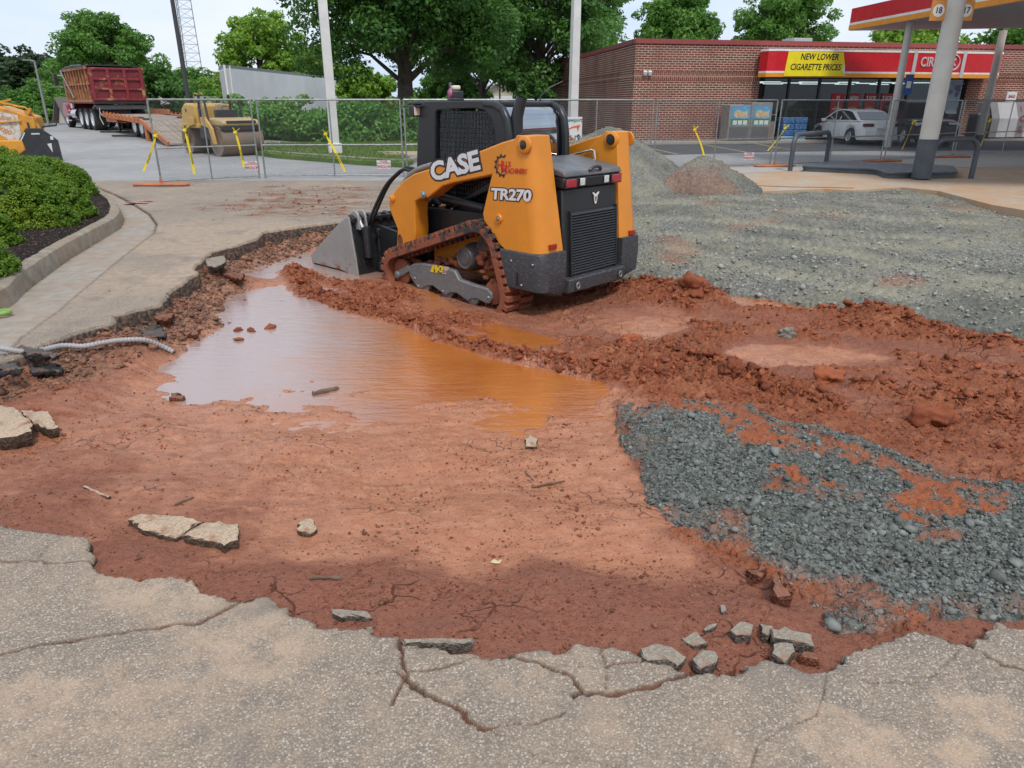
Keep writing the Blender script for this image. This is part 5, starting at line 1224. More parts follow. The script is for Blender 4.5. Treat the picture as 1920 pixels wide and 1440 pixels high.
b = MB(); b.box(.0, w0, .0, .3, -.3, ZT); b.box(w1, LN, .0, .3, -.3, ZT); b.box(w0, w1, .0, .3, zl, ZT)
b.add([(0, .3, -.3), (SK * DEP, DEP, -.3), (SK * DEP, DEP, ZT), (0, .3, ZT), (.3, .3, -.3), (SK * DEP + .3, DEP, -.3), (SK * DEP + .3, DEP, ZT), (.3, .3, ZT)], [(0, 1, 2, 3), (4, 7, 6, 5), (3, 2, 6, 7), (1, 5, 6, 2), (0, 3, 7, 4)])
wl = b.build("wall", m_brick, ST)
b = MB(); b.box(-.04, LN, -.05, .30, ZT - .13, ZT + .06); b.add([(-.05, .3, ZT - .13), (SK * DEP - .05, DEP, ZT - .13), (SK * DEP - .05, DEP, ZT + .06), (-.05, .3, ZT + .06), (.3, .3, ZT - .13), (SK * DEP + .3, DEP, ZT - .13), (SK * DEP + .3, DEP, ZT + .06), (.3, .3, ZT + .06)], [(0, 1, 2, 3), (4, 7, 6, 5), (3, 2, 6, 7), (1, 5, 6, 2), (0, 4, 5, 1)])
b.build("coping", mat("coping_red", (.27, .055, .05), .5), ST)
b = MB(); b.prism([(.3, .35), (LN, .35), (LN, DEP), (SK * DEP + .3, DEP)], ZT - .5, ZT - .35, 'z'); b.build("roof", m_white, ST)
zb0, zb1 = sx(1200, 151)[1], sx(1200, 133)[1]; zm = (zb0 + zb1) / 2
for z0, z1 in ((zb0, zm - .025), (zm + .025, zb1)):
    b = MB(); b.box(w1, LN, -.02, .0, z0, z1); b.build("band", m_sold, wl)
    b = MB(); b.box(-.02, w0, -.02, .0, z0, z1)
    b.add([(-.02, 0, z0), (SK * DEP - .02, DEP, z0), (SK * DEP - .02, DEP, z1), (-.02, 0, z1), (0, 0, z0), (SK * DEP, DEP, z0), (SK * DEP, DEP, z1), (0, 0, z1)], [(0, 1, 2, 3), (3, 2, 6, 7), (0, 4, 5, 1)])
    b.build("band", m_sold, wl)
b = MB(); b.box(-.03, w0, -.03, .0, zm - .022, zm + .022); b.add([(-.03, 0, zm - .02), (SK * DEP - .05, DEP, zm - .02), (SK * DEP - .05, DEP, zm + .02), (-.03, 0, zm + .02)], [(0, 1, 2, 3)]); b.build("band_line", mat("pale_brick", (.42, .28, .2), .8), wl)
for px_ in (1208, 1217):
    x, z = sx(px_, 137); b = MB(); b.obox((x, -.10, z), (.16, .16, .18), Matrix.Rotation(.4, 3, 'X')); b.build("flood_light", m_white, ST, bevel=.02)
b = MB(); b.obox((SK * 12 - .15, 12, zb1 + .35), (.25, .4, .45)); b.build("wall_light", m_black, ST, bevel=.03)
# glazed front and the room behind it
b = MB(); b.box(w0 + .05, w1 - .05, .16, .17, .12, zl - .05); b.build("shop_window", glass_mat("shop_glass", (.26, .29, .29), .0), ST)
b = MB(); b.box(w0, w1, .08, .24, .0, .12); b.box(w0, w1, .10, .22, zl - .1, zl)
nw = 7
for i in range(nw + 1): x = w0 + (w1 - w0) * i / nw; b.box(x - .05, x + .05, .10, .24, .12, zl - .1)
b.build("window_frame", m_black, ST)
b = MB(); b.box(w0, w1, 7.0, 7.1, 0, zl + .3); b.box(w0, w1, .3, 7, -.02, .0); b.box(w0, w1, .3, 7, zl + .15, zl + .25); b.box(w0 - .1, w0, .3, 7, 0, zl + .2); b.box(w1, w1 + .1, .3, 7, 0, zl + .2); b.build("room", mat("dark_room", (.05, .05, .05), .8, c2=(.025, .025, .028), sc=.8), ST)
for y in (2, 4, 6):
    b = MB(); rr = random.Random(y); x = w0 + .6
    while x < w1 - 1.6:
        b.box(x, x + 1.2, y, y + .5, 0, rr.uniform(1.1, 1.7)); x += 1.35
    b.build("shelf", mat("shelf_goods", (.10, .07, .05), .6, c2=(.35, .22, .12), sc=7, lo=.5, hi=.55), ST)
b = MB()
for y in (1.6, 3.2, 5.0):
    for k in range(5): x = w0 + .9 + k * (w1 - w0 - 1.5) / 4.5; b.box(x, x + 1.1, y, y + .12, 2.62, 2.66)
b.build("ceiling_lamp", mat("lamp_white", (1, .98, .94), .5, emit=7), ST)
b = MB(); b.box(w0 + .3, w0 + 2.3, 6.6, 6.9, .9, 2.3); b.build("cooler_case", mat("cooler_white", (.7, .75, .78), .4, emit=.25, c2=(.3, .35, .4), sc=6), ST)
m_post = mat("poster_red", (.50, .018, .022), .5); m_bun = mat("poster_bun", (.55, .27, .09), .6, c2=(.4, .12, .05), sc=12)
for i, (px_, t1) in enumerate(((1572, "$5"), (1602, "NEW"), (1634, "2 FOR"), (1664, "2 FOR"))):
    x = sx(px_)[0]; b = MB(); b.box(x - .33, x + .33, .125, .135, .95, 2.12); p = b.build("poster", m_post, ST)
    text(t1, .26, m_ltw, frame((x, .12, 1.90), (1, 0, 0), (0, 0, 1)), p, bold=.008, sx=.75)
    b = MB(); b.prism([(x + .22 * math.cos(t), 1.42 + .14 * math.sin(t) * (1 if math.sin(t) > 0 else .6)) for t in [2 * math.pi * k / 18 for k in range(18)]], .114, .124); b.build("burger_print", m_bun, p)
    b = MB(); b.box(x - .24, x + .24, .112, .124, 1.42, 1.46); b.box(x - .2, x + .2, .112, .124, 1.02, 1.08); b.build("print_line", m_ltw, p)
x = sx(1788)[0]; b = MB(); b.box(x - .4, x + .35, .125, .135, 1.2, 2.5); p = b.build("poster", mat("poster_blue", (.28, .38, .48), .5, c2=(.10, .08, .22), sc=3, lo=.5, hi=.6), ST)
# sign fascia over the window
a0, a1 = sx(1411, 130)[0] - .0, sx(1848, 130)[0]; AZ0, AZ1 = 2.78, 3.92
b = MB()
pl = [(a0 + .35, -.05), (a0 + .12, -.35), (a0 + .25, -.8), (a0 + .6, -.92), (a1 - .2, -.92), (a1, -.85), (a1, -.05)]
def fasc(z0, z1, grow, m, nm, par):
    q = MB(); c = [(p[0] + (grow if p[0] > (a0 + a1) / 2 else -grow), p[1] - (grow if p[1] < -.1 else 0)) for p in pl]; q.prism(c, z0, z1, 'z'); return q.build(nm, m, par)
m_fred = mat("fascia_red", (.60, .012, .020), .32); m_for = mat("fascia_orange", (.80, .30, .02), .4); m_fwh = mat("fascia_white", (.80, .78, .76), .4)
fs = fasc(AZ0 + .24, AZ1 - .09, 0, m_fred, "sign_fascia", ST)
fasc(AZ0, AZ0 + .165, .012, m_for, "orange_stripe", fs); fasc(AZ0 + .165, AZ0 + .24, .008, m_fwh, "white_stripe", fs); fasc(AZ1 - .09, AZ1, .015, m_fwh, "white_edge", fs)
def fx_(px): return sx(px, 120)[0] * (1 - .0265) + .0
q0, q1 = fx_(1461), fx_(1568)
b = MB(); b.prism([(q0 - .08, AZ0 + .03), (q0 + .02, AZ1 - .10), (q1 - .1, AZ1 - .12), (q1 + .05, AZ0 + .55), (q1 - .05, AZ0 + .3), (q1 + .12, AZ0 + .05)], -.965, -.945); bn = b.build("banner", mat("banner_yellow", (.86, .70, .015), .5), fs)
b = MB(); b.prism([(q1 + .05, AZ0 + .55), (q1 - .05, AZ0 + .3), (q1 + .14, AZ0 + .05)], -.972, -.966); b.build("folded_corner", m_fwh, bn)
qc = (q0 + q1) / 2
text("NEW LOWER", .36, m_ltk, frame((qc + .15, -.968, AZ0 + .82), (1, 0, 0), (0, 0, 1)), bn, bold=.008, shear=.18, sx=.86)
text("CIGARETTE PRICES", .36, m_ltk, frame((qc + .02, -.968, AZ0 + .40), (1, 0, 0), (0, 0, 1)), bn, bold=.008, shear=.18, sx=.82)
for px_ in (1701, 1793):
    x = fx_(px_); b = MB(); b.box(x - .09, x + .09, -.955, -.935, AZ0 + .01, AZ1 - .02); b.build("divider", mat("divider_grey", (.55, .52, .52), .5), fs)
x0 = fx_(1712); text("CIRCLE", .56, mat("sign_letter", (.62, .52, .52), .5), frame((x0, -.938, AZ0 + .66), (1, 0, 0), (0, 0, 1)), fs, bold=.012, ext=.01, align='LEFT', sx=.80)
xk = fx_(1774); b = MB(); b.tube([(xk + .32 * math.cos(t), -.938, AZ0 + .66 + .32 * math.sin(t)) for t in [2 * math.pi * k / 24 for k in range(24)]], .035, 6, True); b.build("round_emblem", mat("sign_letter", RED), fs, 60)
text("K", .42, mat("sign_letter", RED), frame((xk, -.938, AZ0 + .66), (1, 0, 0), (0, 0, 1)), fs, bold=.014, ext=.01)
b = MB(); b.box(sx(1556, 80)[0], sx(1592, 80)[0], 3, 4.2, ZT + .02, ZT + .45); b.build("roof_unit", mat("roof_grey", (.35, .36, .38), .5), ST, bevel=.03)
b = MB(); b.box(sx(1345, 80)[0], sx(1378, 80)[0], 4, 5.2, ZT + .0, ZT + .22); b.build("roof_unit", mat("roof_grey", RED), ST, bevel=.03)
def at_store(px, out): 
    x = sx(px)[0]; p = Vector(S0[:2]) + SF * x - SB * out; return (p.x, p.y, 0)
# poster cabinets beside the window
for i, (px_, w, lb) in enumerate(((1367, 1.05, "metal exchange cabinet with a blue poster, left of its twin by the brick wall"), (1406, 1.0, "metal exchange cabinet with a blue poster, nearest the shop window"))):
    e = empty("gas_cabinet", at_store(px_, .75), SA, lb, "cabinet", "exchange cabinets in front of the store")
    b = MB(); b.box(-w / 2, w / 2, -.4, .4, .08, 1.62 + .1 * i); c = b.build("housing", mat("cabinet_grey", (.36, .36, .35), .5, .3, c2=(.24, .24, .23), sc=5), e, bevel=.02)
    b = MB(); b.box(-w / 2 + .06, w / 2 - .06, -.415, -.401, .12, .70)
    for k in range(12): b.box(-w / 2 + .06, w / 2 - .06, -.425, -.415, .14 + k * .046, .158 + k * .046)
    b.build("grille_door", mat("cabinet_mesh", (.28, .28, .28), .5, .5, c2=(.16, .16, .16), sc=30), e)
    b = MB(); b.box(-w / 2 + .1, w / 2 - .1, -.413, -.402, .74, 1.56); p = b.build("poster", mat("poster_sky", (.10, .36, .62), .4, c2=(.45, .62, .75), sc=3, lo=.55, hi=.7), e)
    b = MB(); b.box(-w / 2 + .1, w / 2 - .1, -.417, -.413, .78, 1.04); b.build("poster_green", mat("poster_grass", (.06, .24, .05), .5), p)
    b = MB(); b.prism([(-.12 + .2 * math.cos(t), 1.24 + .17 * math.sin(t)) for t in [k * math.pi / 8 for k in range(16)]], -.421, -.417); b.box(.05, .33, -.421, -.417, 1.12, 1.34); b.build("poster_motif", mat("poster_food", (.58, .36, .16), .5, c2=(.7, .6, .45), sc=9), p)
    b = MB()
    for k in range(3): b.box(-.34 + k * .25, -.14 + k * .25, -.422, -.418, .79, .97)
    b.build("poster_panel", m_white, p)
e = empty("trash_bin", at_store(1428, .7), SA, "tan litter bin with an open top ring standing beside the shop window", "bin")
b = MB(); b.box(-.26, .26, -.26, .26, 0, .85); b.build("body", mat("bin_tan", (.26, .17, .12), .7), e, bevel=.03)
b = MB(); b.tube([(-.26, -.2, .85), (-.26, -.2, 1.2), (.26, -.2, 1.2), (.26, -.2, .85)], .025, 6); b.box(-.26, .26, -.22, .22, .86, .92); b.build("hood", m_steel, e, 50)
e = empty("bottle_stack", at_store(1473, .7), SA, "stack of blue shrink-wrapped bottle packs below the window behind the sedan", "bottle packs")
for k in range(4):
    for j in range(2):
        b = MB(); b.box(-.62 + j * .64, -.02 + j * .64, -.3, .3, .02 + k * .27, .27 + k * .27); b.build("bottle_pack", mat("pack_blue", (.03, .10, .28), .3, c2=(.10, .30, .5), sc=14, lo=.5, hi=.6) if k else mat("pack_pale", (.3, .5, .62), .3), e, bevel=.03)
# ice boxes and the bin on the right
e = empty("ice_freezer", at_store(1855, 1.0), SA, "wide white ice freezer with a sloping front and big red letters by the store", "ice freezer")
b = MB(); b.prism([(-.35, .15), (-.35, 1.0), (.0, 1.72), (.7, 1.72), (.7, .15)], -.95, 2.9, 'x'); b.v = [(v[0], v[1], v[2]) for v in b.v]
hs = b.build("housing", mat("freezer_white", (.62, .62, .62), .45, c2=(.5, .49, .47), sc=2), e)
b = MB()
for x in (-.95, .52, 2.0): b.prism([(-.36, .15), (-.36, 1.0), (-.01, 1.73), (.1, 1.73), (.1, .15)], x, x + .42, 'x')
b.build("end_panel", mat("freezer_grey", (.25, .24, .24), .5), e)
nrm = Vector((0, -.72, .35)).normalized(); upv = Vector((0, .35, .72)).normalized()
for j, xx in enumerate((.73, 2.2)):
    for k, (ch, z) in enumerate((("I", 1.42), ("C", .98), ("E", .48))):
        y = -.35 + max(0, (z - 1.0)) / .72 * .35 - .022
        text(ch, .40, m_tagr, frame((xx, y, z), (1, 0, 0), (0, .35, .72) if z > 1.1 else (0, 0, 1)), hs, bold=.012)
b = MB()
for xx in (-.1, 1.2): b.add([(xx, -.30, 1.08), (xx + .5, -.30, 1.08), (xx + .5, -.04, 1.62), (xx, -.04, 1.62)], [(0, 1, 2, 3)])
b.build("picture", mat("picture_yellow", (.62, .5, .16), .5, c2=(.5, .12, .2), sc=6, lo=.5, hi=.6), hs)
b = MB(); b.box(.0, .55, .1, .14, 1.75, 2.2); pp = b.build("price_sign", m_white, e); text("SALE", .17, m_tagr, frame((.28, .095, 1.98), (1, 0, 0), (0, 0, 1)), pp, bold=.008)
e = empty("waste_bin", at_store(1806, 1.1), SA, "dark square waste bin between the dark car and the ice freezer", "bin")
b = MB(); b.box(-.3, .3, -.3, .3, 0, 1.05); b.build("body", mat("bin_dark", (.05, .05, .055), .5), e, bevel=.03); b = MB(); b.box(-.32, .32, -.32, .32, 1.05, 1.25); b.build("lid", mat("bin_lid", (.12, .115, .11), .5), e, bevel=.06)
for px_, py_, lb in ((1237, 266, "red bollard standing alone in front of the bare brick wall, farthest left"), (1336, 263, "red bollard partly behind a fence post, left of the poster cabinets"), (1435, 260, "red bollard right of the poster cabinets"), (1838, 254, "red bollard in front of the ice freezer right of the thin column")):
    x, y, _ = U(px_, py_); b = MB(); b.lathe((0, 0, 0), (0, 0, 1), [(.13, 0), (.13, .66), (.125, .70), (.09, .74), (.001, .755)], 18); o = b.build("bollard", m_fred, None, 40); o.location = (x, y, 0); tag(o, lb, "bollard", "red bollards along the store")
# forecourt pavements in front of the store
def slab(name, px, z, m, thick=.15):
    pts = [p for p in PL(px, z)]; b = MB(); b.prism(pts, z - thick, z, 'z'); return tag(b.build(name, m), kind="structure")
b = MB(); p = [at_store(1190, .02), at_store(1960, .02), at_store(1960, 1.6), at_store(1190, 1.6)]; b.prism([q[:2] for q in p], -.1, .09, 'z'); tag(b.build("pavement", m_concrete("walk_concrete", (.42, .38, .33), (.35, .31, .27), (.3, .25, .2), .3)), kind="structure")
m_park = m_concrete("parking_asphalt", (.085, .087, .092), (.12, .12, .125), (.06, .06, .065), .6)
b = MB(); pk = [at_store(1190, 1.6)[:2], at_store(1990, 1.6)[:2], U(2150, 280)[:2], U(1480, 284)[:2], U(1225, 291)[:2]]; b.add([(x, y, .004) for x, y in pk], [(0, 1, 2, 3, 4)]); tag(b.build("parking_lot", m_park), kind="structure")
ym = mat("line_yellow", (.52, .42, .13), .7, c2=(.3, .28, .15), sc=3)
b = MB()
for (a, c) in (((1222, 279), (1272, 290)), ((1290, 266), (1400, 286)), ((1385, 264), (1475, 280)), ((1440, 276), (1490, 281))):
    p, q = Vector(U(*a)), Vector(U(*c)); d = (q - p).normalized(); n = Vector((-d.y, d.x, 0)) * .05; b.add([(v.x, v.y, .009) for v in (p + n, q + n, q - n, p - n)], [(0, 1, 2, 3)])
tag(b.build("parking_lines", ym), kind="structure")
m_fc = m_concrete("forecourt_concrete", (.46, .385, .30), (.40, .315, .235), (.48, .27, .135), .75)
slab("forecourt", [(1195, 369), (1250, 372), (1330, 362), (1420, 359), (1545, 354), (1600, 357), (1690, 351), (1760, 358), (1860, 384), (1920, 394), (2400, 478), (2600, 330), (1900, 313), (1640, 318), (1440, 323), (1215, 334)], .012, m_fc, .3)
b = MB(); sm = [PL([a])[0] for a in ((1330, 346), (1480, 352), (1600, 354))]
b.tube([(x, y, .012) for x, y in sm], .012, 5); tag(b.build("slab_joint", mat("joint_brown", (.13, .06, .035), .9)), kind="structure")
slab("road_strip", [(1215, 333), (1440, 322), (1640, 317), (1900, 312), (2600, 329), (2500, 290), (1960, 284), (1650, 302), (1330, 315), (1190, 322)], .008, m_concrete("pale_strip", (.44, .42, .39), (.38, .355, .325), (.42, .33, .25), .4), .1)
# ------------------------------------------------------------------ fuel canopy, columns, island
CZ0, CZ1 = 4.6, 5.46
c0 = U(1591, 58, CZ0); c1 = U(1920, 2, CZ0); cd_ = Vector((c1[0] - c0[0], c1[1] - c0[1])).normalized(); cb_ = Vector(U(1920, 53, CZ0)[:2]) - Vector(c0[:2]); cb_.normalize()
cl_ = 26.0; cw_ = 16.0
CN = empty("fuel_canopy", (c0[0], c0[1], 0), 0, "fuel station canopy with a red and orange fascia on round pale columns", "canopy")
K = [Vector((0, 0)), cd_ * cl_, cd_ * cl_ + cb_ * cw_, cb_ * cw_]
mc_ = (K[0] + K[1] + K[2] + K[3]) / 4
# the near bay of the canopy also covers the island with the thick column
KB = [cd_ * 12 + cb_ * -7.2, cd_ * 22 + cb_ * -7.2, cd_ * 22 + cb_ * -.01, cd_ * 12 + cb_ * -.01]
def ring(z0, z1, gr, m, nm, par, k=K):
    mm = sum(k, Vector((0, 0))) / 4; q = MB(); q.prism([tuple(p + (p - mm).normalized() * gr) for p in k], z0, z1, 'z'); return q.build(nm, m, par)
fc = ring(CZ0 + .30, CZ1, 0, m_fred, "fascia", CN); ring(CZ0 + .02, CZ0 + .21, .02, m_for, "orange_stripe", fc); ring(CZ0 + .21, CZ0 + .30, .012, m_fwh, "white_stripe", fc)
ring(CZ0 - .0, CZ0 + .019, -.05, mat("soffit_grey", (.40, .40, .41), .5), "soffit", CN)
f2 = ring(CZ0 + .30, CZ1, 0, m_fred, "fascia", CN, KB); ring(CZ0 + .02, CZ0 + .21, .02, m_for, "orange_stripe", f2, KB); ring(CZ0, CZ0 + .019, -.05, mat("soffit_grey", RED), "soffit", CN, KB)
m_col = mat("column_cream", (.60, .58, .53), .45, c2=(.5, .48, .43), sc=2); m_dk = mat("column_slate", (.055, .07, .088), .45, c2=(.09, .10, .11), sc=3)
def column(px, py, z, r, dark, lab=None):
    x, y, _ = U(px, py, z); x -= c0[0]; y -= c0[1]
    b = MB(); b.cyl((x, y, z + dark), (x, y, CZ0 + .01), r, n=28); o = b.build("column", m_col, CN, 50)
    if dark: b = MB(); b.lathe((x, y, z), (0, 0, 1), [(r + .012, -.1), (r + .012, dark), (r - .02, dark + .004)], 28); b.build("column_base", m_dk, o, 50)
    return x, y, o
cx_, cy_, co_ = column(1728, 326, .14, .20, .78)
d1 = column(1664, 276, 0, .135, 0); column(1834, 268, 0, .15, .35)
for px_, tx in ((1759, "18"), (1811, "17")):
    q = UD(px_, 20, cy_ + c0[1] - .12); x = q[0] - c0[0]; y = q[1] - c0[1]; z = q[2]
    b = MB(); b.box(x - .16, x + .16, y - .02, y + .02, z - .20, z + .20); s = b.build("number_sign", mat("sign_orange", (.62, .26, .05), .5), co_, bevel=.004)
    b = MB(); b.cyl((x, y - .021, z), (x, y - .024, z), .125, n=28); w_ = b.build("white_disc", m_white, s)
    text(tx, .17, m_ltk, frame((x, y - .027, z), (1, 0, 0), (0, 0, 1)), w_, bold=.003, sx=.9)
q = U(1675, 160, 0)
x, y = d1[0], d1[1]; b = MB(); b.box(x + .10, x + .42, y - .26, y - .23, 2.0, 2.75); s = b.build("blue_sign", mat("sign_blue", (.03, .09, .28), .5), d1[2]); b = MB(); b.box(x + .17, x + .35, y - .268, y - .262, 2.25, 2.5); b.build("sign_panel", m_white, s)
def rrect(pts, r, n=5):
    out = []
    for i, p in enumerate(pts):
        a, c = Vector(pts[i - 1]), Vector(pts[(i + 1) % len(pts)]); p = Vector(p); u = (a - p).normalized(); v = (c - p).normalized()
        for k in range(n + 1):
            t = k / n; s0 = p + u * r; s1 = p + v * r; out.append(tuple(s0 * (1 - t) ** 2 + p * 2 * t * (1 - t) + s1 * t * t))
    return out
isl = PL([(1500, 322), (1640, 328), (1660, 336), (1793, 335), (1785, 322), (1660, 316), (1560, 311)], .0)
b = MB(); rp_ = rrect(isl, .25); b.prism(rp_, -.05, .15, 'z'); mm = sum((Vector(p) for p in rp_), Vector((0, 0))) / len(rp_); b.prism([tuple(Vector(p) + (Vector(p) - mm).normalized() * .03) for p in rp_], .10, .16, 'z')
tag(b.build("pump_island", m_dk, None, bevel=.02), "low slate grey kerbed pump island under the thick column", "pump island")
for (pa, pb, lb) in (((1481, 321), (1548, 309), "slate grey hoop guard at the left end of the pump island"), ((1738, 338), (1820, 336), "slate grey hoop guard right of the thick canopy column")):
    A, B = Vector(U(*pa)), Vector(U(*pb)); h = .92; r = .28; d = (B - A); ln = d.length; d.normalize(); pts = [A]
    for k in range(9): t = math.pi / 2 * k / 8; pts.append(A + d * (r - r * math.cos(t)) + Vector((0, 0, h - r + r * math.sin(t))))
    for k in range(9): t = math.pi / 2 * k / 8; pts.append(B - d * (r - r * math.sin(t)) + Vector((0, 0, h - r + r * math.cos(t))))
    pts.append(B); b = MB(); b.tube([p - A for p in pts], .062, 14); o = b.build("hoop_guard", m_dk, None, 50); o.location = A; tag(o, lb, "hoop guard", "hoop guards round the pump island")
# ------------------------------------------------------------------ parked cars
def car(name, loc, rz, body, lab, cat, L_=4.75, W=1.82, H=1.44, suv=False):
    e = empty(name, loc, rz, lab, cat, "cars parked at the store")
    hw = W / 2; zb = .22 if not suv else .32; zw = .88 if not suv else 1.08
    if not suv:
        side = [(-L_ / 2, .40), (-L_ / 2 + .02, .80), (-L_ / 2 + .12, .97), (-L_ / 2 + .75, .99), (.95, .93), (L_ / 2 - .35, .74), (L_ / 2 - .03, .58), (L_ / 2, .38), (L_ / 2 - .1, .22), (-L_ / 2 + .1, .22)]
        g0 = [(-L_ / 2 + .45, .97), (-1.15, 1.36), (-.65, 1.43), (.0, 1.44), (.45, 1.36), (1.25, .93)]
    else:
        side = [(-L_ / 2, .45), (-L_ / 2 + .03, 1.12), (L_ / 2 - 1.5, 1.12), (L_ / 2 - .25, 1.04), (L_ / 2 - .02, .90), (L_ / 2, .45), (L_ / 2 - .1, .30), (-L_ / 2 + .1, .30)]
        g0 = [(-L_ / 2 + .1, 1.10), (-L_ / 2 + .35, H - .08), (-1.2, H), (.2, H), (.45, H - .08), (1.05, 1.10)]
    wr = .335 if not suv else .40; xs_ = (L_ / 2 - .95, -L_ / 2 + 1.0)
    # body shell: cross-sections along the length, narrower at the ends
    b = MB(); n = 26; V = []
    def zat(poly_top, x):
        for (x0, z0), (x1, z1) in zip(poly_top[:-1], poly_top[1:]):
            if min(x0, x1) - 1e-6 <= x <= max(x0, x1) + 1e-6: return z0 + (z1 - z0) * (x - x0) / (x1 - x0 + 1e-9)
        return poly_top[-1][1]
    top = side[:8] if not suv else side[:6]
    topx = sorted(top, key=lambda p: p[0])
    k = 0
    for i in range(n + 1):
        x = -L_ / 2 + L_ * i / n; zt = zat(topx[1:-1] if False else [p for p in topx], min(max(x, topx[0][0]), topx[-1][0]))
        if i in (0, n): zt = .62 if not suv else .85
        e_ = 1 - .16 * (abs(2 * i / n - 1) ** 4)
        low = zb
        for xw in xs_:
            if abs(x - xw) < wr + .06: low = max(low, math.sqrt(max(0, (wr + .06) ** 2 - (x - xw) ** 2)) + wr - .02)
        low = min(low, zt - .08)
        pf = [(0, low), (hw * e_ * .93, low), (hw * e_, min(low + .18, zt - .05)), (hw * e_, max(zt - .22, low + .1)), (hw * e_ * .96, zt - .06), (hw * e_ * .82, zt), (0, zt + .02)]
        V += [(x, y, z) for y, z in pf] ; k = len(pf)
    m = k; VV = V + [(v[0], -v[1], v[2]) for v in V]; off = len(V)
    F = []
    for i in range(n):
        for j in range(k - 1):
            F.append((i * k + j, i * k + j + 1, (i + 1) * k + j + 1, (i + 1) * k + j)); F.append((off + i * k + j, off + (i + 1) * k + j, off + (i + 1) * k + j + 1, off + i * k + j + 1))
    F += [tuple(range(k)) + tuple(off + j for j in range(k - 1, -1, -1)), tuple(n * k + j for j in range(k)) + tuple(off + n * k + j for j in range(k - 1, -1, -1))]
    b.add(VV, F); bo = b.build("body", body, e, 40)
    # greenhouse
    b = MB(); n2 = len(g0); V = []
    for x, z in g0:
        t = (z - g0[0][1]) / (H - g0[0][1]); V += [(x, hw * (.90 - .20 * t), z), (x, -hw * (.90 - .20 * t), z)]
    base = [(g0[0][0], hw * .9, g0[0][1] - .06), (g0[0][0], -hw * .9, g0[0][1] - .06), (g0[-1][0], hw * .9, g0[-1][1] - .06), (g0[-1][0], -hw * .9, g0[-1][1] - .06)]
    F = [(2 * i, 2 * i + 1, 2 * i + 3, 2 * i + 2) for i in range(n2 - 1)] + [tuple(2 * i for i in range(n2)), tuple(2 * i + 1 for i in range(n2 - 1, -1, -1))]
    b.add(V, F); b.build("roof", body, bo, 30)
    m_gl = mat("car_glass", (.012, .016, .018), .04, coat=.5)
    cx = sum(p[0] for p in g0) / n2
    for s in (1, -1):
        b = MB(); pl = [(cx + (x - cx) * .86, g0[0][1] + .04 + (z - g0[0][1]) * .82) for x, z in g0]
        q = []
        for x, z in pl: t = (z - g0[0][1]) / (H - g0[0][1]); q.append((x, s * (hw * (.90 - .20 * t) + .006), z))
        b.add(q, [tuple(range(n2))]); sw = b.build("side_window", m_gl, bo)
        b = MB(); xm = cx + .02; b.bar((xm, s * (hw * .89 + .008), g0[0][1] + .04), (xm, s * (hw * .72 + .008), H - .12), .07, .012, (0, 1, 0)); b.build("pillar", body if not suv else m_black, sw)
    for (a, c), nm in (((g0[0], g0[1]), "rear_window"), ((g0[-1], g0[-2]), "windscreen")):
        b = MB(); sgn = 1 if nm == "windscreen" else -1; q = []
        for f, tt in ((.12, 0), (.92, 1)):
            x = a[0] + (c[0] - a[0]) * f; z = a[1] + (c[1] - a[1]) * f; t = (z - g0[0][1]) / (H - g0[0][1]); y = hw * (.82 - .2 * t)
            q += [(x + sgn * .012, y, z + .012), (x + sgn * .012, -y, z + .012)]
        b.add(q, [(0, 1, 3, 2)]); b.build(nm, m_gl, bo)
    for x in xs_:
        for s in (1, -1): wheel(e, (x, s * (hw - .11), wr), wr, .22, (0, s, 0), mat("alloy_rim", (.55, .56, .57), .25, .9), 26, .3)
    zl_ = .72 if not suv else .92
    for s in (1, -1):
        b = MB(); b.obox((-L_ / 2 + .10, s * (hw - .32), .82 if not suv else 1.0), (.14, .46, .13)); b.build("tail_lamp", mat("car_tail_lamp", (.03, .006, .008), .1, c2=(.2, .01, .01), sc=8) if not suv else mat("lamp_red", RED), bo, bevel=.03)
        b = MB(); b.obox((L_ / 2 - .14, s * (hw - .32), zl_ - .03), (.2, .44, .14)); b.build("headlight", mat("head_lamp", (.55, .58, .6), .1, coat=.6), bo, bevel=.04)
        b = MB(); b.obox((.78 if not suv else .75, s * (hw + .08), zw + .10), (.14, .2, .13)); b.build("mirror", body, bo, bevel=.03)
    b = MB(); b.box(-L_ / 2 - .012, -L_ / 2 + .05, -.26, .26, .60 if not suv else .66, .72 if not suv else .78); b.build("number_plate", m_white, bo)
    b = MB(); b.box(L_ / 2 - .08, L_ / 2 + .012, -.5, .5, .48, .68 if not suv else .86); b.build("grille", m_black, bo, bevel=.02)
    return e
wp = Vector(U(1592, 271)[:2]); hd_ = Vector((-.10, .995)).normalized()
m_cw = mat("car_white", (.90, .90, .90), .25, coat=.4); m_cd = mat("car_dark", (.010, .011, .014), .3, coat=.15)
# rear left wheel of the sedan stands at wp
lw = Vector((-hd_.y, hd_.x)); rearc = wp - lw * .80; ctr = rearc + hd_ * (4.75 / 2 - 1.0)
car("sedan_car", (ctr.x, ctr.y, .005), math.atan2(hd_.y, hd_.x), m_cw, "white sedan parked nose-in, its rear towards the fence", "car")
h2 = Vector((-.106, -.992)).normalized(); c2_ = Vector((UD(1716, 230, 32.8)[0], 32.8))
car("suv_car", (c2_.x, c2_.y, .005), math.atan2(h2.y, h2.x), m_cd, "dark boxy off-road car parked beside the white sedan behind the thick column", "car", 4.6, 1.9, 1.80, True)
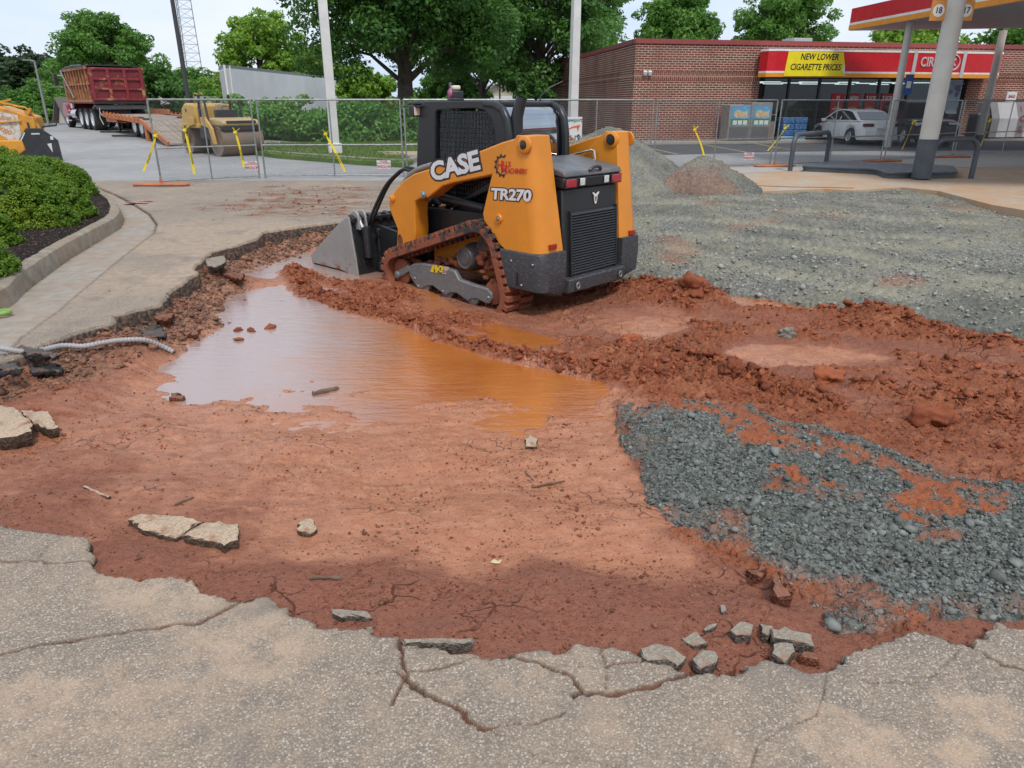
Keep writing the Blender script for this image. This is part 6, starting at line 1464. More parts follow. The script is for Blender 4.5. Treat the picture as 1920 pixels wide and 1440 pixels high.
# ------------------------------------------------------------------ lamp posts, tower, signs, far buildings
def pole(name, px, py, z0, h, r0, r1, m, lab, cat, base=None, lean=0.0, group=None, square=False):
    x, y, _ = U(px, py, z0); e = empty(name, (x, y, z0), .3, lab, cat, group)
    b = MB()
    if square: b.prism([(-r0, -r0), (r0, -r0), (r0, r0), (-r0, r0)], 0, h, 'z', [(-r1, -r1), (r1, -r1), (r1, r1), (-r1, r1)])
    else: b.cyl((0, 0, 0), (lean, 0, h), r0, r1, 12)
    b.build("post", m, e, 50)
    if base: b = MB(); b.box(-base, base, -base, base, -.05, .32); b.build("footing", m_white, e, bevel=.03)
    return e
m_pole = mat("pole_white", (.66, .65, .62), .5, c2=(.52, .5, .47), sc=1.5); m_pg = mat("pole_grey", (.23, .23, .235), .5); m_pd = mat("pole_dark", (.045, .045, .048), .6)
pole("lamp_post", 629, 287, 0.12, 11, .15, .12, m_pole, "white square lamp post on the grass verge in front of the ivy hedge", "lamp post", .22, square=True)
xw, yw, _ = U(1072, 296, 0)
pole("lamp_post", 1072, 296, 0, 11, .13, .10, m_pole, "white lamp post behind the loader in front of the store's end wall", "lamp post", .2, square=True)
pole("utility_pole", 1029, 190, 1.6, 6.0, .16, .14, m_pg, "grey pole standing behind the far end of the brick store", "pole") if False else None
x, y, _ = UD(1029, 118, 62); e = empty("utility_pole", (x, y, 0), 0, "grey pole rising behind the far end of the brick store", "pole"); b = MB(); b.cyl((0, 0, 0), (0, 0, UD(1030, 32, 62)[2]), .20, .17, 10); b.build("post", m_pg, e, 50)
e = pole("street_lamp", 92, 238, gz(-30, 46), 3.4, .07, .05, m_pg, "thin grey street lamp with a short arm left of the dump truck", "street lamp"); b = MB(); b.tube([(0, 0, 3.4), (-.2, -.1, 3.46)], .05, 6); b.obox((-.35, -.1, 3.47), (.35, .15, .06)); b.build("lamp_head", m_pg, e)
x, y, _ = U(362, 243, .0); e = empty("utility_pole", (x, y, 0), 0, "tall dark wooden pole in front of the lattice mast", "pole"); b = MB(); b.cyl((0, 0, 0), (-.1, 0, 14), .15, .12, 12); b.build("post", m_pd, e, 50)
x, y, _ = UD(420, 110, 70); e = empty("street_lamp", (UD(481, 90, 60)[0], 60, 0), 0, "dark street lamp in front of the pale green tree", "street lamp"); b = MB(); zt = UD(481, 90, 60)[2]; b.cyl((0, 0, 0), (0, 0, zt), .16, .12, 10); b.obox((0, 0, zt), (.9, .3, .12)); b.build("post", m_pd, e, 50)
x, y, _ = UD(937, 150, 55); e = empty("aerial_mast", (x, 55, 0), 0, "very thin dark mast in front of the beige gabled house", "mast"); b = MB(); b.cyl((0, 0, 0), (0, 0, UD(937, 125, 55)[2]), .06, .05, 8); b.build("post", m_pd, e, 50)
# lattice mast
xb_, _, zb_ = UD(360, 135, 150); e = empty("lattice_mast", (xb_, 150, 0), .5, "slender grey lattice radio mast behind the trees", "mast")
b = MB(); Hm = 42; r0 = 2.0; r1 = 1.2
lg = [(math.cos(a), math.sin(a)) for a in (0, 2.094, 4.189)]
def lr(z): return r0 + (r1 - r0) * z / Hm
for c, s in lg: b.bar((c * r0, s * r0, 0), (c * r1, s * r1, Hm), .14, .14)
for k in range(28):
    z0, z1 = Hm * k / 28, Hm * (k + 1) / 28
    for i in range(3):
        a, c = lg[i], lg[(i + 1) % 3]; b.bar((a[0] * lr(z0), a[1] * lr(z0), z0), (c[0] * lr(z1), c[1] * lr(z1), z1), .05, .05)
        b.bar((a[0] * lr(z0), a[1] * lr(z0), z0), (c[0] * lr(z0), c[1] * lr(z0), z0), .05, .05)
b.build("lattice", mat("mast_grey", (.20, .21, .24), .6), e)
# tobacco sign on the right lamp post
e = empty("pole_sign", (xw, yw - .2, 0), .0, "white tobacco sign with an orange swoosh on the lamp post behind the loader", "sign")
s0 = UD(1073, 262, yw - .2)[2]; s1 = UD(1073, 219, yw - .2)[2]; b = MB(); b.box(-.29, .29, -.02, .0, s0 - .05, s1); pl_ = b.build("panel", m_white, e)
hh = s1 - s0
text("Newport", .17, mat("sign_teal", (.04, .12, .14), .5), frame((0, -.023, s1 - .10), (1, 0, 0), (0, 0, 1)), pl_, bold=.003, sx=.9)
b = MB(); b.prism([(-.22, s1 - .42), (-.05, s1 - .30), (.12, s1 - .26), (.23, s1 - .24), (.15, s1 - .46), (.12, s1 - .33), (-.02, s1 - .35)], -.026, -.0215); b.build("swoosh", mat("sign_swoosh", (.75, .14, .03), .5), pl_)
b = MB(); b.prism([(.05, s1 - .62), (.20, s1 - .52), (.28, s1 - .66), (.2, s1 - .58)], -.026, -.0215); b.build("swoosh", mat("sign_teal", RED), pl_)
b = MB(); b.ball((-.02, -.02, s1 - .72), (.08, .006, .10), 10, 6); b.build("motif", m_bun, pl_)
text("5.19", .2, m_ltk, frame((.05, -.023, s0 + .05), (1, 0, 0), (0, 0, 1)), pl_, bold=.004)
# box trailer behind the hedge
tz = 3.45; a = U(420, 122, tz); c = U(631, 146, tz); l = U(397, 131, tz)
e = empty("box_trailer", (a[0], a[1], 0), 0, "long white box trailer parked behind the ivy hedge", "trailer")
A = Vector((0, 0)); C = Vector((c[0] - a[0], c[1] - a[1])); Lv = Vector((l[0] - a[0], l[1] - a[1])); Lv = Lv.normalized() * 2.5
b = MB(); b.prism([tuple(A), tuple(C), tuple(C + Lv), tuple(Lv)], .9, tz, 'z'); b.build("body", mat("trailer_white", (.84, .86, .88), .4, c2=(.74, .76, .78), sc=.7), e)
b = MB(); g_ = .03; q = [A, C, C + Lv, Lv]; mmm = sum(q, Vector((0, 0))) / 4; b.prism([tuple(p + (p - mmm).normalized() * g_) for p in q], tz - .12, tz + .03, 'z'); b.build("top_rail", mat("rail_grey", (.25, .26, .27), .5), e)
for t in (0, .12): b = MB(); p = A + C * (t * .25 + .001); b.cyl((p.x, p.y, .9), (p.x, p.y, tz), .06, n=8); b.build("corner_post", m_white, e)
b = MB(); d = (Lv).normalized(); nrm_ = Vector((d.y, -d.x)); nrm_ = nrm_ if nrm_.dot(C) < 0 else -nrm_
q0, q1 = A + Lv * .1 + nrm_ * .03, A + Lv * .9 + nrm_ * .03; b.add([(q0.x, q0.y, 1.0), (q1.x, q1.y, 1.0), (q1.x, q1.y, tz - .25), (q0.x, q0.y, tz - .25)], [(0, 1, 2, 3)]); b.build("roll_door", mat("door_pale", (.58, .57, .56), .5), e)
for t in (.15, .2, .85): p = A + C * t + Lv * .5; b = MB(); b.lathe((p.x, p.y, .5), (Lv.x, Lv.y, 0), [(.5, -1.1), (.5, -.6), (.3, -.6), (.3, .6), (.5, .6), (.5, 1.1)], 20); b.build("wheel_pair", m_rubber, e, 40)
def house(name, px, py, Yd, w, d, h, rz, wall, roof, lab, gable=1.2, z0=0.0, cat="house", ridge='x'):
    x = UD(px, py, Yd)[0]; e = empty(name, (x, Yd, z0), rz, lab, cat)
    b = MB(); b.prism([(-w / 2, 0), (w / 2, 0), (w / 2, h), (0, h + gable), (-w / 2, h)], 0, d); b.build("wall", wall, e)
    for s in (1, -1):
        b = MB(); b.prism([(s * (w / 2 + .3), h - .1 - .08), (0, h + gable + .06), (0, h + gable + .2), (s * (w / 2 + .3), h + .04)], -.35, d + .3); b.build("roof", roof, e)
    return e
m_cream = mat("cream_wall", (.55, .50, .40), .8); m_cream2 = mat("beige_wall", (.52, .47, .36), .8); m_roofb = mat("roof_brown", (.13, .11, .10), .7)
e = house("beige_house", 942, 160, 75, 9.5, 14, UD(942, 182, 75)[2], .1, m_cream2, m_white, "beige gabled house with white trim seen between the oaks above the cab", UD(942, 158, 75)[2] - UD(942, 182, 75)[2])
b = MB(); h_ = UD(942, 182, 75)[2]; b.box(-4.9, 4.9, -.4, -.1, h_ - .35, h_ + .1); b.bar((-4.9, -.38, h_ + .05), (0, -.38, h_ + 1.45), .14, .45, (0, 1, 0)); b.bar((4.9, -.38, h_ + .05), (0, -.38, h_ + 1.45), .14, .45, (0, 1, 0)); b.build("trim", m_white, e)
x, y, _ = U(120, 236, -.6)
house("cream_shed", 118, 214, 58, 2.6, 7, UD(120, 222, 58)[2] + 1.3, -.75, m_cream, m_roofb, "small cream shed with a brown ribbed roof below the lot, left of the dump truck", 1.5, -1.5, "shed")
# low shop with red letters behind the roller
YD = 62; x0 = UD(285, 220, YD)[0]; x1 = UD(425, 220, YD)[0]; zt = UD(330, 183, YD)[2]
e = empty("strip_shop", (x0, YD, 0), .12, "low tan shop building with red letters seen through the fence behind the roller", "shop")
b = MB(); b.box(0, x1 - x0 + 4, 0, 10, -2, zt - .9); b.build("wall", mat("shop_tan", (.42, .36, .25), .8), e); b = MB(); b.box(-.15, x1 - x0 + 4, -.2, 10, zt - .9, zt - .4); b.box(0, x1 - x0 + 4, 0, 10, zt - .4, zt + .1); b.build("parapet", mat("shop_grey", (.46, .44, .39), .7), e)
b = MB(); b.box(-.6, 1.2, -.15, .0, -2, zt - .9); b.build("brick_pier", mat("pier_brick", (.24, .11, .08), .8), e)
b = MB(); b.box(1.3, x1 - x0 + 4, -.5, .0, -.1, .5); b.build("window_band", m_black, e)
zz = UD(330, 207, YD)[2]; text("DELICATESSEN", .95, mat("letter_red", (.45, .02, .03), .5), frame((2.9, -.08, zz), (1, 0, 0), (0, 0, 1)), e, "lettering", .03, .03, sx=.72) if False else None
xq = UD(336, 207, YD)[0] - x0
text("MR.TUNNA'S", .85, mat("letter_red", (.45, .02, .03), .5), frame((xq, -.08, zz), (1, 0, 0), (0, 0, 1)), e, "lettering", .02, .03, sx=.66) if False else None
b = MB(); rr = random.Random(2)
for k in range(11): xk_ = xq - 2.0 + k * .38; b.box(xk_, xk_ + rr.uniform(.2, .3), -.1, -.04, zz - .28, zz + .28 * rr.choice((1, 1, .7)))
b.build("sign_letters", mat("letter_red", RED), e)
# guard rail by the shed
b = MB(); p0 = U(70, 236, 0); x0, y0 = UD(70, 234, 50)[0], 50; 
for k in range(6): b.box(k * 1.6, k * 1.6 + .12, 0, .12, -.8, .55)
b.bar((0, -.05, .42), (9, -.05, .42), .05, .28); o = b.build("guard_rail", m_steel); o.location = (x0, y0, UD(70, 234, 50)[2] - .45); o["label"] = "low metal guard rail at the far edge of the lot by the shed"; o["category"] = "guard rail"
# ------------------------------------------------------------------ vegetation
def leaf_mat(name, c1, c2, c3, tr=.35):
    g = NT(name); r = g.attr("rnd"); n = g.noise(.5, 3)
    c = g.mix(g.rng(r, 0, 1), c1, c2); c = g.mix(g.rng(n, .45, .65, 0, .6), c, c3)
    g.out(c, .5, None, None, .35)
    t = g.t; tl_ = g.n("ShaderNodeBsdfTranslucent"); g.put(tl_.inputs["Color"], g.mix(.5, c, c3)); ms = g.n("ShaderNodeMixShader"); ms.inputs[0].default_value = tr
    t.links.new(g.b.outputs[0], ms.inputs[1]); t.links.new(tl_.outputs[0], ms.inputs[2]); t.links.new(ms.outputs[0], t.nodes["Material Output"].inputs[0])
    return g.m
m_leafd = leaf_mat("oak_leaves", (.03, .095, .018), (.085, .205, .034), (.14, .29, .05)); m_leafl = leaf_mat("bright_leaves", (.13, .26, .025), (.24, .42, .05), (.30, .47, .07)); m_leafm = leaf_mat("mid_leaves", (.06, .165, .026), (.135, .29, .045), (.17, .33, .06))
m_leafp = leaf_mat("dark_pine", (.018, .045, .016), (.035, .075, .022), (.05, .09, .03)); m_bark = mat("bark", (.06, .047, .036), .9, c2=(.11, .09, .07), sc=5, bump=1, bs=14)
m_shrub = leaf_mat("shrub_leaves", (.05, .13, .010), (.16, .30, .024), (.33, .41, .045), .35); m_ivy = leaf_mat("ivy_leaves", (.07, .23, .04), (.19, .42, .08), (.26, .42, .10), .35)
def leaves(name, C, R, n, size, m, parent, rs, updir=.5, squash=1.0):
    """n small folded leaf faces scattered in clumps: C (k,3) centres, R (k,) radii"""
    k = len(C); w = R ** 2; idx = rs.choice(k, n, p=w / w.sum())
    d = rs.normal(size=(n, 3)); d /= np.linalg.norm(d, axis=1)[:, None]; rad = R[idx] * rs.uniform(.35, 1.05, n) ** .6
    P = C[idx] + d * rad[:, None] * np.array([1, 1, squash])
    nr = d * .6 + rs.normal(size=(n, 3)) * .6 + np.array([0, 0, updir]); nr /= np.linalg.norm(nr, axis=1)[:, None]
    t = rs.normal(size=(n, 3)); t -= nr * (t * nr).sum(1)[:, None]; t /= np.linalg.norm(t, axis=1)[:, None]; bt = np.cross(nr, t)
    s = size * rs.uniform(.6, 1.35, n)[:, None]
    a = P - t * s; c = P + t * s; l = P + bt * s * .55 + nr * s * .15; r = P - bt * s * .55 + nr * s * .15
    V = np.stack([a, l, c, r], 1).reshape(-1, 3); F = np.arange(n * 4).reshape(-1, 4)
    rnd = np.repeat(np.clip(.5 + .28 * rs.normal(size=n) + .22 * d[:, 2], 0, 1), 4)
    return npmesh(name, V, F, m, parent, False, {"rnd": rnd})
def tree(loc, h, crown, m, lab, seed, n=16000, leaf=.16, trunk_r=.3, z_lo=.3, clumps=46, group=None, name="tree", squash=.7, cat="tree", clr=.26, side=0):
    rs = np.random.RandomState(seed); e = empty(name, loc, 0, lab, cat, group)
    rx, ry = crown; zc0 = h * z_lo; b = MB()
    lean = rs.normal(size=2) * .03 * h
    def trunk_at(t): return Vector((lean[0] * t * t, lean[1] * t * t, h * .82 * t))
    b.tube([trunk_at(t) for t in np.linspace(0, 1, 8)], [trunk_r * (1.25 if t == 0 else 1) * (1 - .85 * t) + .02 for t in np.linspace(0, 1, 8)], 10)
    C, R = [], []
    for i in range(clumps):
        f = (i + .5) / clumps; th = i * 2.39996 + rs.uniform(-.5, .5); zt = zc0 + (h - zc0) * (f ** .85)
        t = (zt - zc0) / (h - zc0); prof = math.sqrt(max(.05, 1 - (2 * t - .72) ** 2 / 1.75)) * rs.uniform(.55, 1.06)
        p = Vector((rx * prof * math.cos(th), ry * prof * math.sin(th), zt - .05 * h * rs.rand())) + Vector((lean[0], lean[1], 0)) * .7
        t0 = min(1, max(.2, (zt - .22 * h * prof) / (h * .82))); a = trunk_at(t0); mid = (a + p) / 2 + Vector((0, 0, .04 * h))
        r = trunk_r * .32 * (1 - .6 * t0)
        b.tube([a, mid, p], [r, r * .6, r * .2], 6)
        for j in range(3):
            o = Vector(rs.normal(size=3)) * (rx * .17); q = p + o; b.tube([mid.lerp(p, .6), q], [r * .35, r * .1], 5)
            C.append(q); R.append(rx * clr * rs.uniform(.5, 1.0))
        C.append(p); R.append(rx * clr * rs.uniform(.7, 1.15))
    b.build("trunk", m_bark, e, 60)
    leaves("crown", np.array([tuple(c) for c in C]), np.array(R), n, leaf, m, e, rs, .45, squash)
    return e
def at(px, Yd): return (UD(px, 200, Yd)[0], Yd)
def ztop(px, py, Yd): return UD(px, py, Yd)[2]
# big oaks
x, y = at(748, 36); tree((x + .3, y, 0), 11.8, (4.1, 4.0), m_leafd, "huge dark oak with a thick trunk behind the hedge, left of centre", 11, 105000, .105, .42, .35, 110)
x, y = at(1012, 52); tree((x, y, 0), 13.0, (4.7, 4.5), m_leafd, "big dark oak behind the far end of the brick store", 12, 60000, .14, .45, .24, 76)
x, y = at(905, 60); tree((x, y, 0), 13.5, (3.6, 3.4), m_leafd, "dark oak filling the gap between the two largest oaks", 29, 36000, .16, .3, .30, 60)
x, y = at(1265, 58); tree((x, y, 0), ztop(1265, -20, 58), (3.0, 3), m_leafm, "green tree rising over the left half of the store's roof", 13, 30000, .14, .3, .25, 56)
x, y = at(1440, 60); tree((x, y, 0), ztop(1440, -30, 60), (3.2, 3), m_leafm, "green tree rising over the store's roof left of the canopy", 14, 30000, .14, .3, .25, 56)
x, y = at(1690, 70); tree((x, y, 0), ztop(1690, 56, 70), (4.2, 4), m_leafl, "bright green tree just visible under the canopy's left part", 15, 14000, .24, .3, .3, 40)
x, y = at(1890, 75); tree((x, y, 0), ztop(1890, 56, 75), (5, 4), m_leafm, "green tree under the canopy's right part at the frame edge", 16, 14000, .26, .3, .3, 40)
x, y = at(500, 60); tree((x, y, 0), ztop(500, 38, 60), (3.0, 3), m_leafl, "pale yellow-green tree rising behind the white box trailer", 17, 26000, .14, .3, .2, 52)
x, y = at(600, 66); tree((x, y, 0), ztop(600, 95, 66), (2.6, 2.6), m_leafl, "lower pale green tree between the box trailer and the largest oak", 18, 14000, .15, .25, .2, 40)
x, y = at(690, 52); tree((x, y, 0), ztop(690, 135, 52), (1.9, 1.9), m_leafl, "small bright green tree left of the largest oak's trunk", 19, 9000, .16, .16, .15, 34)
x, y = at(850, 64); tree((x, y, 0), ztop(850, 140, 64), (2.6, 2.6), m_leafm, "mid green tree right of the largest oak's trunk", 30, 9000, .2, .16, .15, 34)
x, y = at(212, 56); tree((x, y, -.6), ztop(212, 36, 56) + .6, (2.75, 2.7), m_leafm, "round spreading green tree rising above the red dump truck", 20, 26000, .125, .24, .42, 56)
x, y = at(292, 54); tree((x, y, -.6), ztop(292, 128, 54) + .6, (2.1, 2), m_leafd, "dark bushy tree right of the dump truck's tailgate", 21, 12000, .15, .2, .08, 40)
x, y = at(1000, 43); tree((x, y, 0), ztop(985, 150, 43), (1.2, 1.2), m_leafd, "dark slim shrub tree against the store's far end", 31, 5000, .12, .1, .1, 26)
# the wood beyond the lot: a few tree shapes, each copied with its crown and trunk
kinds = [(m_leafp, "tall dark pine"), (m_leafd, "dark green tree"), (m_leafm, "mid green tree")]
wood = [(20, 95, 92, 0, 6.0, "tallest dark tree at the far left edge of the wood"), (62, 97, 96, 0, 6.0, "tall dark tree of the wood left of the street lamp's head"), (-40, 92, 100, 0, 7, "dark tree of the wood cut by the left frame edge"), (98, 122, 92, 1, 5.0, "dark tree of the wood behind the street lamp's head"), (120, 142, 86, 2, 4.2, "lighter green tree of the wood just left of the dump truck"), (75, 160, 72, 2, 3.6, "rounded green tree low in the wood behind the lamp post"), (30, 165, 74, 1, 4.0, "dark low tree of the wood behind the paving machine"), (112, 185, 66, 2, 2.6, "low bright tree behind the cream shed"),
        (312, 138, 90, 1, 4.5, "dark tree of the wood left of the lattice mast's foot"), (345, 130, 95, 2, 5.0, "mid green tree of the wood right behind the lattice mast"), (385, 138, 98, 1, 5.0, "dark tree of the wood left of the box trailer"), (330, 160, 78, 2, 3.5, "lower green tree of the wood above the tan shop"), (392, 172, 72, 2, 2.5, "bright bush at the left end of the box trailer"), (160, 140, 100, 1, 6, "dark tree of the wood hidden behind the dump truck"), (255, 148, 96, 1, 5.5, "dark tree of the wood behind the spreading tree")]
proto = {}
for i, (px_, py_, Yd, k, rw, lab) in enumerate(wood):
    x = UD(px_, py_, Yd)[0]; z = UD(px_, py_, Yd)[2] + 3
    if k not in proto:
        proto[k] = (tree((x, Yd, -3), 12.0, (4.6, 4.4), kinds[k][0], lab, 40 + k, 20000, .27, .3, .12, 56, "trees of the wood beyond the lot", squash=.8), 12.0); t = proto[k][0]
    else:
        t = copy_tree(proto[k][0]); t.location = (x, Yd, -3); t["label"] = lab
    t.scale = (rw / 5.6, rw / 5.6, z / 12.8); t.rotation_euler = (0, 0, i * 1.3)
# ivy hedge on the verge
def ivy():
    rs = np.random.RandomState(77); x0, x1 = UD(385, 230, 31)[0], UD(905, 230, 34)[0]; n = 60000
    e = empty("ivy_hedge", (0, 0, 0), 0, "long dense ivy-covered hedge between the grass verge and the box trailer", "hedge")
    C, R = [], []
    for i in range(260):
        t = rs.rand(); x = x0 + (x1 - x0) * t; y = 33.2 + 1.6 * t + rs.uniform(-1.1, .6); z = rs.uniform(.2, 1.35) + .12 * math.sin(x * 1.7)
        C.append((x, y, z)); R.append(rs.uniform(.35, .62))
    for i in range(40):
        t = rs.rand(); x = x0 + (x1 - x0) * t; C.append((x, 33.2 + rs.uniform(-.6, .6), 1.62 + rs.uniform(-.1, .25))); R.append(rs.uniform(.15, .3))
    leaves("foliage", np.array(C), np.array(R), n, .085, m_ivy, e, rs, .3, .85)
    b = MB()
    for i in range(60):
        x = x0 + (x1 - x0) * (i + .5) / 60; b.tube([(x, 33.6 + .3 * math.sin(i), 0), (x + .2 * math.sin(i * 2), 33.6, .9), (x + .3 * math.sin(i * 3), 33.5, 1.5)], [.05, .035, .015], 5)
    b.box(x0, x1, 34.5, 34.9, 0, 1.3)
    b.build("stem_thicket", mat("thicket_dark", (.02, .028, .014), .95, c2=(.035, .05, .02), sc=6), e)
ivy()
# grass verge with its kerb
gv2 = [(430, 268), (470, 283), (520, 290), (600, 296), (680, 302), (755, 306), (775, 300), (758, 288), (690, 285), (785, 282), (905, 282), (905, 262), (430, 262)]
GVP = PL(gv2, .12); b = MB(); nV = len(GVP)
b.prism(GVP, -.1, .12, 'z'); g = NT("lawn"); gcol = g.mix(g.rng(g.noise(.8, 4), .35, .65), (.075, .145, .022), (.16, .21, .05)); gcol = g.mix(g.rng(g.noise(30, 3), .4, .7), gcol, (.05, .11, .018)); g.out(gcol, .9, None, g.bump(g.noise(60, 3), .6, .03), .2)
tag(b.build("grass_verge", g.m), kind="structure")
def tufts():
    rs = np.random.RandomState(5); n = 26000; xs_ = np.array(GVP); x = rs.uniform(xs_[:, 0].min(), xs_[:, 0].max(), n); y = rs.uniform(xs_[:, 1].min(), xs_[:, 1].max(), n)
    k = sdp(GVP, x.astype(np.float32), y.astype(np.float32)) > .05; x, y = x[k], y[k]; n = len(x); h = rs.uniform(.03, .075, n); a = rs.uniform(0, 6.28, n); w = .02
    V = np.stack([np.stack([x - w * np.cos(a), y - w * np.sin(a), np.full(n, .118)], 1), np.stack([x + w * np.cos(a), y + w * np.sin(a), np.full(n, .118)], 1), np.stack([x + rs.normal(size=n) * .03, y + rs.normal(size=n) * .03, .12 + h], 1)], 1).reshape(-1, 3)
    o = npmesh("grass", V, np.arange(3 * n).reshape(-1, 3), leaf_mat("grass_blades", (.09, .17, .02), (.17, .25, .05), (.2, .24, .07), .2), None, False, {"rnd": np.repeat(rs.rand(n), 3)})
    tag(o, "mown green grass on the verge below the ivy hedge", "grass", kind="stuff")
tufts()
kp = PL([(425, 264), (440, 274), (470, 285), (520, 292), (600, 298), (680, 304), (757, 308), (782, 301)], 0)
tag(sweep("verge_kerb", [tuple(p) for p in resample(kp, .4)], [(-.10, -.05), (-.09, .13), (-.06, .15), (.06, .15), (.07, .0)], m_concrete("kerb_pale", (.30, .28, .25), (.22, .2, .18), (.25, .2, .15), .3)), kind="structure")
tan_ = PL([(708, 284), (905, 283), (905, 291), (722, 290)], .125); b = MB(); b.prism(tan_, .0, .13, 'z'); tag(b.build("footpath", m_concrete("path_tan", (.46, .36, .27), (.40, .31, .23), (.45, .3, .2), .4)), kind="structure")
# clipped shrubs in the planting bed on the left
def shrub(px, py, rx, ry, rz_, lab, seed, n, dz=0.0):
    x, y, _ = U(px, py, .16); rs = np.random.RandomState(seed); e = empty("clipped_shrub", (x, y, .14), 0, lab, "shrub", "clipped shrubs in the planting bed")
    C, R = [], []
    for i in range(260):
        d = rs.normal(size=3); d /= np.linalg.norm(d); d[2] = abs(d[2]) * 1.15 - .12; s = rs.uniform(.86, .93)
        C.append((d[0] * rx * s, d[1] * ry * s, max(.08, d[2] * rz_ * s))); R.append(rs.uniform(.085, .14) * min(rx, 1.0))
    leaves("foliage", np.array(C), np.array(R), int(n * 2.1), .0185, m_shrub, e, rs, .7, .9)
    b = MB(); b.ball((0, 0, .05), (rx * .72, ry * .72, rz_ * .76), 18, 10); b.build("inner_twigs", mat("twig_dark", (.03, .06, .012), .95, c2=(.05, .07, .015), sc=14), e, 60)
    return e
shrub(100, 408, .60, .55, .60, "rounded shrub with olive tips nearest the bend of the kerb", 61, 26000)
shrub(28, 425, .80, .62, .78, "largest front shrub on the left, bright green on top", 62, 42000)
shrub(-34, 462, .45, .38, .50, "small shrub cut by the left frame edge above the mulch", 63, 16000)
shrub(15, 376, 1.1, .9, .74, "wide shrub behind the largest one at the left edge", 64, 38000); shrub(95, 368, .8, .7, .68, "shrub at the back of the bed nearest the road", 65, 26000)
shrub(-110, 400, 1.1, 1.0, .8, "shrub outside the left frame edge", 66, 18000); shrub(-20, 345, 1.4, 1.0, .75, "low wide shrub farthest back in the bed below the paving machine", 67, 26000); shrub(-140, 520, .8, .7, .7, "shrub beyond the left frame edge nearest the viewer", 68, 14000)
# gravel piles
def pile(name, cpx, zc, foot_px, hgt, lab, seed, m, sharp=1.0, red=0.0):
    cx, cy, _ = U(*cpx, 0); P = PL(foot_px, 0); xs_ = np.array(P)
    gx_ = np.linspace(xs_[:, 0].min() - .2, xs_[:, 0].max() + .2, 300, dtype=np.float32); gy_ = np.linspace(xs_[:, 1].min() - .2, xs_[:, 1].max() + .2, 260, dtype=np.float32)
    A, B = np.meshgrid(gx_, gy_); d = sdp(P, A, B) + fbm(A, B, 2, 3, seed) * .12
    rmax = d.max(); t = np.clip(d / rmax, 0, 1.2); z = hgt * (1 - (1 - np.clip(t, 0, 1)) ** sharp) * (1 + .0 * A)
    z = z + fbm(A, B, 3, 4, seed + 3) * .05 * sst(0, .3, d) + (np.clip(.8 - worley(A, B, 20, seed + 5)[0], 0, 1) * .055 + np.clip(.8 - worley(A, B, 9, seed + 7)[0], 0, 1) * .05)
    z = np.where(d > 0, z, -.1); ny, nx = A.shape
    c = (d > -.12); cell = c[:-1, :-1] & c[1:, :-1] & c[:-1, 1:] & c[1:, 1:]; j, i = np.nonzero(cell); idx = j * nx + i; q = np.stack([idx, idx + 1, idx + nx + 1, idx + nx], 1); u, inv = np.unique(q.ravel(), return_inverse=True)
    V = np.stack([A.ravel()[u], B.ravel()[u], z.ravel()[u]], 1)
    rd = red * sst(.1, .5, fbm(A, B, 1.5, 3, seed + 9) + .2) * sst(1.0, .3, t)
    o = npmesh(name, V, inv.reshape(-1, 4), m, None, True, {"far": np.full(len(u), .8), "track": np.zeros(len(u)), "red": rd.ravel()[u]})
    return tag(o, lab, "gravel pile")
mg = bpy.data.materials["crushed_stone"]
pile("gravel_pile", (1140, 350), 0, [(950, 350), (1040, 326), (1190, 316), (1285, 332), (1305, 350), (1262, 366), (1180, 377), (1040, 380)], UD(1150, 243, U(1150, 345, 0)[1])[2], "tall pale gravel pile behind the loader's right arm", 201, mg, 1.25)
pile("gravel_pile", (1315, 345), 0, [(1215, 362), (1240, 338), (1300, 326), (1360, 332), (1410, 352), (1425, 360), (1370, 365), (1300, 368)], .60, "low gravel mound streaked with red clay beside the tall pile", 211, mg, 1.3, .3)
from mathutils import noise as mnoise
# ------------------------------------------------------------------ loose stones, clods, broken asphalt, hose
ICO1 = None
def ico(sub):
    bm = bmesh.new(); bmesh.ops.create_icosphere(bm, subdivisions=sub, radius=1.0); V = np.array([v.co[:] for v in bm.verts], np.float32); F = np.array([[v.index for v in f.verts] for f in bm.faces], np.int32); bm.free(); return V, F
def scatter(name, P, R, m, seed, sub=1, flat=.65, rough=.3, sink=.3, attrs=None, sharp=False):
    """many little stones or clods in one mesh"""
    rs = np.random.RandomState(seed); V0, F0 = ico(sub); n = len(P); k = len(V0)
    A = rs.normal(size=(n, 3, 3)); Q, _ = np.linalg.qr(A)
    if rough < 0:      # torn lumps: a few noise-carved shapes shared out at random
        sh = np.array([[1 - rough * (mnoise.noise(Vector(v) * 1.25 + Vector((7.1 * j, 3.3, seed))) * 1.1 + .55 * mnoise.noise(Vector(v) * 3.1 + Vector((2.7, 9.1 * j, seed)))) for v in V0.tolist()] for j in range(14)], np.float32)
        rad = sh[rs.randint(0, 14, n)]
    else: rad = 1 + rough * rs.uniform(-1, 1, (n, k))
    V = V0[None] * rad[:, :, None] * np.stack([rs.uniform(.75, 1.25, n), rs.uniform(.7, 1.1, n), rs.uniform(.5, .9, n)], 1)[:, None, :]
    V = np.einsum('nij,nkj->nki', Q, V); V[:, :, 2] *= flat; V = V * R[:, None, None] + P[:, None, :]; V[:, :, 2] += (R * (flat - sink))[:, None] * .8
    F = (F0[None] + (np.arange(n) * k)[:, None, None]).reshape(-1, 3)
    at_ = {a: np.repeat(b, k) for a, b in (attrs or {}).items()}; at_["rnd"] = np.repeat(rs.rand(n), k)
    return npmesh(name, V.reshape(-1, 3), F, m, None, not sharp, at_)
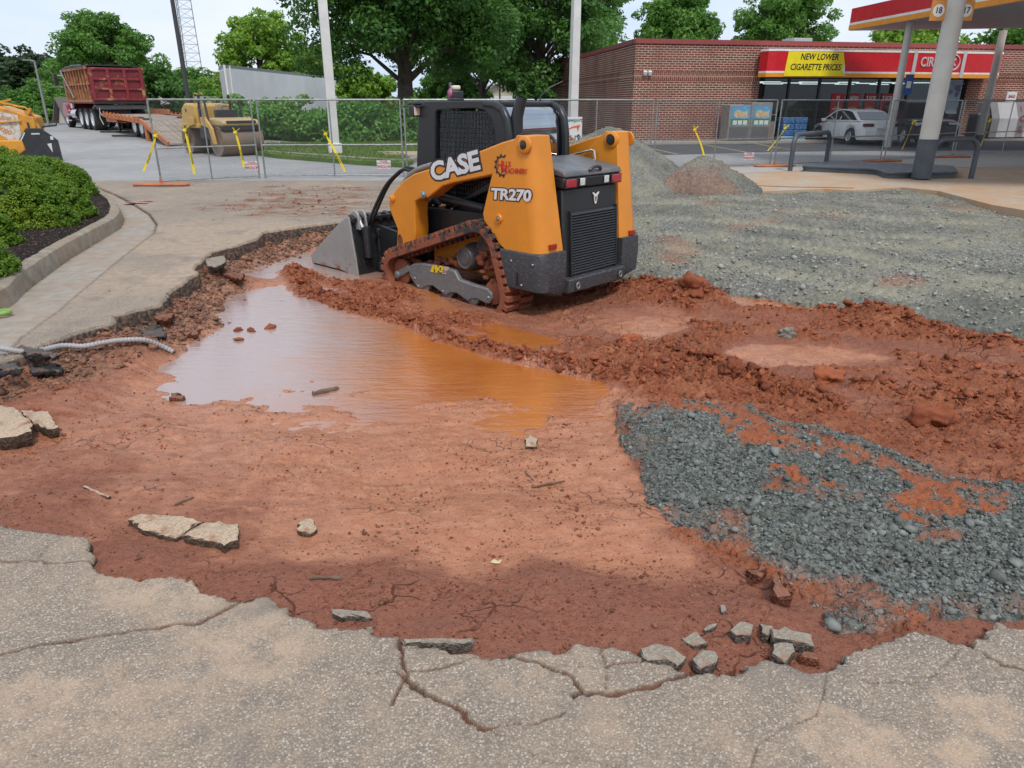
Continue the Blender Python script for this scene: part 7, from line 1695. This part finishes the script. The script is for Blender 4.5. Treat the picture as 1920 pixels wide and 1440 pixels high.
def pick(mask, n, seed, dens=None):
    """random ground points inside a mask, area-true, jittered in the cell"""
    rs = np.random.RandomState(seed); dx = np.gradient(GX); dy = np.gradient(GY); w = (mask & VIEW) * dy[:, None] * dx[None, :]
    if dens is not None: w = w * dens
    w = (w / w.sum()).ravel(); c = np.cumsum(w); i = np.searchsorted(c, rs.rand(n)); i = np.clip(i, 0, w.size - 1)
    jx = i % NX; jy = i // NX
    return np.stack([GX[jx] + rs.uniform(-.5, .5, n) * dx[jx], GY[jy] + rs.uniform(-.5, .5, n) * dy[jy]], 1), jy, jx
def rock_mat(name, c1, c2, dirt=None, bs=50, r=.85):
    g = NT(name); q = g.attr("rnd"); c = g.mix(q, c1, c2); n = g.noise(14, 4)
    c = g.mix(g.rng(n, .5, .65, 0, .6), c, dirt or [k * .6 for k in c1]); g.out(c, r, None, g.bump(g.noise(bs, 4), .6, .01), .3); return g.m
near_fade = 1 / (1 + (Y / 3.5) ** 2)
P, jy, jx = pick(is_gn & (sg_n > .01), 24000, 301, near_fade); rs = np.random.RandomState(302); z = GRAV[jy, jx]
R = np.clip(rs.lognormal(-5.15, .55, len(P)), .003, .034) * (1 - .75 * redg[jy, jx])
tag(scatter("gravel_stones", np.column_stack([P, z]), R, rock_mat("wet_grey_stone", (.06, .067, .06), (.235, .25, .225), (.12, .11, .085)), 303, 1, .75, .42, .42, sharp=True), "loose dark grey stones on the near gravel patch", "stones", kind="stuff")
P, jy, jx = pick(is_gf & (sg_f > .0), 6000, 305, np.where(Y < 9, 1.0, .35) * (1 - .6 * trk)); z = GRAV[jy, jx]; R = np.clip(rs.lognormal(-4.2, .4, len(P)), .006, .05)
tag(scatter("gravel_stones", np.column_stack([P, z]), R, rock_mat("pale_grey_stone", (.21, .215, .185), (.38, .38, .33), (.26, .25, .19)), 306, 1, .7, .42, .42, sharp=True), "loose pale grey stones over the far gravel field", "stones", kind="stuff")
m_clod = rock_mat("red_clod", (.16, .042, .018), (.36, .105, .042), (.13, .04, .022), 70, .8)
ch = np.clip((AMP - .02) / .05, 0, 1)
P, jy, jx = pick(is_pit & ~is_gr & (MUD > WATER_Z - .01), 9000, 311, ch * ch + .004); z = MUD[jy, jx]; R = np.clip(rs.lognormal(-4.55, .6, len(P)), .004, .06) * (.45 + .55 * ch[jy, jx])
tag(scatter("mud_clods", np.column_stack([P, z]), R, m_clod, 312, 2, .75, -.75, .45, sharp=True), "torn red clay clods along the churned track berms", "mud clods", kind="stuff")
P, jy, jx = pick(is_pit & ~is_gr & (MUD > WATER_Z + .004) & (Y < 5.2), 9000, 315, (.15 + sst(-.1, .5, fbm(X, Y, 2.6, 3, 316))) / (1 + (Y / 3) ** 2)); z = MUD[jy, jx]; R = np.clip(rs.lognormal(-5.6, .5, len(P)), .0016, .016)
tag(scatter("mud_crumbs", np.column_stack([P, z]), R, rock_mat("brown_crumb", (.10, .035, .02), (.24, .085, .045), (.30, .2, .14), 70, .8), 317, 1, .7, .3, .3), "small brown crumbs and grit on the smooth mud", "crumbs", kind="stuff")
P, jy, jx = pick(is_pit & ~is_gr & (bank > .15), 6500, 321, bank); z = MUD[jy, jx]; R = np.clip(rs.lognormal(-4.5, .5, len(P)), .005, .05)
tag(scatter("bank_rubble", np.column_stack([P, z]), R, rock_mat("rubble_stone", (.07, .045, .035), (.30, .155, .095), (.20, .07, .04)), 322, 1, .7, .42, .38, sharp=True), "brown stones and crumbled asphalt on the bank below the broken left edge", "rubble", kind="stuff")
P, jy, jx = pick(is_as & (Y > 1.3), 500, 331, (soil * 3 + .02 * sst(1.5, .0, -sd_pit)) ); z = ASPH[jy, jx]; R = np.clip(rs.lognormal(-4.6, .5, len(P)), .003, .04)
tag(scatter("grit", np.column_stack([P, z]), R, m_clod, 332, 1, .6, .3, .3), "scattered clay crumbs on the dusty asphalt", "crumbs", kind="stuff")
# slabs and lumps of broken asphalt, each its own thing
m_slab = None
def slab_mat(name, top, side):
    g = NT(name); geo = g.n("ShaderNodeNewGeometry"); zz = g.n("ShaderNodeSeparateXYZ", {0: geo.outputs["True Normal"]}).outputs[2]
    v = g.n("ShaderNodeSeparateColor", {0: g.vor(105, 'F1', "Color")}); t = g.mix(g.rng(v.outputs[0], 0, 1), [k * .8 for k in top], [min(1, k * 1.15) for k in top]); t = g.mix(g.rng(g.noise(9, 4), .56, .68, 0, .85), t, (.30, .13, .075))
    s = g.mix(g.rng(v.outputs[1], .2, 1), [k * .6 for k in side], [k * 1.7 for k in side])
    g.out(g.mix(g.rng(zz, .35, .7), s, t), .85, None, g.bump(g.math('ADD', g.vor(105), g.noise(60, 3)), .6, .008), .3); return g.m
m_tan = slab_mat("tan_asphalt_slab", (.46, .345, .24), (.085, .06, .042)); m_gry = slab_mat("grey_asphalt_slab", (.29, .245, .19), (.10, .08, .065)); m_blk = slab_mat("black_asphalt_lump", (.10, .09, .085), (.04, .036, .034)); m_brn = slab_mat("brown_lump", (.22, .10, .062), (.13, .045, .025))
def chunk(px, thick, m, lab, tilt=(0, 0), lift=.0, name="asphalt_slab", cat="asphalt slab", seed=0, group=None, zg=None):
    """px: outline of the top face in the photograph, laid on a plane at the slab's height"""
    rs = np.random.RandomState(seed + abs(int(px[0][0]))); cx = sum(p[0] for p in px) / len(px); cy = sum(p[1] for p in px) / len(px)
    g0 = on_ground(cx, cy) if zg is None else Vector((*U(cx, cy, zg)[:2], zg)); zt = g0.z + thick * .62 + lift
    pts = [Vector(p) for p in PL(px, zt)]; o = sum(pts, Vector((0, 0))) / len(pts); fine = []
    for i in range(len(pts)):
        a, c = pts[i], pts[(i + 1) % len(pts)]; n = max(1, int((c - a).length / .022)); d = (c - a); nn = Vector((-d.y, d.x)).normalized()
        for k in range(n): fine.append(a + d * (k / n) + nn * rs.normal() * (.0045 if m in (m_tan, m_gry) else .012) - o)
    n = len(fine); V = []
    levels = [(0.93, 0), (1.0, -.006), (1.0, -thick * .35), (.95, -thick * .75), (.86, -thick * 1.15)]
    for sc_, dz in levels:
        for p in fine:
            r = 1 + rs.normal() * (.012 if dz < -.01 else .003); V.append((p.x * sc_ * r, p.y * sc_ * r, dz + rs.normal() * (.0025 if m in (m_tan, m_gry) else .008) + p.x * tilt[0] + p.y * tilt[1]))
    V.append((0, 0, .002)); V.append((0, 0, -thick * 1.15)); F = []
    for l in range(len(levels) - 1):
        for i in range(n): F.append((l * n + i, (l + 1) * n + i, (l + 1) * n + (i + 1) % n, l * n + (i + 1) % n))
    for i in range(n): F.append((len(V) - 2, i, (i + 1) % n)); F.append((len(V) - 1, (len(levels) - 1) * n + (i + 1) % n, (len(levels) - 1) * n + i))
    b = MB(); b.add(V, F); ob = b.build(name, m, None, smooth=38); ob.location = (o.x, o.y, zt); return tag(ob, lab, cat, group)
chunk([(238, 970), (262, 962), (345, 968), (382, 976), (362, 984), (342, 1000), (330, 1006), (290, 998), (262, 990)], .055, m_tan, "larger tan slab of broken asphalt lying in the mud at lower left, touching its smaller twin")
chunk([(385, 977), (447, 981), (446, 1010), (420, 1022), (400, 1014), (342, 1004), (366, 986)], .06, m_tan, "smaller tan slab of broken asphalt right beside the larger one in the mud")
chunk([(-60, 770), (0, 758), (28, 764), (60, 792), (58, 806), (20, 818), (-60, 822)], .10, m_tan, "thick tan slab cut by the left frame edge below the hose")
chunk([(40, 768), (90, 772), (110, 800), (92, 803), (64, 794), (44, 778)], .07, m_tan, "tan slab with a rounded end, right of the thick one at the left frame edge")
chunk([(556, 981), (572, 973), (590, 976), (595, 990), (580, 1000), (560, 995)], .05, m_tan, "single tan lump of asphalt right of the two slabs at lower left", name="asphalt_lump", cat="asphalt lump")
chunk([(984, 823), (994, 815), (1006, 820), (1007, 836), (985, 837)], .045, m_tan, "small pale stone standing alone in the middle of the wet mud", name="pale_stone", cat="stone")
chunk([(752, 1197), (888, 1197), (886, 1207), (754, 1206)], .05, m_gry, "narrow broken strip of asphalt at the pit's near edge", lift=.01)
chunk([(620, 1140), (690, 1146), (698, 1156), (640, 1158), (622, 1152)], .03, m_gry, "flat grey asphalt sliver lying in the mud above the near edge")
chunk([(1200, 1218), (1232, 1206), (1262, 1212), (1288, 1232), (1270, 1245), (1232, 1240), (1200, 1230)], .045, m_gry, "pale asphalt slab with a pointed left end at the pit's near edge", lift=.005)
chunk([(1296, 1240), (1318, 1216), (1345, 1222), (1349, 1240), (1310, 1256)], .06, m_gry, "pale lump of asphalt at the right end of the broken near edge", name="asphalt_lump", cat="asphalt lump")
chunk([(1275, 1196), (1305, 1184), (1328, 1205), (1300, 1211)], .03, m_gry, "small pale asphalt slab above the broken near edge")
chunk([(1316, 1176), (1342, 1168), (1344, 1177), (1322, 1184)], .025, m_gry, "smallest pale asphalt piece beside the crumbling lump", name="asphalt_lump", cat="asphalt lump")
chunk([(1368, 1180), (1388, 1164), (1412, 1170), (1408, 1192), (1380, 1190)], .055, m_gry, "crumbling pale lump left of the long block near the gravel's edge", name="asphalt_lump", cat="asphalt lump")
chunk([(1424, 1168), (1446, 1172), (1440, 1190), (1430, 1186)], .05, m_gry, "little pale block touching the left end of the long block", name="asphalt_lump", cat="asphalt lump")
chunk([(1444, 1180), (1470, 1178), (1520, 1188), (1528, 1208), (1500, 1206), (1450, 1196)], .06, m_gry, "long pale asphalt block lying by the near corner of the gravel")
chunk([(1450, 1208), (1488, 1206), (1490, 1220), (1470, 1240), (1450, 1226)], .05, m_gry, "grey lump of asphalt just in front of the long block", name="asphalt_lump", cat="asphalt lump")
chunk([(1506, 1218), (1532, 1226), (1534, 1238), (1508, 1234)], .04, m_brn, "brown crumbly lump right of the grey one before the long block", name="asphalt_lump", cat="asphalt lump")
chunk([(1350, 1134), (1362, 1132), (1364, 1146), (1352, 1148)], .03, m_gry, "tiny pale lump standing by itself left of the near gravel corner", name="asphalt_lump", cat="asphalt lump")
chunk([(1445, 1078), (1462, 1072), (1486, 1112), (1482, 1122), (1462, 1106)], .06, m_brn, "upright red clay block at the edge of the near gravel", name="clay_block", cat="clay block", lift=.03)
chunk([(1400, 1066), (1432, 1058), (1440, 1080), (1408, 1084)], .05, m_brn, "flat red clay block left of the upright one at the gravel's edge", name="clay_block", cat="clay block")
chunk([(385, 485), (420, 478), (424, 490), (404, 500), (388, 497)], .05, m_gry, "grey asphalt slab fallen on the left bank below the broken edge")
chunk([(412, 503), (436, 506), (459, 514), (450, 522), (420, 514)], .05, m_brn, "brown slab tipped on the left bank below the grey fallen slab")
chunk([(346, 618), (376, 616), (372, 626), (350, 628)], .035, m_brn, "flat brown stone at the water's edge left of the floating lumps", name="flat_stone", cat="stone")
chunk([(288, 582), (312, 578), (326, 590), (312, 598), (292, 596)], .05, m_brn, "bright red clay lump on the left bank above the hose", name="clay_block", cat="clay block")
chunk([(246, 590), (268, 586), (276, 602), (250, 606)], .045, m_blk, "black lump of asphalt beside the red clay lump on the left bank", name="asphalt_lump", cat="asphalt lump")
chunk([(264, 606), (300, 610), (310, 628), (286, 634), (260, 624)], .045, m_blk, "largest black asphalt lump on the left bank, just above the hose's bend", name="asphalt_lump", cat="asphalt lump")
chunk([(30, 650), (70, 652), (110, 662), (104, 668), (50, 664)], .03, m_blk, "long tipped asphalt sliver under the pavement's corner by the hose")
chunk([(48, 684), (108, 682), (116, 694), (60, 698)], .035, m_blk, "black asphalt lump lying just below the hose", name="asphalt_lump", cat="asphalt lump"); chunk([(-10, 684), (30, 682), (40, 694), (0, 698)], .035, m_blk, "black asphalt lump below the hose at the left frame edge", name="asphalt_lump", cat="asphalt lump")
chunk([(318, 740), (328, 735), (342, 738), (341, 747), (322, 748)], .05, m_brn, "single brown stone at the near left tip of the puddle", name="brown_stone", cat="stone")
for px_, lb in (((446, 620), "left one of the row of three mud lumps in the puddle"), ((472, 621), "middle one of the row of three mud lumps in the puddle"), ((508, 615), "right and largest of the row of three mud lumps in the puddle"), ((448, 637), "mud lump standing in the puddle just below the row of three")):
    x, y, _ = U(*px_, WATER_Z); r = .05 if "largest" in lb else .038; o = scatter("mud_lump", np.array([[0, 0, -.01]]), np.array([r]), m_clod, int(px_[0]), 3, .8, -.5, .4); o.location = (x, y, WATER_Z); tag(o, lb, "mud lump")
for i, (px_, r, lb) in enumerate((((1180, 640), .09, "rounded red mud lump left of the first smooth mud pad"), ((1370, 695), .10, "dark mud boulder at the lower edge of the second smooth pad"), ((1555, 715), .11, "rounded red mud boulder near the middle of the churned band"), ((1475, 630), .06, "grey stone half buried in the mud between the two smooth pads"), ((1750, 790), .12, "dark mottled mud boulder low in the churned band on the right"), ((1300, 545), .15, "biggest torn clay lump beside the loader's rear on the berm"))):
    g0 = on_ground(*px_); o = scatter("mud_boulder", np.array([[0, 0, 0]]), np.array([r]), m_clod if "grey" not in lb else bpy.data.materials["pale_grey_stone"], 900 + i, 4, .75, -.7, .45); o.location = g0; tag(o, lb, "mud boulder" if "grey" not in lb else "stone")
# sticks and bits of wood in the mud
m_wood = mat("wet_wood", (.10, .055, .035), .7, c2=(.22, .14, .09), sc=9)
for i, (a, c, r, lb) in enumerate((((584, 742), (634, 730), .022, "split piece of wet wood lying in the shallows below the puddle"), ((998, 912), (1058, 902), .007, "thin dark stick lying across the smooth mud"), ((985, 884), (1000, 900), .006, "short dark stick just above the longer one on the smooth mud"), ((160, 916), (205, 936), .010, "pale splinter of wood left of the tan slabs"), ((330, 948), (364, 934), .008, "dark splinter of wood above the tan slabs"), ((580, 1088), (640, 1086), .010, "dark twig lying parallel to the pit's near edge"))):
    A, B = on_ground(*a), on_ground(*c); rr = random.Random(i); b = MB(); n = 6
    b.tube([A.lerp(B, k / n) - A + Vector((rr.uniform(-1, 1), rr.uniform(-1, 1), 0)) * r * .5 + Vector((0, 0, r * .8)) for k in range(n + 1)], [r * (.6 + .5 * rr.random()) for k in range(n + 1)], 7)
    o = b.build("wood_stick", m_wood if "pale" not in lb else m_tan, None, 50); o.location = A; tag(o, lb, "stick")
# corrugated drain hose
hp_ = [(-120, 692), (-40, 684), (0, 680), (60, 671), (120, 668), (160, 664), (200, 656), (235, 652), (275, 652), (305, 658), (326, 666)]
pts = []
for i, (a, c) in enumerate(hp_):
    g0 = on_ground(a, c); pts.append(Vector((g0.x, g0.y, max(g0.z, WATER_Z) + (.065 if i < 9 else .03))))
for _ in range(3):
    for i in range(1, len(pts) - 1): pts[i].z = max(pts[i].z, (pts[i - 1].z + pts[i + 1].z) / 2 - .01)
cv = []
for i in range(len(pts) - 1):
    p0, p1, p2, p3 = pts[max(i - 1, 0)], pts[i], pts[i + 1], pts[min(i + 2, len(pts) - 1)]; n = max(4, int((p2 - p1).length / .0065))
    for k in range(n):
        t = k / n; cv.append(.5 * ((2 * p1) + (p2 - p0) * t + (2 * p0 - 5 * p1 + 4 * p2 - p3) * t * t + (3 * p1 - p0 - 3 * p2 + p3) * t ** 3))
b = MB(); b.tube([p - cv[0] for p in cv], [.0225 if (i // 2) % 2 else .019 for i in range(len(cv))], 12); o = b.build("drain_hose", mat("hose_grey", (.38, .38, .40), .4, c2=(.28, .25, .23), sc=5), None, 60); o.location = cv[0]
tag(o, "grey corrugated hose running from the left edge into the puddle", "hose")
g0 = U(-8, 590, 0); b = MB(); b.tube([(-.3, -.06, .0), (-.05, -.055, .01), (.08, -.05, .02), (.115, 0, .02), (.08, .05, .02), (-.05, .05, .01), (-.3, .05, .0)], .021, 10); o = b.build("strap_loop", mat("strap_green", (.22, .36, .09), .6), None, 60); o.location = (g0[0], g0[1], GUTZ.min() * 0 + .02 - .02); o.rotation_euler = (0, 0, .25)
tag(o, "bent green strap loop lying in the gutter at the left frame edge", "strap")
for px_, lb in (((930, 1056), "pale dry leaf lying on the mud above the near edge"),):
    g0 = on_ground(*px_); b = MB(); b.add([(-.018, 0, .004), (-.006, .010, .009), (.006, .004, .006), (.018, .008, .010), (.012, -.006, .005), (.0, -.012, .008)], [(0, 1, 2, 3, 4, 5)]); o = b.build("dry_leaf", mat("dry_leaf", (.6, .5, .3), .7)); o.location = g0; o.scale = (1.4, 1.4, 1.4); tag(o, lb, "leaf")

rs = np.random.RandomState(9)
for k, (px_, w_) in enumerate((((258, 381), .16), ((272, 378), .10), ((246, 384), .07))):
    g0 = on_ground(*px_, 0); n = 16; b = MB(); b.add([(w_ * 1.6 * math.cos(2 * math.pi * i / n) * rs.uniform(.6, 1.2), w_ * .8 * math.sin(2 * math.pi * i / n) * rs.uniform(.6, 1.2), 0) for i in range(n)], [tuple(range(n))])
    o = b.build("paint_mark", mat("spray_red", (.36, .10, .09), .8, c2=(.42, .34, .28), sc=9, lo=.42, hi=.6)); o.location = (g0.x, g0.y, .016); tag(o, kind="structure")
